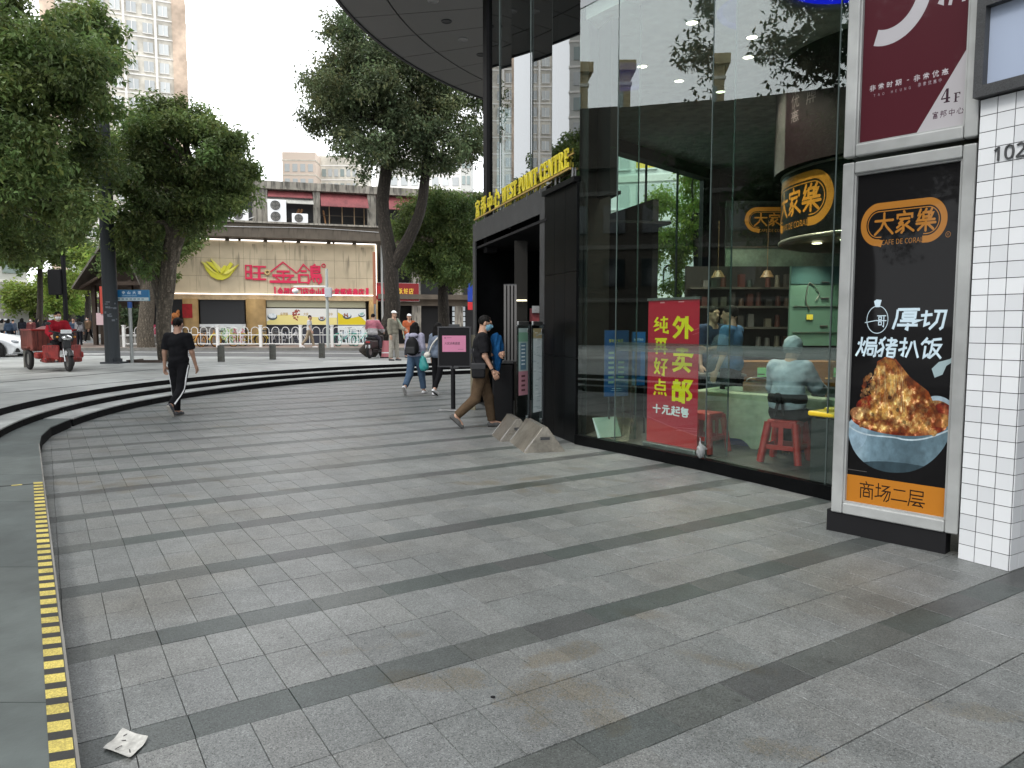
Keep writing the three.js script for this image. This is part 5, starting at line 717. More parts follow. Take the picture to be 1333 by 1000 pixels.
// ---------- people: smooth fields meshed with surface nets ----------
function surfaceNets(f, lo, hi, cell) {
  const n = [0, 1, 2].map((k) => Math.ceil((hi[k] - lo[k]) / cell) + 2), [nx, ny, nz] = n, v = new Float32Array(nx * ny * nz), id = new Int32Array(nx * ny * nz).fill(-1);
  const at3 = (i, j, k) => (k * ny + j) * nx + i;
  for (let k = 0; k < nz; k++) for (let j = 0; j < ny; j++) for (let i = 0; i < nx; i++) v[at3(i, j, k)] = f(lo[0] + (i - 0.5) * cell, lo[1] + (j - 0.5) * cell, lo[2] + (k - 0.5) * cell);
  const P = [], I = [], E = [[0, 1], [0, 2], [0, 4], [1, 3], [1, 5], [2, 3], [2, 6], [3, 7], [4, 5], [4, 6], [5, 7], [6, 7]], c = new Float32Array(8);
  for (let k = 0; k < nz - 1; k++) for (let j = 0; j < ny - 1; j++) for (let i = 0; i < nx - 1; i++) {
    let m = 0; for (let q = 0; q < 8; q++) { c[q] = v[at3(i + (q & 1), j + ((q >> 1) & 1), k + (q >> 2))]; if (c[q] < 0) m |= 1 << q; }
    if (m === 0 || m === 255) continue;
    let x = 0, y = 0, z = 0, t = 0;
    for (const [a, b] of E) if ((c[a] < 0) !== (c[b] < 0)) { const u = c[a] / (c[a] - c[b]); x += (a & 1) + u * ((b & 1) - (a & 1)); y += ((a >> 1) & 1) + u * (((b >> 1) & 1) - ((a >> 1) & 1)); z += (a >> 2) + u * ((b >> 2) - (a >> 2)); t++; }
    id[at3(i, j, k)] = P.length / 3; P.push(lo[0] + (i - 0.5 + x / t) * cell, lo[1] + (j - 0.5 + y / t) * cell, lo[2] + (k - 0.5 + z / t) * cell);
  }
  const quad = (a, b, cc, d, flip) => { if (a < 0 || b < 0 || cc < 0 || d < 0) return; flip ? I.push(a, cc, b, a, d, cc) : I.push(a, b, cc, a, cc, d); };
  for (let k = 1; k < nz - 1; k++) for (let j = 1; j < ny - 1; j++) for (let i = 1; i < nx - 1; i++) {
    const s = v[at3(i, j, k)] < 0;
    if (s !== v[at3(i + 1, j, k)] < 0) quad(id[at3(i, j - 1, k - 1)], id[at3(i, j, k - 1)], id[at3(i, j, k)], id[at3(i, j - 1, k)], !s);
    if (s !== v[at3(i, j + 1, k)] < 0) quad(id[at3(i - 1, j, k - 1)], id[at3(i - 1, j, k)], id[at3(i, j, k)], id[at3(i, j, k - 1)], !s);
    if (s !== v[at3(i, j, k + 1)] < 0) quad(id[at3(i - 1, j - 1, k)], id[at3(i, j - 1, k)], id[at3(i, j, k)], id[at3(i - 1, j, k)], !s);
  }
  const g = new THREE.BufferGeometry(); g.setAttribute('position', new THREE.Float32BufferAttribute(P, 3)); g.setIndex(I); g.computeVertexNormals(); return g;
}
// fields: a list of pieces, each [distance(x,y,z)]; joined with a smooth minimum
const cap = (a, b, ra, rb, cut) => { const dx = b.x - a.x, dy = b.y - a.y, dz = b.z - a.z, L = dx * dx + dy * dy + dz * dz || 1e-9; return { lo: [Math.min(a.x - ra, b.x - rb), Math.min(a.y - ra, b.y - rb), Math.min(a.z - ra, b.z - rb)], hi: [Math.max(a.x + ra, b.x + rb), Math.max(a.y + ra, b.y + rb), Math.max(a.z + ra, b.z + rb)], d: (x, y, z) => { let t = ((x - a.x) * dx + (y - a.y) * dy + (z - a.z) * dz) / L; t = t < 0 ? 0 : t > 1 ? 1 : t; const X = x - a.x - dx * t, Y = y - a.y - dy * t, Z = z - a.z - dz * t; let r = Math.sqrt(X * X + Y * Y + Z * Z) - (ra + (rb - ra) * t); if (cut) { const q = (x - cut[0].x) * cut[1].x + (y - cut[0].y) * cut[1].y + (z - cut[0].z) * cut[1].z; if (q > r) r = q; } return r; } }; };
const ell = (c, rx, ry, rz, B) => { const [ex, ey, ez] = B ?? [V(1, 0, 0), V(0, 1, 0), V(0, 0, 1)], R = Math.max(rx, ry, rz); return { lo: [c.x - R, c.y - R, c.z - R], hi: [c.x + R, c.y + R, c.z + R], d: (x, y, z) => { const X = x - c.x, Y = y - c.y, Z = z - c.z, a = (X * ex.x + Y * ex.y + Z * ex.z), b = (X * ey.x + Y * ey.y + Z * ey.z), e = (X * ez.x + Y * ez.y + Z * ez.z), k0 = Math.sqrt((a / rx) ** 2 + (b / ry) ** 2 + (e / rz) ** 2), k1 = Math.sqrt((a / rx / rx) ** 2 + (b / ry / ry) ** 2 + (e / rz / rz) ** 2); return k1 < 1e-6 ? -Math.min(rx, ry, rz) : k0 * (k0 - 1) / k1; } }; };
function fieldMesh(pieces, cell, k, post) {
  const lo = [1e9, 1e9, 1e9], hi = [-1e9, -1e9, -1e9]; for (const p of pieces) for (let i = 0; i < 3; i++) { lo[i] = Math.min(lo[i], p.lo[i] - cell); hi[i] = Math.max(hi[i], p.hi[i] + cell); }
  const n = pieces.length, far = k + cell * 2;
  return surfaceNets((x, y, z) => { let d = 1e3; for (let i = 0; i < n; i++) { const p = pieces[i]; if (x < p.lo[0] - far || x > p.hi[0] + far || y < p.lo[1] - far || y > p.hi[1] + far || z < p.lo[2] - far || z > p.hi[2] + far) continue; const e = p.d(x, y, z); const h = Math.max(k - Math.abs(d - e), 0) / k; d = Math.min(d, e) - h * h * k * 0.25; } return post ? post(x, y, z, d) : d; }, lo, hi, cell);
}
const skinM = mat(lin(0.46, 0.27, 0.19), 0.55), skinM2 = mat(lin(0.38, 0.22, 0.15), 0.55), hairM = dim(lin(0.012, 0.01, 0.009), 0.75, 0.35, { map: T.hair });
const clothTex = rep(T.cloth, 3), clothM = (r, g, b) => dim(lin(r, g, b), 0.9, 0.25, { map: clothTex });
function handPieces(w, d, n, t, s, curl) {    // wrist, direction, palm normal, thumb side, size (wrist to middle finger tip)
  const out = [], P = (a, b, c) => w.clone().addScaledVector(d, a * s).addScaledVector(t, b * s).addScaledVector(n, c * s), r = 0.046 * s / 0.9;
  out.push(cap(w, P(0.2, 0, 0), 0.15 * s, 0.17 * s)); for (const b of [-0.16, -0.05, 0.06, 0.16]) out.push(cap(P(0.15, b * 0.7, 0), P(0.46, b, 0.0), 0.085 * s, 0.078 * s));
  const len = [0.4, 0.48, 0.52, 0.46];   // little, ring, middle, fore
  [-0.19, -0.065, 0.06, 0.18].forEach((b, i) => { let a = 0, p = P(0.48, b, 0); for (let q = 0; q < 3; q++) { a += curl * (q ? 1.1 : 0.75) + i * 0.03; const L = len[i] * [0.46, 0.32, 0.24][q] * s, e = p.clone().addScaledVector(d, Math.cos(a) * L).addScaledVector(n, Math.sin(a) * L).addScaledVector(t, (b * 0.1) * L); out.push(cap(p, e, 0.073 * s * (1 - q * 0.1), 0.073 * s * (0.92 - q * 0.12))); p = e; } });
  const t0 = P(0.12, 0.15, 0.03), t1 = P(0.32, 0.32, 0.1), t2 = P(0.5, 0.36, 0.17); out.push(cap(t0, t1, 0.1 * s, 0.085 * s), cap(t1, t2, 0.082 * s, 0.064 * s)); return out;
}
const rotX = (v, a) => v.clone().applyAxisAngle(V(1, 0, 0), a), rotY = (v, a) => v.clone().applyAxisAngle(V(0, 1, 0), a), rotZ = (v, a) => v.clone().applyAxisAngle(V(0, 0, 1), a);
function person(o) {
  const H = o.h, cell = o.cell ?? 0.016, ps = o.pose, w = o.wide ?? 1, fem = o.fem, J = {};
  const spin = (v) => rotY(rotX(v, ps.lean ?? 0), ps.twist ?? 0), up = spin(V(0, 1, 0)), rt = spin(V(1, 0, 0)), fw = spin(V(0, 0, 1));
  // legs first, so that the lowest foot stands on y = 0
  const leg = (s) => { const L = ps[s > 0 ? 'legL' : 'legR'] ?? {}, sw = L.swing ?? 0, kn = L.knee ?? 0.05, ab = s * (L.abd ?? 0.03), dir = (a) => rotZ(V(0, -Math.cos(a), Math.sin(a)), ab), hip = V(s * 0.052 * H, 0, 0), knee = hip.clone().addScaledVector(dir(sw), 0.245 * H), ank = knee.clone().addScaledVector(dir(sw - kn), 0.235 * H), fa = L.foot ?? 0, toe = V(s * 0.015 * H, Math.sin(-fa), Math.cos(fa)).normalize(), dn = V(0, -Math.cos(fa), -Math.sin(fa)); return { hip, knee, ank, toe, dn, s }; };
  const legs = [leg(1), leg(-1)]; const low = Math.min(...legs.map((l) => Math.min(l.ank.y + l.dn.y * 0.042 * H, l.ank.y + l.dn.y * 0.042 * H + l.toe.y * 0.1 * H))); const dy = o.seat !== undefined ? o.seat : -low;
  for (const l of legs) for (const k of ['hip', 'knee', 'ank']) l[k].y += dy;
  const pel = V(0, dy + 0.01 * H, 0), S = (a, b = 0, c = 0) => pel.clone().addScaledVector(up, a * H).addScaledVector(rt, b * H).addScaledVector(fw, c * H), Bs = [rt, up, fw];
  const shw = (fem ? 0.093 : 0.107) * w, neck = S(0.325), shY = 0.295;
  const arm = (s) => { const A = ps[s > 0 ? 'armL' : 'armR'] ?? {}, sh = S(shY, s * shw), base = (a) => V(0, -Math.cos(a), Math.sin(a)), u = spin(rotZ(base(A.swing ?? 0), s * (A.abd ?? 0.12))), el = sh.clone().addScaledVector(u, 0.165 * H), f = spin(rotY(rotZ(base((A.swing ?? 0) + (A.elbow ?? 0.2)), s * (A.abd2 ?? (A.abd ?? 0.12) * 0.6)), -s * (A.inward ?? 0))), wr = el.clone().addScaledVector(f, 0.148 * H); return { s, sh, el, wr, u, f, curl: A.curl ?? 0.3 }; };
  const arms = [arm(1), arm(-1)];
  const hy = ps.headYaw ?? 0, hp = ps.headPitch ?? 0, hspin = (v) => spin(rotY(rotX(v, hp), hy)), hU = hspin(V(0, 1, 0)), hR = hspin(V(1, 0, 0)), hF = hspin(V(0, 0, 1)), hc = neck.clone().addScaledVector(up, 0.046 * H).addScaledVector(hU, 0.05 * H).addScaledVector(fw, 0.018 * H), hk = H * (o.head ?? 1);
  const hP = (a, b, c) => hc.clone().addScaledVector(hR, a * hk).addScaledVector(hU, b * hk).addScaledVector(hF, c * hk), hB = [hR, hU, hF];
  // bare body
  const body = [ell(S(0.04), 0.088 * H * w, 0.075 * H, 0.066 * H * w, Bs), ell(S(0.13), 0.078 * H * w, 0.1 * H, 0.058 * H * w, Bs), ell(S(0.235), 0.092 * H * w, 0.1 * H, 0.06 * H * w, Bs), cap(S(0.3, 0.06), S(0.3, -0.06), 0.036 * H, 0.036 * H), cap(S(0.31), hP(0, -0.03, -0.012), 0.04 * H, 0.035 * H)];
  for (const l of legs) body.push(cap(l.hip, l.knee, 0.048 * H * w, 0.031 * H), cap(l.knee, l.ank, 0.031 * H, 0.02 * H), cap(l.ank, l.ank.clone().addScaledVector(l.toe, 0.09 * H).addScaledVector(l.dn, 0.02 * H), 0.022 * H, 0.018 * H));
  for (const a of arms) body.push(cap(a.sh, a.el, 0.029 * H * w, 0.023 * H), cap(a.el, a.wr, 0.023 * H, 0.0155 * H));
  const hd = [ell(hP(0, 0.012, -0.006), 0.046 * hk, 0.058 * hk, 0.056 * hk, hB), ell(hP(0, -0.026, 0.012), 0.036 * hk, 0.04 * hk, 0.04 * hk, hB), cap(hP(0, 0.004, 0.052), hP(0, -0.016, 0.062), 0.006 * hk, 0.0095 * hk), cap(hP(-0.022, 0.018, 0.046), hP(0.022, 0.018, 0.046), 0.007 * hk, 0.007 * hk), cap(hP(-0.011, -0.036, 0.047), hP(0.011, -0.036, 0.047), 0.006 * hk, 0.006 * hk), ell(hP(0, -0.056, 0.036), 0.018 * hk, 0.012 * hk, 0.014 * hk, hB), ell(hP(0.049, -0.004, -0.006), 0.006 * hk, 0.017 * hk, 0.011 * hk, hB), ell(hP(-0.049, -0.004, -0.006), 0.006 * hk, 0.017 * hk, 0.011 * hk, hB), cap(hP(0, -0.03, -0.01), S(0.315), 0.034 * H, 0.039 * H)];
  const hcell = Math.min(cell, o.fine ? 0.005 : 0.011), gs = [fieldMesh(body, cell, 0.03), fieldMesh(hd, hcell, 0.014)];
  for (const a of arms) { const sd = a.s, pn_ = rt.clone().multiplyScalar(-sd), d = a.f.clone().addScaledVector(fw, 0.05).normalize(), n = pn_.addScaledVector(d, -pn_.dot(d)).normalize(), t = n.clone().cross(d).multiplyScalar(-sd); if (t.dot(fw) < 0) t.negate(); J[sd > 0 ? 'handL' : 'handR'] = a.wr.clone().addScaledVector(d, 0.05 * H); gs.push(fieldMesh(handPieces(a.wr, d, n, t, 0.1 * H, a.curl), o.fine ? 0.0045 : 0.009, 0.006)); }
  const g = thing('person', o.label, 'person', o.pos, o.yaw, o.group);
  part('body', muv(mergeGeometries(gs.map((q) => q.toNonIndexed()))), o.skin ?? skinM, g);
  const wr_ = (amp, sx) => (x, y, z, d) => d + amp * (Math.sin(y * 38 + x * 22 + Math.sin(z * 25)) * 0.6 + Math.sin(y * 71 - z * 30 + x * 11) * 0.4);
  const amp = o.fine ? 0.0028 : 0.002;
  // trousers
  const tr = o.legs; { const r = tr.loose ?? 0.012, pc = [ell(S(0.03), (0.093 * w) * H + r * 0.6, 0.078 * H, 0.07 * H * w + r * 0.6, Bs)], wst = S(0.1); for (const l of legs) { const e = l.knee.clone().lerp(l.ank, tr.len ?? 0.93), cd = l.ank.clone().sub(l.knee).normalize(); pc.push(cap(l.hip, l.knee, 0.052 * H * w + r * 0.6, 0.033 * H + r), cap(l.knee, l.ank, 0.034 * H + r, 0.024 * H + r * (tr.flare ?? 1), [e, cd])); } part('trousers', muv(fieldMesh(pc, cell * 0.9, 0.025, (x, y, z, d) => Math.max(wr_(amp, 1)(x, y, z, d), (x - wst.x) * up.x + (y - wst.y) * up.y + (z - wst.z) * up.z))), tr.m, g);
    if (tr.stripe) { const st = []; for (const l of legs) { const off = V(l.s * (0.04 * H + r), 0, 0), off2 = V(l.s * (0.026 * H + r), 0, 0); st.push(tube([l.hip.clone().add(off).add(V(l.s * 0.012, 0.02, -0.01)), l.hip.clone().lerp(l.knee, 0.5).add(V(l.s * (0.042 * H + r), 0, -0.02)), l.knee.clone().add(V(l.s * (0.032 * H + r), 0, -0.015)), l.knee.clone().lerp(l.ank, 0.9).add(off2).add(V(0, 0, -0.015))], 0.013, 20, 6)); } part('side_stripe', st, tr.stripe, g); } }
  // top
  const tp = o.top; if (tp) { const r = tp.loose ?? 0.014, pc = [ell(S(0.05), 0.09 * H * w + r, 0.08 * H, 0.068 * H * w + r, Bs), ell(S(0.13), 0.08 * H * w + r, 0.1 * H, 0.06 * H * w + r, Bs), ell(S(0.235), 0.093 * H * w + r * 0.8, 0.1 * H, 0.062 * H * w + r * 0.8, Bs), cap(S(0.298, 0.06), S(0.298, -0.06), 0.038 * H + r * 0.4, 0.038 * H + r * 0.4)]; for (const a of arms) { const f = tp.sleeve ?? 0.7; if (f <= 1) pc.push(cap(a.sh, a.el, 0.031 * H * w + r * 0.8, 0.026 * H + r * 1.2, [a.sh.clone().lerp(a.el, f), a.u])); else pc.push(cap(a.sh, a.el, 0.031 * H * w + r * 0.8, 0.025 * H + r), cap(a.el, a.wr, 0.025 * H + r, 0.019 * H + r * 0.8, [a.el.clone().lerp(a.wr, f - 1), a.f])); }
    const hem = S(tp.hem ?? -0.01), nk = S(0.352, 0, 0.01), col = tp.collar ?? 0.0, hole = cap(S(0.3, 0, 0.012), S(0.42, 0, 0.03), 0.043 * H, 0.05 * H); part('shirt', muv(fieldMesh(pc, cell * 0.9, 0.028, (x, y, z, d) => { d = wr_(amp * 1.2, 1)(x, y, z, d); const q = (x - hem.x) * up.x + (y - hem.y) * up.y + (z - hem.z) * up.z, u = (x - nk.x) * up.x + (y - nk.y) * up.y + (z - nk.z) * up.z - col; return Math.max(d, -q, u, col > 0 ? -1 : -hole.d(x, y, z)); })), tp.m, g);
    if (tp.band) { const [f0, f1, m] = tp.band, h0 = S(f0), h1 = S(f1), pc2 = pc.map((p) => ({ ...p, d: (x, y, z) => p.d(x, y, z) - 0.003 })); part('shirt_band', muv(fieldMesh(pc2, cell * 0.9, 0.028, (x, y, z, d) => { d = wr_(amp * 1.2, 1)(x, y, z, d); const q = (x - h0.x) * up.x + (y - h0.y) * up.y + (z - h0.z) * up.z, u = (x - h1.x) * up.x + (y - h1.y) * up.y + (z - h1.z) * up.z; return Math.max(d, -q, u); })), m, g); } }
  // shoes
  for (const l of legs) { const hl = l.ank.clone().addScaledVector(l.toe, -0.022 * H).addScaledVector(l.dn, 0.022 * H), mid = l.ank.clone().addScaledVector(l.toe, 0.05 * H).addScaledVector(l.dn, 0.022 * H), tt = l.ank.clone().addScaledVector(l.toe, 0.1 * H).addScaledVector(l.dn, 0.027 * H), sole = l.ank.clone().addScaledVector(l.dn, 0.042 * H); const shp = [cap(hl, mid, 0.024 * H, 0.025 * H), cap(mid, tt, 0.025 * H, 0.019 * H), cap(l.ank, mid, 0.023 * H, 0.02 * H)]; const fl = (x, y, z) => (x - sole.x) * l.dn.x + (y - sole.y) * l.dn.y + (z - sole.z) * l.dn.z; const sg = fieldMesh(shp, Math.min(cell, 0.012), 0.015, (x, y, z, d) => Math.max(d, fl(x, y, z))); const sh = part('shoe', muv(sg), o.shoes, g); if (o.sole) part('sole', muv(fieldMesh(shp.map((p) => ({ ...p, d: (x, y, z) => p.d(x, y, z) - 0.003 })), Math.min(cell, 0.01), 0.015, (x, y, z, d) => Math.max(d, fl(x, y, z) - 0.003, -fl(x, y, z) - 0.012))), o.sole, sh); }
  // hair, eyes, mask, hat
  const hr = o.hair; if (hr) { const pc = [ell(hP(0, 0.017, -0.009), 0.0492 * hk, 0.0555 * hk, 0.0575 * hk, hB)], f0 = hP(0, 0.036, 0.032), nn = hU.clone().multiplyScalar(0.62).addScaledVector(hF, -0.78).normalize(), nape = hP(0, hr.long ? -0.3 : -0.034, 0), hP0 = hP(0, 0, 0);
    if (hr.long) { for (const b of [-0.034, 0, 0.034]) pc.push(cap(hP(b, 0.0, -0.03), hP(b * 1.25, -0.07 - hr.long * 0.4, -0.04), 0.034 * hk, 0.034 * hk), cap(hP(b * 1.2, -0.06, -0.04), hP(b * 1.3, -0.06 - hr.long, -0.052), 0.034 * hk, 0.016 * hk)); }
    part('hair', muv(fieldMesh(pc, hcell, 0.016, (x, y, z, d) => { d += 0.0018 * Math.sin(x * 160 + y * 40) + 0.0015 * Math.sin(z * 190); const q = (x - f0.x) * nn.x + (y - f0.y) * nn.y + (z - f0.z) * nn.z, u = (x - nape.x) * hU.x + (y - nape.y) * hU.y + (z - nape.z) * hU.z; const side = (x - hP0.x) * hF.x + (y - hP0.y) * hF.y + (z - hP0.z) * hF.z, low = (x - hP0.x) * hU.x + (y - hP0.y) * hU.y + (z - hP0.z) * hU.z; return Math.max(d, -q - 0.024 * hk, -u, hr.long ? -1 : Math.min(side + 0.012 * hk, 0.014 * hk - low)); })), hr.m ?? hairM, g); }
  if (o.face) { for (const s of [-1, 1]) part('eye', ball(0.0075 * hk, 0, 0, 0, 1.4, 0.8, 0.6, 10).applyMatrix4(new THREE.Matrix4().makeBasis(hR, hU, hF).setPosition(hP(s * 0.02, 0.006, 0.0475))), M.black, g); }
  if (o.mask) { const pc = [ell(hP(0, -0.026, 0.014), 0.0405 * hk, 0.044 * hk, 0.0455 * hk, hB), cap(hP(0, -0.008, 0.054), hP(0, -0.02, 0.062), 0.012 * hk, 0.012 * hk)], a = hP(0, -0.003, 0), b = hP(0, -0.066, 0), f = hP(0, 0, 0.006); part('face_mask', muv(fieldMesh(pc, hcell * 0.8, 0.02, (x, y, z, d) => { const t = (q, nx) => (x - q.x) * nx.x + (y - q.y) * nx.y + (z - q.z) * nx.z; return Math.max(d, t(a, hU), -t(b, hU), -t(f, hF)); })), o.mask, g); part('mask_strap', [-1, 1].map((s) => tube([hP(s * 0.039, -0.012, 0.012), hP(s * 0.05, 0.0, -0.012), hP(s * 0.038, -0.045, 0.012)], 0.0022, 8, 5)), M.white, g); }
  if (o.hat) { const pc = [ell(hP(0, 0.022, -0.006), 0.054 * hk, 0.056 * hk, 0.063 * hk, hB)], a = hP(0, 0.026, 0); part('cap', muv(fieldMesh(pc, hcell, 0.01, (x, y, z, d) => Math.max(d, -((x - a.x) * hU.x + (y - a.y) * hU.y + (z - a.z) * hU.z)))), o.hat, g); if (!o.noBrim) part('cap_brim', new THREE.CylinderGeometry(0.05 * hk, 0.05 * hk, 0.006, 16).scale(0.9, 1, 1).applyMatrix4(new THREE.Matrix4().makeBasis(hR, hU, hF).setPosition(hP(0, 0.028, 0.055))), o.hat, g); }
  Object.assign(J, { S, hP, arms, legs, pel, up, fw, rt, H, neck }); g.userData = { ...g.userData }; return { g, J };
}
const W1 = (g, J, p) => g.localToWorld(p.clone());
const walk = { legL: { swing: 0.3, knee: 0.12 }, legR: { swing: -0.32, knee: 0.35, foot: 0.55 }, armL: { swing: -0.25 }, armR: { swing: 0.25 }, lean: 0.04 };
const walk2 = { legR: { swing: 0.3, knee: 0.12 }, legL: { swing: -0.32, knee: 0.35, foot: 0.55 }, armR: { swing: -0.25 }, armL: { swing: 0.25 }, lean: 0.04 };
const stand = { legL: { swing: 0.04, abd: 0.06 }, legR: { swing: -0.02, abd: 0.06 }, armL: { swing: 0.05, elbow: 0.3 }, armR: { swing: 0.02, elbow: 0.25 } };
const blackC = clothM(0.012, 0.012, 0.014), whiteSh = mat(lin(0.72, 0.72, 0.72), 0.7), darkSh = mat(lin(0.06, 0.06, 0.065), 0.7);
// man in black walking away
{
  const b = gp(235, 541.5, 0);
  person({ label: 'man in black T-shirt and striped black track trousers walking away', pos: b, yaw: Math.PI - 0.12, h: 1.675, cell: 0.014, fine: true, pose: { legL: { swing: 0.1, knee: 0.1, abd: 0.0 }, legR: { swing: -0.25, knee: 0.62, foot: 0.95, abd: -0.02 }, armL: { swing: -0.08, abd: 0.2, elbow: 0.22, abd2: 0.12 }, armR: { swing: 0.1, abd: 0.18, elbow: 0.25, abd2: 0.06 }, headYaw: 0.05 }, top: { m: blackC, loose: 0.026, sleeve: 0.82, hem: -0.03 }, legs: { m: blackC, loose: 0.016, stripe: whiteSh, len: 0.95 }, shoes: darkSh, sole: mat(lin(0.4, 0.38, 0.34), 0.8), hair: {}, skin: skinM2, wide: 1.04 });
}
// man with the mask entering the portal
{
  const b = gp(626, 557, 0);
  const { g, J } = person({ label: 'man in black T-shirt and khaki trousers with blue face mask at the portal', pos: b, yaw: Math.PI / 2 + 0.12, h: 1.72, cell: 0.013, fine: true, face: true, pose: { legL: { swing: 0.3, knee: 0.16 }, legR: { swing: -0.22, knee: 0.62, foot: 0.75 }, armR: { swing: 0.12, abd: 0.16, elbow: 0.42, abd2: 0.02, curl: 0.35 }, armL: { swing: 0.3, abd: 0.12, elbow: 1.35, curl: 0.9, inward: 0.7 }, lean: 0.05, headPitch: 0.12 }, top: { m: blackC, loose: 0.028, sleeve: 0.85, hem: -0.035 }, legs: { m: clothM(0.105, 0.07, 0.042), loose: 0.022, len: 0.94 }, shoes: mat(lin(0.07, 0.07, 0.068), 0.8), sole: M.rubber, hair: {}, mask: mat(lin(0.2, 0.42, 0.55), 0.7), skin: skinM2, wide: 1.1 });
  // shoulder bag on the far hip, wrist strap, blue jacket carried in front
  const hipp = J.S(0.0, -0.13, -0.03), bag = thing('shoulder_bag', 'black shoulder bag on the hip of the masked man', 'bag', b, Math.PI / 2 + 0.12); part('pouch', rbx(0.09, 0.22, 0.21, 0.035, hipp.x, hipp.y, hipp.z), M.blackMatt, bag); part('flap', rbx(0.1, 0.1, 0.218, 0.02, hipp.x, hipp.y + 0.07, hipp.z), mat(lin(0.018, 0.018, 0.02), 0.7), bag);
  part('strap', tube([J.S(0.05, -0.13, 0.03), J.S(0.2, -0.06, 0.08), J.S(0.33, 0.05, 0.02), J.S(0.2, 0.02, -0.08), J.S(0.04, -0.13, -0.06)], 0.014, 24, 6), M.blackMatt, bag);
  part('wrist_strap', new THREE.TorusGeometry(0.036, 0.009, 8, 20).applyQuaternion(new THREE.Quaternion().setFromUnitVectors(V(0, 0, 1), J.arms[1].f)).translate(...J.arms[1].wr.clone().addScaledVector(J.arms[1].f, -0.03).toArray()), M.black, g);
  const c = J.S(0.19, 0.09, 0.145), jk = thing('jacket', 'bright blue folded jacket held in front of the masked man', 'jacket', b, Math.PI / 2 + 0.12), pc = [ell(c, 0.11, 0.24, 0.085), ell(c.clone().add(V(-0.02, 0.14, -0.02)), 0.09, 0.12, 0.07), ell(c.clone().add(V(0, -0.2, 0.01)), 0.07, 0.16, 0.06), ell(c.clone().add(V(0.02, 0.0, 0.05)), 0.07, 0.22, 0.05)];
  part('cloth', muv(fieldMesh(pc, 0.013, 0.04, (x, y, z, d) => d + 0.008 * Math.sin(x * 60 + y * 12) + 0.006 * Math.sin(z * 80 - y * 20))), clothM(0.015, 0.105, 0.28), jk);
}
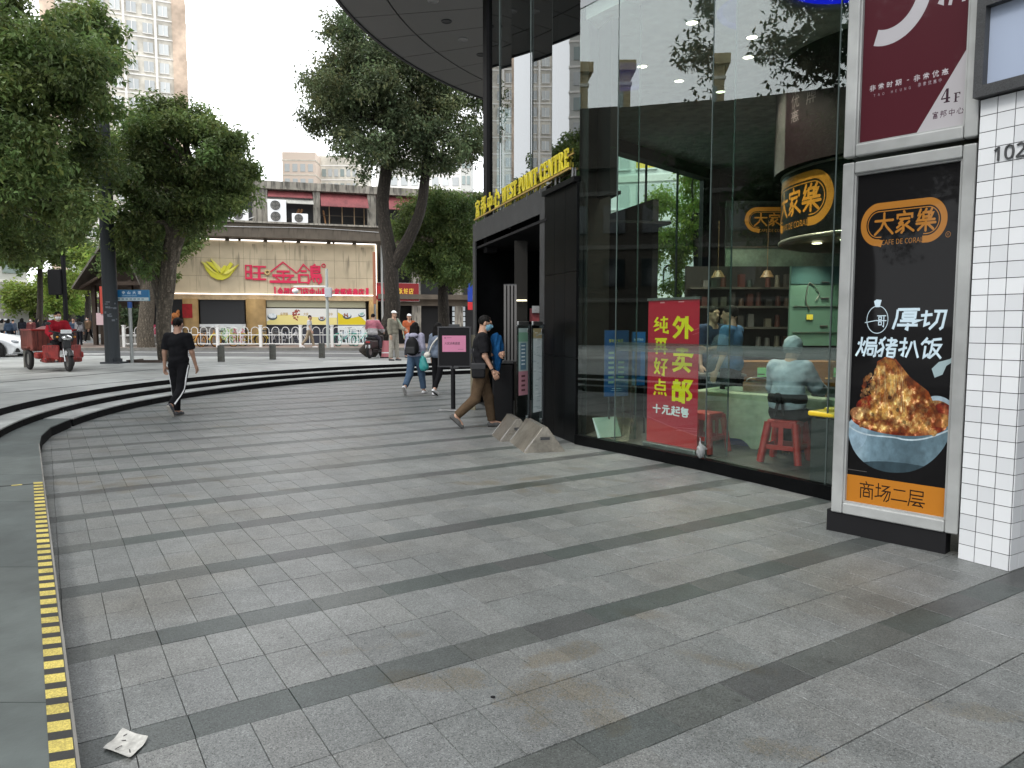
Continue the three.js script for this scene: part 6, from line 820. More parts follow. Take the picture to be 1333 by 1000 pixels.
// two women walking away
{
  const b = gp(541, 513, 0), jean = clothM(0.085, 0.14, 0.22), lilac = clothM(0.46, 0.45, 0.58);
  const { J } = person({ label: 'woman with black backpack, lilac hooded top and blue jeans walking away', pos: b, yaw: Math.PI - 0.25, h: 1.63, cell: 0.015, fem: true, pose: { legR: { swing: 0.28, knee: 0.1, abd: 0.06 }, legL: { swing: -0.3, knee: 0.5, foot: 0.95 }, armL: { swing: 0.1, abd: 0.14, elbow: 0.7 }, armR: { swing: -0.1, elbow: 0.3, abd: 0.12 } }, top: { m: lilac, loose: 0.035, sleeve: 1.92, hem: -0.02, collar: 0.02 }, legs: { m: jean, loose: 0.026, len: 0.86 }, shoes: whiteSh, sole: mat(lin(0.3, 0.29, 0.28), 0.8), hair: { long: 0.11 } });
  const bp = thing('backpack', 'black backpack on the woman in lilac', 'backpack', b, Math.PI - 0.25), c = J.S(0.16, -0.01, -0.135); part('sack', muv(fieldMesh([ell(c, 0.155, 0.21, 0.095), ell(c.clone().add(V(0, -0.08, -0.01)), 0.16, 0.13, 0.1)], 0.014, 0.04)), M.blackMatt, bp); part('pocket', rbx(0.22, 0.15, 0.05, 0.02, c.x, c.y - 0.09, c.z - 0.1), mat(lin(0.02, 0.02, 0.022), 0.7), bp);
  part('strap', [-1, 1].map((s) => tube([J.S(0.28, s * 0.055, -0.08), J.S(0.335, s * 0.06, 0), J.S(0.27, s * 0.065, 0.085), J.S(0.1, s * 0.095, 0.02), J.S(0.06, s * 0.085, -0.09)], 0.016, 20, 6)), M.blackMatt, bp);
  part('hood', muv(fieldMesh([ell(J.S(0.305, 0, -0.06), 0.12, 0.06, 0.06)], 0.015, 0.02)), lilac, bp);
  const b2 = gp(571, 515, 0);
  const { J: K } = person({ label: 'woman in grey blue top and black trousers with white sling bag walking away', pos: b2, yaw: Math.PI - 0.45, h: 1.6, cell: 0.015, fem: true, pose: { legL: { swing: 0.06, knee: 0.08, abd: 0.05 }, legR: { swing: -0.34, knee: 0.3, foot: 0.5, abd: 0.04 }, armL: { swing: 0.05, abd: 0.2, elbow: 0.25 }, armR: { swing: 0.25, elbow: 0.9 } }, top: { m: clothM(0.19, 0.23, 0.3), loose: 0.034, sleeve: 1.9, hem: 0.0 }, legs: { m: blackC, loose: 0.008, len: 0.88 }, shoes: whiteSh, sole: M.rubber, hair: { long: 0.14 } });
  const sb = thing('sling_bag', 'white sling bag with broad white strap across the second woman', 'bag', b2, Math.PI - 0.45); const q = K.S(0.045, 0.12, -0.09); part('pouch', muv(fieldMesh([ell(q, 0.075, 0.06, 0.05), ell(q.clone().add(V(0.03, -0.02, 0)), 0.06, 0.055, 0.045)], 0.012, 0.03)), mat(lin(0.6, 0.58, 0.52), 0.7), sb); part('strap', tube([q.clone().add(V(-0.03, 0.03, 0)), K.S(0.2, 0.02, -0.105), K.S(0.31, -0.07, -0.06), K.S(0.335, -0.075, 0.0)], 0.019, 20, 6), mat(lin(0.62, 0.6, 0.55), 0.7), sb);
  const tb = thing('carrier_bag', 'teal carrier bag carried between the two women', 'bag', V(0, 0, 0)); const p = at(551, 473, b.z + 0.2); part('sack', muv(fieldMesh([ell(p, 0.09, 0.17, 0.06), ell(p.clone().add(V(0.02, -0.07, 0)), 0.11, 0.11, 0.07)], 0.014, 0.03, (x, y, z, d) => d + 0.004 * Math.sin(x * 70 + y * 30))), mat(lin(0.04, 0.3, 0.29), 0.45), tb); part('handle', tube([p.clone().add(V(-0.05, 0.13, 0)), p.clone().add(V(0, 0.27, 0)), p.clone().add(V(0.05, 0.13, 0))], 0.007, 14, 5), mat(lin(0.04, 0.3, 0.29), 0.45), tb);
}
// people across the road and on the upper pavement
{
  const far = { cell: 0.026 };
  person({ ...far, label: 'man in white shirt and beige trousers walking along the railing', pos: gp(403, 452.5, 0.36), yaw: Math.PI / 2, h: 1.7, pose: walk, top: { m: clothM(0.68, 0.68, 0.68), loose: 0.03, sleeve: 0.8, hem: -0.02 }, legs: { m: clothM(0.42, 0.34, 0.24), loose: 0.02 }, shoes: whiteSh, hair: {} });
  person({ ...far, label: 'street worker in khaki clothes and white cap holding a stick', pos: gp(513, 469.5, 0.34), yaw: 0.9, h: 1.68, pose: { ...stand, armL: { swing: 0.5, elbow: 0.7 } }, top: { m: clothM(0.3, 0.28, 0.22), loose: 0.034, sleeve: 1.9, hem: -0.04 }, legs: { m: clothM(0.46, 0.43, 0.37), loose: 0.026 }, shoes: darkSh, hair: {}, hat: whiteSh });
  { const p = gp(524, 469.5, 0.34); const st = thing('walking_stick', 'green topped stick held by the khaki street worker', 'stick', V(0, 0, 0)); part('shaft', tube([at(526, 440, p.z), at(523, 425, p.z), at(517, 415, p.z)], 0.02, 12, 6), mat(lin(0.3, 0.4, 0.3), 0.6), st); }
  person({ ...far, label: 'person in white cap and orange vest behind the street worker', pos: gp(533, 466, 0.34), yaw: 0.4, h: 1.6, pose: stand, top: { m: clothM(0.6, 0.16, 0.07), loose: 0.03, sleeve: 1.8, hem: -0.02 }, legs: { m: clothM(0.08, 0.08, 0.1), loose: 0.02 }, shoes: darkSh, hair: {}, hat: whiteSh });
  // crowd down the left street: each one of its own
  const cols = [[0.02, 0.02, 0.025], [0.1, 0.12, 0.16], [0.02, 0.022, 0.03], [0.3, 0.3, 0.32], [0.16, 0.05, 0.05], [0.02, 0.02, 0.022], [0.35, 0.33, 0.3], [0.06, 0.09, 0.14], [0.02, 0.02, 0.025], [0.13, 0.1, 0.08]], nm = ['black coat', 'slate jacket', 'black jacket', 'grey top', 'dark red top', 'black sweater', 'pale top', 'navy shirt', 'black top', 'brown coat'];
  const who = [[4, 446.7, 2.9, 'in white top and dark trousers at the left frame edge', 6, 'white'], [18, 446.0, 3.1, 'in slate jacket standing behind the white car', 1], [30, 448.1, 3.2, 'all in black beside the white van of the far street', 2], [42, 450.2, 0.1, 'in dark red top with white mask facing the road', 4, 'mask'], [49, 446.7, 2.6, 'in black sweater close behind the cargo tricycle', 5], [60, 450.2, 2.9, 'broad person in black above the tricycle cargo box', 8], [70, 448.8, 3.0, 'in pale top between the tricycle and the dark pole', 6], [97, 448.8, 0.2, 'in navy shirt beyond the traffic light pole', 7], [104, 451.6, 3.0, 'in grey top near the gabled house', 3], [12, 448.1, 3.0, 'small far person in navy between two others', 7]];
  for (const [px, py, yaw, lab, c, ex] of who) person({ label: (lab.startsWith('in ') ? 'pedestrian ' : '') + lab, cell: 0.034, pos: gp(px, py, 0.25), yaw, h: rr(1.58, 1.76), pose: rnd() > 0.5 ? walk : stand, top: { m: clothM(...cols[c]), loose: 0.035, sleeve: 1.9, hem: -0.03 }, legs: { m: clothM(...cols[(c * 3 + 2) % 3]), loose: 0.018 }, shoes: darkSh, hair: { long: rnd() > 0.6 ? 0.08 : 0 }, mask: ex === 'mask' ? whiteSh : undefined, group: undefined });
  person({ label: 'pedestrian in brown coat and white shoes beside the white bollard', cell: 0.03, pos: gp(116, 446.5, 0.36), yaw: -0.3, h: 1.7, pose: walk2, top: { m: clothM(0.14, 0.09, 0.055), loose: 0.045, sleeve: 1.9, hem: -0.06 }, legs: { m: blackC, loose: 0.012 }, shoes: whiteSh, hair: {}, mask: whiteSh });
}
// ---------- street furniture ----------
const postM = mat(lin(0.045, 0.055, 0.066), 0.55, { map: rep(T.stain, 0.8) });
{ const b = gp(147, 473, 0.34), t = thing('round_post', 'thick dark grey round steel post rising into the tree crown', 'post', b); part('shaft', cy(0.225, 0.2, 8.2, 0, 0, 0, 24), postM, t); part('base_plate', [bx(0.62, 0.05, 0.62, 0.06, 0.025, 0), bx(0.5, 0.12, 0.06, 0.1, 0.1, 0.1), bx(0.06, 0.12, 0.5, 0.1, 0.1, 0)], postM, t);
  const st = []; for (let i = 0; i < 14; i++) { const a = rr(0, 1.6) - 0.3, y = rr(1.2, 2.0); st.push(bx(rr(0.04, 0.14), rr(0.02, 0.08), 0.004, 0, 0, 0.2245 - y * 0.003, 0).rotateY(a).translate(0, y, 0)); } part('paper_scraps', st, mat(lin(0.17, 0.19, 0.21), 0.8), t); }
{ const b = gp(172, 472.5, 0.34), z = b.z, t = thing('street_sign', 'blue street name sign on a pale pole beside the round post', 'sign', b), top = at(172, 393, z).y - b.y; part('pole', cy(0.055, 0.055, top, 0, 0, 0, 14), mat(lin(0.42, 0.44, 0.43), 0.4, { metalness: 0.3 }), t); part('blue_sleeve', cy(0.07, 0.07, 0.2, 0, top - 0.2, 0, 14), mat(lin(0.03, 0.12, 0.42), 0.5), t);
  const q0 = at(153, 392, z), q1 = at(196, 377.5, z), sT = canvasTex(512, 190, (x, w, h) => { x.fillStyle = '#1671a8'; x.fillRect(0, 0, w, h * 0.7); x.fillStyle = '#c6d6da'; x.fillRect(0, h * 0.7, w, h * 0.3); x.strokeStyle = '#e6f2f6'; drawCJK(x, '中山大道', w * 0.2, h * 0.1, h * 0.28, 7, { gap: 0.7 }); x.fillStyle = '#d2e6ee'; x.font = '24px sans-serif'; x.fillText('ZHONGSHAN DADAO', w * 0.2, h * 0.58); x.fillStyle = '#4d7d93'; for (let i = 0; i < 7; i++) x.fillRect(w * (0.06 + i * 0.12), h * 0.8, w * 0.08, h * 0.1); });
  const W = q1.x - q0.x, Hh = q1.y - q0.y, y = (q0.y + q1.y) / 2 - b.y; part('plate', rbx(W, Hh, 0.08, 0.02, (q0.x + q1.x) / 2 - b.x, y, 0.09), mat(lin(0.05, 0.25, 0.42), 0.5), t); part('face', new THREE.PlaneGeometry(W - 0.02, Hh - 0.02).translate((q0.x + q1.x) / 2 - b.x, y, 0.135), mat(0xffffff, 0.4, { map: sT }), t); }
{ const z = -30, b = V(at(85, 400, z).x, 0.22, z), t = thing('traffic_light', 'traffic light seen from behind on a thin black pole', 'traffic light', b), y1 = at(85, 333, z).y - b.y; part('pole', cy(0.09, 0.085, y1, 0, 0, 0, 14), M.blackMatt, t); const c0 = at(66, 384, z), c1 = at(81.5, 351, z); part('signal_head', rbx(c1.x - c0.x, c1.y - c0.y, 0.35, 0.03, (c0.x + c1.x) / 2 - b.x, (c0.y + c1.y) / 2 - b.y, 0), M.blackMatt, t); part('bracket', [bar(V(0, at(85, 357, z).y - b.y, 0), V(c1.x - b.x - 0.1, at(85, 357, z).y - b.y, 0), 0.03), bar(V(0, at(85, 380, z).y - b.y, 0), V(c1.x - b.x - 0.1, at(85, 380, z).y - b.y, 0), 0.03)], M.blackMatt, t); part('spike', bar(V((c0.x + c1.x) / 2 - b.x, c0.y - b.y, 0), V((c0.x + c1.x) / 2 - b.x, c0.y - b.y - 0.16, 0), 0.05), M.blackMatt, t);
  part('foot', cy(0.22, 0.2, 0.1, 0, 0, 0, 16), M.blackMatt, t); }
// stone bollards
{
  const stone = mat(lin(0.2, 0.2, 0.175), 0.85, { map: rep(T.granite, 1) }); let proto;
  const bl = [[37, 478, 453, 'grey stone bollard in front of the white car'], [288, 471, 451, 'grey stone bollard in front of the orange bicycles'], [355, 468, 449, 'grey stone bollard left of the white shirted walker'], [419, 466, 447, 'grey stone bollard below the lamp post with the grey box']];
  for (const [px, py, top, lab] of bl) { const b = gp(px, py, 0.34), o = proto ? cloneOf(proto, b, 0, lab, 'stone bollards along the kerb') : thing('stone_bollard', lab, 'bollard', b, 0, 'stone bollards along the kerb'); if (!proto) { part('shaft', cy(0.115, 0.115, 0.52, 0, 0, 0, 18), stone, o); part('cap', [cy(0.115, 0.1, 0.03, 0, 0.52, 0, 18), cy(0.105, 0.105, 0.03, 0, 0.48, 0, 18)], stone, o); proto = o; } }
  const b = gp(124.5, 448.5, 0.36), o = thing('white_bollard', 'white round bollard with grey band on the side pavement', 'bollard', b); part('shaft', cy(0.13, 0.13, 0.72, 0, 0, 0, 18), M.white, o); part('band', cy(0.133, 0.133, 0.05, 0, 0.58, 0, 18), mat(lin(0.35, 0.36, 0.36), 0.6), o); part('foot', cy(0.15, 0.15, 0.1, 0, 0, 0, 18), mat(lin(0.3, 0.3, 0.3), 0.7), o);
}
// white hooped railing: sections between square posts
{
  const wm = mat(lin(0.72, 0.72, 0.7), 0.5), zr = -39.6, post = [[161, -30], [223, 0], [283, 0], [339, 0], [391, 0], [432, 0], [478, 0]], X = (px) => at(px, 430, zr).x, y0 = 0.36, h = 1.08; const hoop = (w, hh, r) => { const c = new THREE.CurvePath(), pts = []; pts.push(V(-w / 2, 0, 0), V(-w / 2, hh - w / 2, 0)); for (let i = 0; i <= 8; i++) { const a = Math.PI - i / 8 * Math.PI; pts.push(V(Math.cos(a) * w / 2, hh - w / 2 + Math.sin(a) * w / 2, 0)); } pts.push(V(w / 2, 0, 0)); const g = []; for (let i = 0; i < pts.length - 1; i++) if (pts[i].distanceTo(pts[i + 1]) > 1e-4) g.push(bar(pts[i], pts[i + 1], r, 6)); return mergeGeometries(g.map((q) => q.toNonIndexed())); };
  const labs = ['white hooped railing section left of the ridged trunk', 'white hooped railing section behind the man in black', 'white hooped railing section in front of the green orange bicycle', 'white hooped railing section in front of the yellow bicycle', 'white hooped railing section crossed by the white shirted walker', 'white hooped railing section in front of the teal bicycles'];
  for (let i = 0; i < post.length - 1; i++) { const xa = X(post[i][0]), xb = X(post[i + 1][0]), L = xb - xa, t = thing('railing_section', labs[i], 'railing', V(xa, y0, zr), 0, 'white railing along the far pavement'); part('post', bx(0.14, h + 0.06, 0.14, 0, (h + 0.06) / 2, 0), wm, t); part('post_cap', bx(0.18, 0.05, 0.18, 0, h + 0.085, 0), wm, t); part('rail', bx(L, 0.06, 0.05, L / 2, 0.18, 0), wm, t); part('rail', bx(L, 0.045, 0.04, L / 2, h - 0.42, 0), wm, t); const n = Math.max(3, Math.round(L / 0.52)), hg = hoop(L / n * 0.72, h - 0.2, 0.018); for (let k = 0; k < n; k++) { const m = part('hoop', hg, wm, t); m.position.set((k + 0.5) * L / n, 0.2, 0); } for (let k = 0; k < n; k++) part('collar', bx(0.1, 0.04, 0.05, (k + 0.5) * L / n + L / n / 2, h - 0.3, 0), wm, t); }
}
// low wall and planter behind the left railing
{ const t = thing('low_wall', 'low pale concrete wall behind the left railing', 'wall', V(at(190, 440, -40.6).x, 0.36, -40.6)); part('wall', bx(3.6, 0.55, 0.5, 0, 0.27, 0), M.kerb, t); part('coping', bx(3.7, 0.08, 0.6, 0, 0.59, 0), M.walk, t); const b = solo('tree_pit', [bx(1.1, 0.09, 0.12, gp(200, 471, 0.34).x, 0.385, -24.0), bx(0.12, 0.09, 0.9, gp(190, 470, 0.34).x, 0.385, -24.4)], mat(lin(0.12, 0.09, 0.075), 0.85, { map: T.noise }), 'brown edging of the tree pit at the foot of the ridged trunk', 'tree pit');
  const g = thing('green_hedge', 'dark green potted hedge below the street name sign', 'plant', V(0, 0, 0)); crown(g, scatter(168, 415, 14, 10, -41.5, 8, 8, 0.4), 160, 'm', LEAF.dark, 'foliage'); const rl = solo('red_banner', bx(0.9, 1.15, 0.04, at(204, 430, -41).x, 1.0, -41), mat(lin(0.3, 0.03, 0.07), 0.7), 'dark red standing banner behind the left railing', 'banner'); }
// lamp post with a box, pole with red top
{ const z = -38.9, x = at(426, 400, z).x, t = thing('lamp_post', 'pale lamp post with side arm, white lamp globe and grey box', 'lamp post', V(x, 0.36, z)), Y = (py) => at(426, py, z).y - 0.36, XX = (px) => at(px, 400, z).x - x; part('pole', cy(0.085, 0.07, Y(350), 0, 0, 0, 14), mat(lin(0.4, 0.43, 0.41), 0.45), t); part('arm', bar(V(0, Y(373), 0.02), V(XX(383), Y(373), 0.02), 0.035), M.white, t); part('lamp_globe', [ball(0.19, XX(385), Y(379), 0.02, 0.9, 0.75, 0.9), cy(0.07, 0.14, 0.12, XX(385), Y(379) - 0.16, 0.02)], M.white, t); part('control_box', rbx(0.36, 0.5, 0.24, 0.02, XX(428.5), Y(381), 0.12), mat(lin(0.45, 0.47, 0.5), 0.5), t); }
{ const z = -33, x = at(488, 400, z).x, t = thing('banner_pole', 'thin pole with long orange red top panel beside the restaurant', 'pole', V(x, 0.22, z)), Y = (py) => at(488, py, z).y - 0.22; part('pole', cy(0.05, 0.05, Y(396), 0, 0, 0, 12), M.steel, t); part('panel', rbx(0.13, Y(328) - Y(396), 0.1, 0.02, 0, (Y(328) + Y(396)) / 2, 0), mat(lin(0.42, 0.16, 0.09), 0.6), t); }
// ---------- printed banners on the restaurant ----------
{
  const dish = (x, cx, cy_, r, c) => { x.fillStyle = '#33414a'; x.beginPath(); x.ellipse(cx, cy_ + r * 0.1, r, r * 0.62, 0, 0, 7); x.fill(); x.fillStyle = '#c3ccd0'; x.beginPath(); x.ellipse(cx, cy_ - r * 0.08, r * 0.86, r * 0.45, 0, 0, 7); x.fill(); x.fillStyle = c; for (let i = 0; i < 14; i++) { x.beginPath(); x.ellipse(cx + (hash(i, 1, cx | 0) - 0.5) * r * 1.2, cy_ - r * 0.1 + (hash(i, 2, cx | 0) - 0.5) * r * 0.6, r * 0.2, r * 0.12, i, 0, 7); x.fill(); } };
  const bT = canvasTex(1024, 210, (x, w, h) => { x.fillStyle = '#d3d2cc'; x.fillRect(0, 0, w, h); x.fillStyle = '#d8ca83'; x.beginPath(); x.moveTo(w * 0.16, h * 0.4); x.bezierCurveTo(w * 0.4, h * 0.3, w * 0.6, h * 0.6, w, h * 0.55); x.lineTo(w, h); x.lineTo(0, h); x.lineTo(0, h * 0.8); x.fill(); dish(x, w * 0.08, h * 0.48, 70, '#dfe4e6'); x.fillStyle = '#8b3b2d'; for (let i = 0; i < 30; i++) { x.beginPath(); x.ellipse(w * (0.37 + 0.09 * hash(i, 1, 4)), h * (0.1 + 0.65 * hash(i, 2, 4)), 16, 8, i, 0, 7); x.fill(); } dish(x, w * 0.78, h * 0.6, 52, '#80584a'); x.strokeStyle = '#a08040'; for (const [a, t] of [[0.19, '金牌鴿'], [0.52, '大家'], [0.87, '店中']]) drawCJK(x, t, w * a, h * 0.25, 38, 4); });
  const cT = canvasTex(512, 256, (x, w, h) => { x.fillStyle = '#cdd0cc'; x.fillRect(0, 0, w, h); x.fillStyle = '#c9b414'; x.beginPath(); x.moveTo(0, h * 0.2); x.lineTo(w * 0.4, h * 0.6); x.lineTo(w * 0.8, h * 0.45); x.lineTo(w, h * 0.8); x.lineTo(w, h); x.lineTo(0, h); x.fill(); dish(x, w * 0.33, h * 0.42, 80, '#7a3f1d'); dish(x, w * 0.85, h * 0.34, 60, '#7ba399'); });
  const wT = canvasTex(512, 320, (x, w, h) => { x.fillStyle = '#c9cfd0'; x.fillRect(0, 0, w, h); for (let i = 0; i < 110; i++) { x.fillStyle = ['#5d6f86', '#8ea7b4', '#e9eef0', '#2e3a48', '#9fbfc9'][i % 5]; x.globalAlpha = 0.6; x.beginPath(); x.ellipse(w * hash(i, 1, 9), h * (0.3 + 0.6 * hash(i, 2, 9)), 26 * hash(i, 3, 9) + 4, 16 * hash(i, 4, 9) + 4, i, 0, 7); x.fill(); } x.globalAlpha = 1; x.fillStyle = '#1d1d22'; x.fillRect(w * 0.86, h * 0.03, 40, 16); });
  const gT = canvasTex(512, 320, (x, w, h) => { x.fillStyle = '#d5dad5'; x.fillRect(0, 0, w, h); for (let i = 0; i < 160; i++) { const u = hash(i, 1, 3); x.fillStyle = u < 0.55 ? ['#3f8a4a', '#9fc46a', '#2f6a3a', '#e7e9dc'][i % 4] : ['#b8353f', '#d67a80', '#efd9d9', '#7d2a30'][i % 4]; x.globalAlpha = 0.75; x.beginPath(); x.ellipse(w * u, h * (0.15 + 0.8 * hash(i, 2, 3)), 30 * hash(i, 3, 3) + 5, 15 * hash(i, 4, 3) + 4, i, 0, 7); x.fill(); } x.globalAlpha = 1; });
  const put = (name, a, b, y0, y1, t, label, cat, zz) => { const [x0, ya] = toLocal(a, y1), [x1, yb] = toLocal(b, y0), o = thing(name, label, cat, loc((x0 + x1) / 2, (ya + yb) / 2, zz), fTurn); part('panel', bx(x1 - x0, yb - ya, 0.05, 0, 0, 0), M.white, o); part('print', new THREE.PlaneGeometry(x1 - x0 - 0.02, yb - ya - 0.02).translate(0, 0, 0.028), mat(0xffffff, 0.6, { map: t }), o); };
  put('food_banner', 347, 438.5, 402, 423, bT, 'long cream banner printed with dishes under the restaurant sign', 'banner', 0.05); put('food_banner', 439.5, 476, 402.5, 423, cT, 'short yellow banner printed with two dishes at the right column', 'banner', 0.05); put('notice_board', 440, 477, 424, 451, wT, 'white picture board behind the teal bicycles', 'board', 0.12); put('notice_board', 283, 319, 425, 447, gT, 'board printed with green and red pictures below the restaurant window', 'board', 0.3);
  const red = thing('red_notice', 'square red paper notice on the left ochre column', 'notice', loc(toLocal(248, 405)[0] - 0.12, toLocal(248, 405)[1], 0.44), fTurn); part('paper', bx(0.52, 0.8, 0.01, 0, 0, 0), mat(lin(0.5, 0.015, 0.02), 0.8, { map: T.noise }), red);
  { const q = loc(toLocal(228, 412)[0], toLocal(228, 412)[1] - 0.1, 0.25), o = thing('lion_head', 'orange and red festive head decoration hanging left of the red notice', 'decoration', q, fTurn); part('head', muv(fieldMesh([ell(V(0, 0.1, 0), 0.24, 0.2, 0.2), ell(V(-0.28, -0.12, 0), 0.26, 0.12, 0.16), ell(V(0.18, 0.3, 0), 0.1, 0.18, 0.1)], 0.03, 0.1, (x, y, z, d) => d + 0.02 * Math.sin(x * 30) * Math.sin(y * 26))), mat(lin(0.5, 0.18, 0.05), 0.8), o); part('red_drape', muv(fieldMesh([ell(V(-0.2, -0.28, 0.05), 0.32, 0.1, 0.14), ell(V(0.12, -0.22, 0), 0.14, 0.22, 0.12)], 0.03, 0.08)), mat(lin(0.5, 0.02, 0.02), 0.8), o); }
  // red shop sign right of the restaurant, posters in the dark opening
  const rT = canvasTex(512, 190, (x, w, h) => { x.fillStyle = '#7c1418'; x.fillRect(0, 0, w, h); x.fillStyle = '#a01c1c'; x.beginPath(); x.arc(w * 0.12, h * 0.5, h * 0.34, 0, 7); x.fill(); x.strokeStyle = '#d8b83a'; drawCJK(x, '家常饭好店', w * 0.3, h * 0.3, h * 0.28, 7, { gap: 0.3 }); x.strokeStyle = '#c9a9a0'; drawCJK(x, '中山店', w * 0.6, h * 0.72, h * 0.16, 3.5); });
  put('shop_sign', 486, 545, 369, 392, rT, 'dark red shop sign with yellow characters beside the restaurant', 'sign', 0.1);
  const gl = thing('poster_grid', 'dark board with rows of small white notices left of the portal', 'notice board', loc(toLocal(598, 412)[0], toLocal(598, 412)[1], -0.2), fTurn); part('board', bx(0.95, 1.4, 0.05, 0, 0, 0), M.blackMatt, gl); for (let i = 0; i < 3; i++) for (let j = 0; j < 4; j++) part('notice', bx(0.24, 0.27, 0.012, -0.3 + i * 0.3, -0.5 + j * 0.33, 0.035), mat(lin(0.5, 0.55, 0.58), 0.7), gl);
  const bb = thing('blade_sign', 'tall blue and red blade sign beside the portal', 'sign', at(612, 385, -40)); part('blue_part', rbx(0.26, 1.25, 0.12, 0.02, 0, 0.3, 0), mat(lin(0.02, 0.06, 0.4), 0.5), bb); part('red_part', rbx(0.26, 0.42, 0.12, 0.02, 0, -0.56, 0), mat(lin(0.6, 0.03, 0.04), 0.5), bb); part('bracket', bar(V(0, 0, -0.1), V(0.5, 0.2, -0.6), 0.03), M.darkGray, bb);
}
// ---------- bicycles ----------
function bicycle(label, px, py, turn, c, wheelC, proto) {
  const pos = gp(px, py, 0.36); pos.z = Math.min(-40.2, pos.z); pos.x = at(px, py, pos.z).x; const t = thing('bicycle', label, 'bicycle', pos, turn, undefined), r = 0.33, fm = mat(lin(...c), 0.4), wm = mat(lin(...wheelC), 0.5);
  for (const x of [-0.52, 0.52]) { const w = part('wheel', new THREE.TorusGeometry(r, 0.024, 7, 26).translate(x, r, 0), M.rubber, t); part('rim', new THREE.TorusGeometry(r - 0.035, 0.014, 6, 24).translate(x, r, 0), wm, w); const sp = []; for (let i = 0; i < 8; i++) { const a = i / 8 * 6.283; sp.push(bar(V(x, r, 0), V(x + Math.cos(a) * (r - 0.04), r + Math.sin(a) * (r - 0.04), 0), 0.004, 4)); } part('spokes', sp, M.steel, w); part('mudguard', (() => { const g = new THREE.TorusGeometry(r + 0.05, 0.03, 5, 14, 2.2); g.rotateZ(x < 0 ? 0.9 : 0.2).translate(x, r, 0); return g; })(), fm, t); }
  part('frame', [bar(V(-0.52, r, 0), V(-0.12, 0.3, 0), 0.018), bar(V(-0.12, 0.3, 0), V(-0.22, 0.78, 0), 0.022), bar(V(-0.12, 0.3, 0), V(0.38, 0.78, 0), 0.026), bar(V(-0.52, r, 0), V(-0.2, 0.68, 0), 0.016), bar(V(0.36, 0.92, 0), V(0.52, r, 0), 0.02)], fm, t);
  part('saddle', rbx(0.26, 0.07, 0.15, 0.03, -0.24, 0.86, 0), M.rubber, t); part('handlebar', [bar(V(0.35, 0.95, 0), V(0.34, 1.03, 0), 0.016), bar(V(0.3, 1.05, -0.26), V(0.34, 1.02, 0), 0.014), bar(V(0.3, 1.05, 0.26), V(0.34, 1.02, 0), 0.014)], M.darkGray, t);
  const bk = []; for (const z of [-0.14, 0, 0.14]) for (const y of [0.72, 0.82, 0.92]) bk.push(bar(V(0.44, y, z), V(0.74, y, z), 0.008, 5)); for (const x of [0.44, 0.6, 0.74]) for (const z of [-0.14, 0.14]) bk.push(bar(V(x, 0.72, z), V(x, 0.92, z), 0.008, 5)); part('basket', bk, M.steel, t); part('crank', [cy(0.1, 0.1, 0.015, 0, 0, 0, 16).rotateX(Math.PI / 2).translate(-0.12, 0.3, 0.04), bar(V(-0.12, 0.3, 0.06), V(-0.02, 0.17, 0.06), 0.01)], M.darkGray, t);
  return t;
}
const OR = [0.62, 0.27, 0.03], YE = [0.55, 0.4, 0.06], TE = [0.02, 0.3, 0.22], GR = [0.2, 0.32, 0.06];
bicycle('black bicycle right beside the man in black at the railing', 253, 451, 0.15, [0.03, 0.03, 0.03], [0.05, 0.05, 0.05]); bicycle('bicycle with orange wheels and red tag by the second railing post', 272, 452.5, 1.15, OR, OR); bicycle('yellow green bicycle with orange front wheel before the picture board', 293, 452.5, 0.95, [0.5, 0.5, 0.06], OR); bicycle('yellow shared bicycle in front of the ochre column', 328, 450.5, 0.1, YE, YE); bicycle('dark bicycle with red rear light before the blue dado', 349, 450, -0.2, [0.06, 0.05, 0.05], [0.1, 0.06, 0.06]); bicycle('white child bicycle behind the railing left of the walker', 377, 449.5, 0.5, [0.6, 0.6, 0.62], [0.3, 0.3, 0.3]); bicycle('teal shared bicycle before the white picture board', 449, 450.5, 1.0, TE, TE); bicycle('second teal shared bicycle nearest the pink rider', 471, 450.5, 1.05, TE, TE);
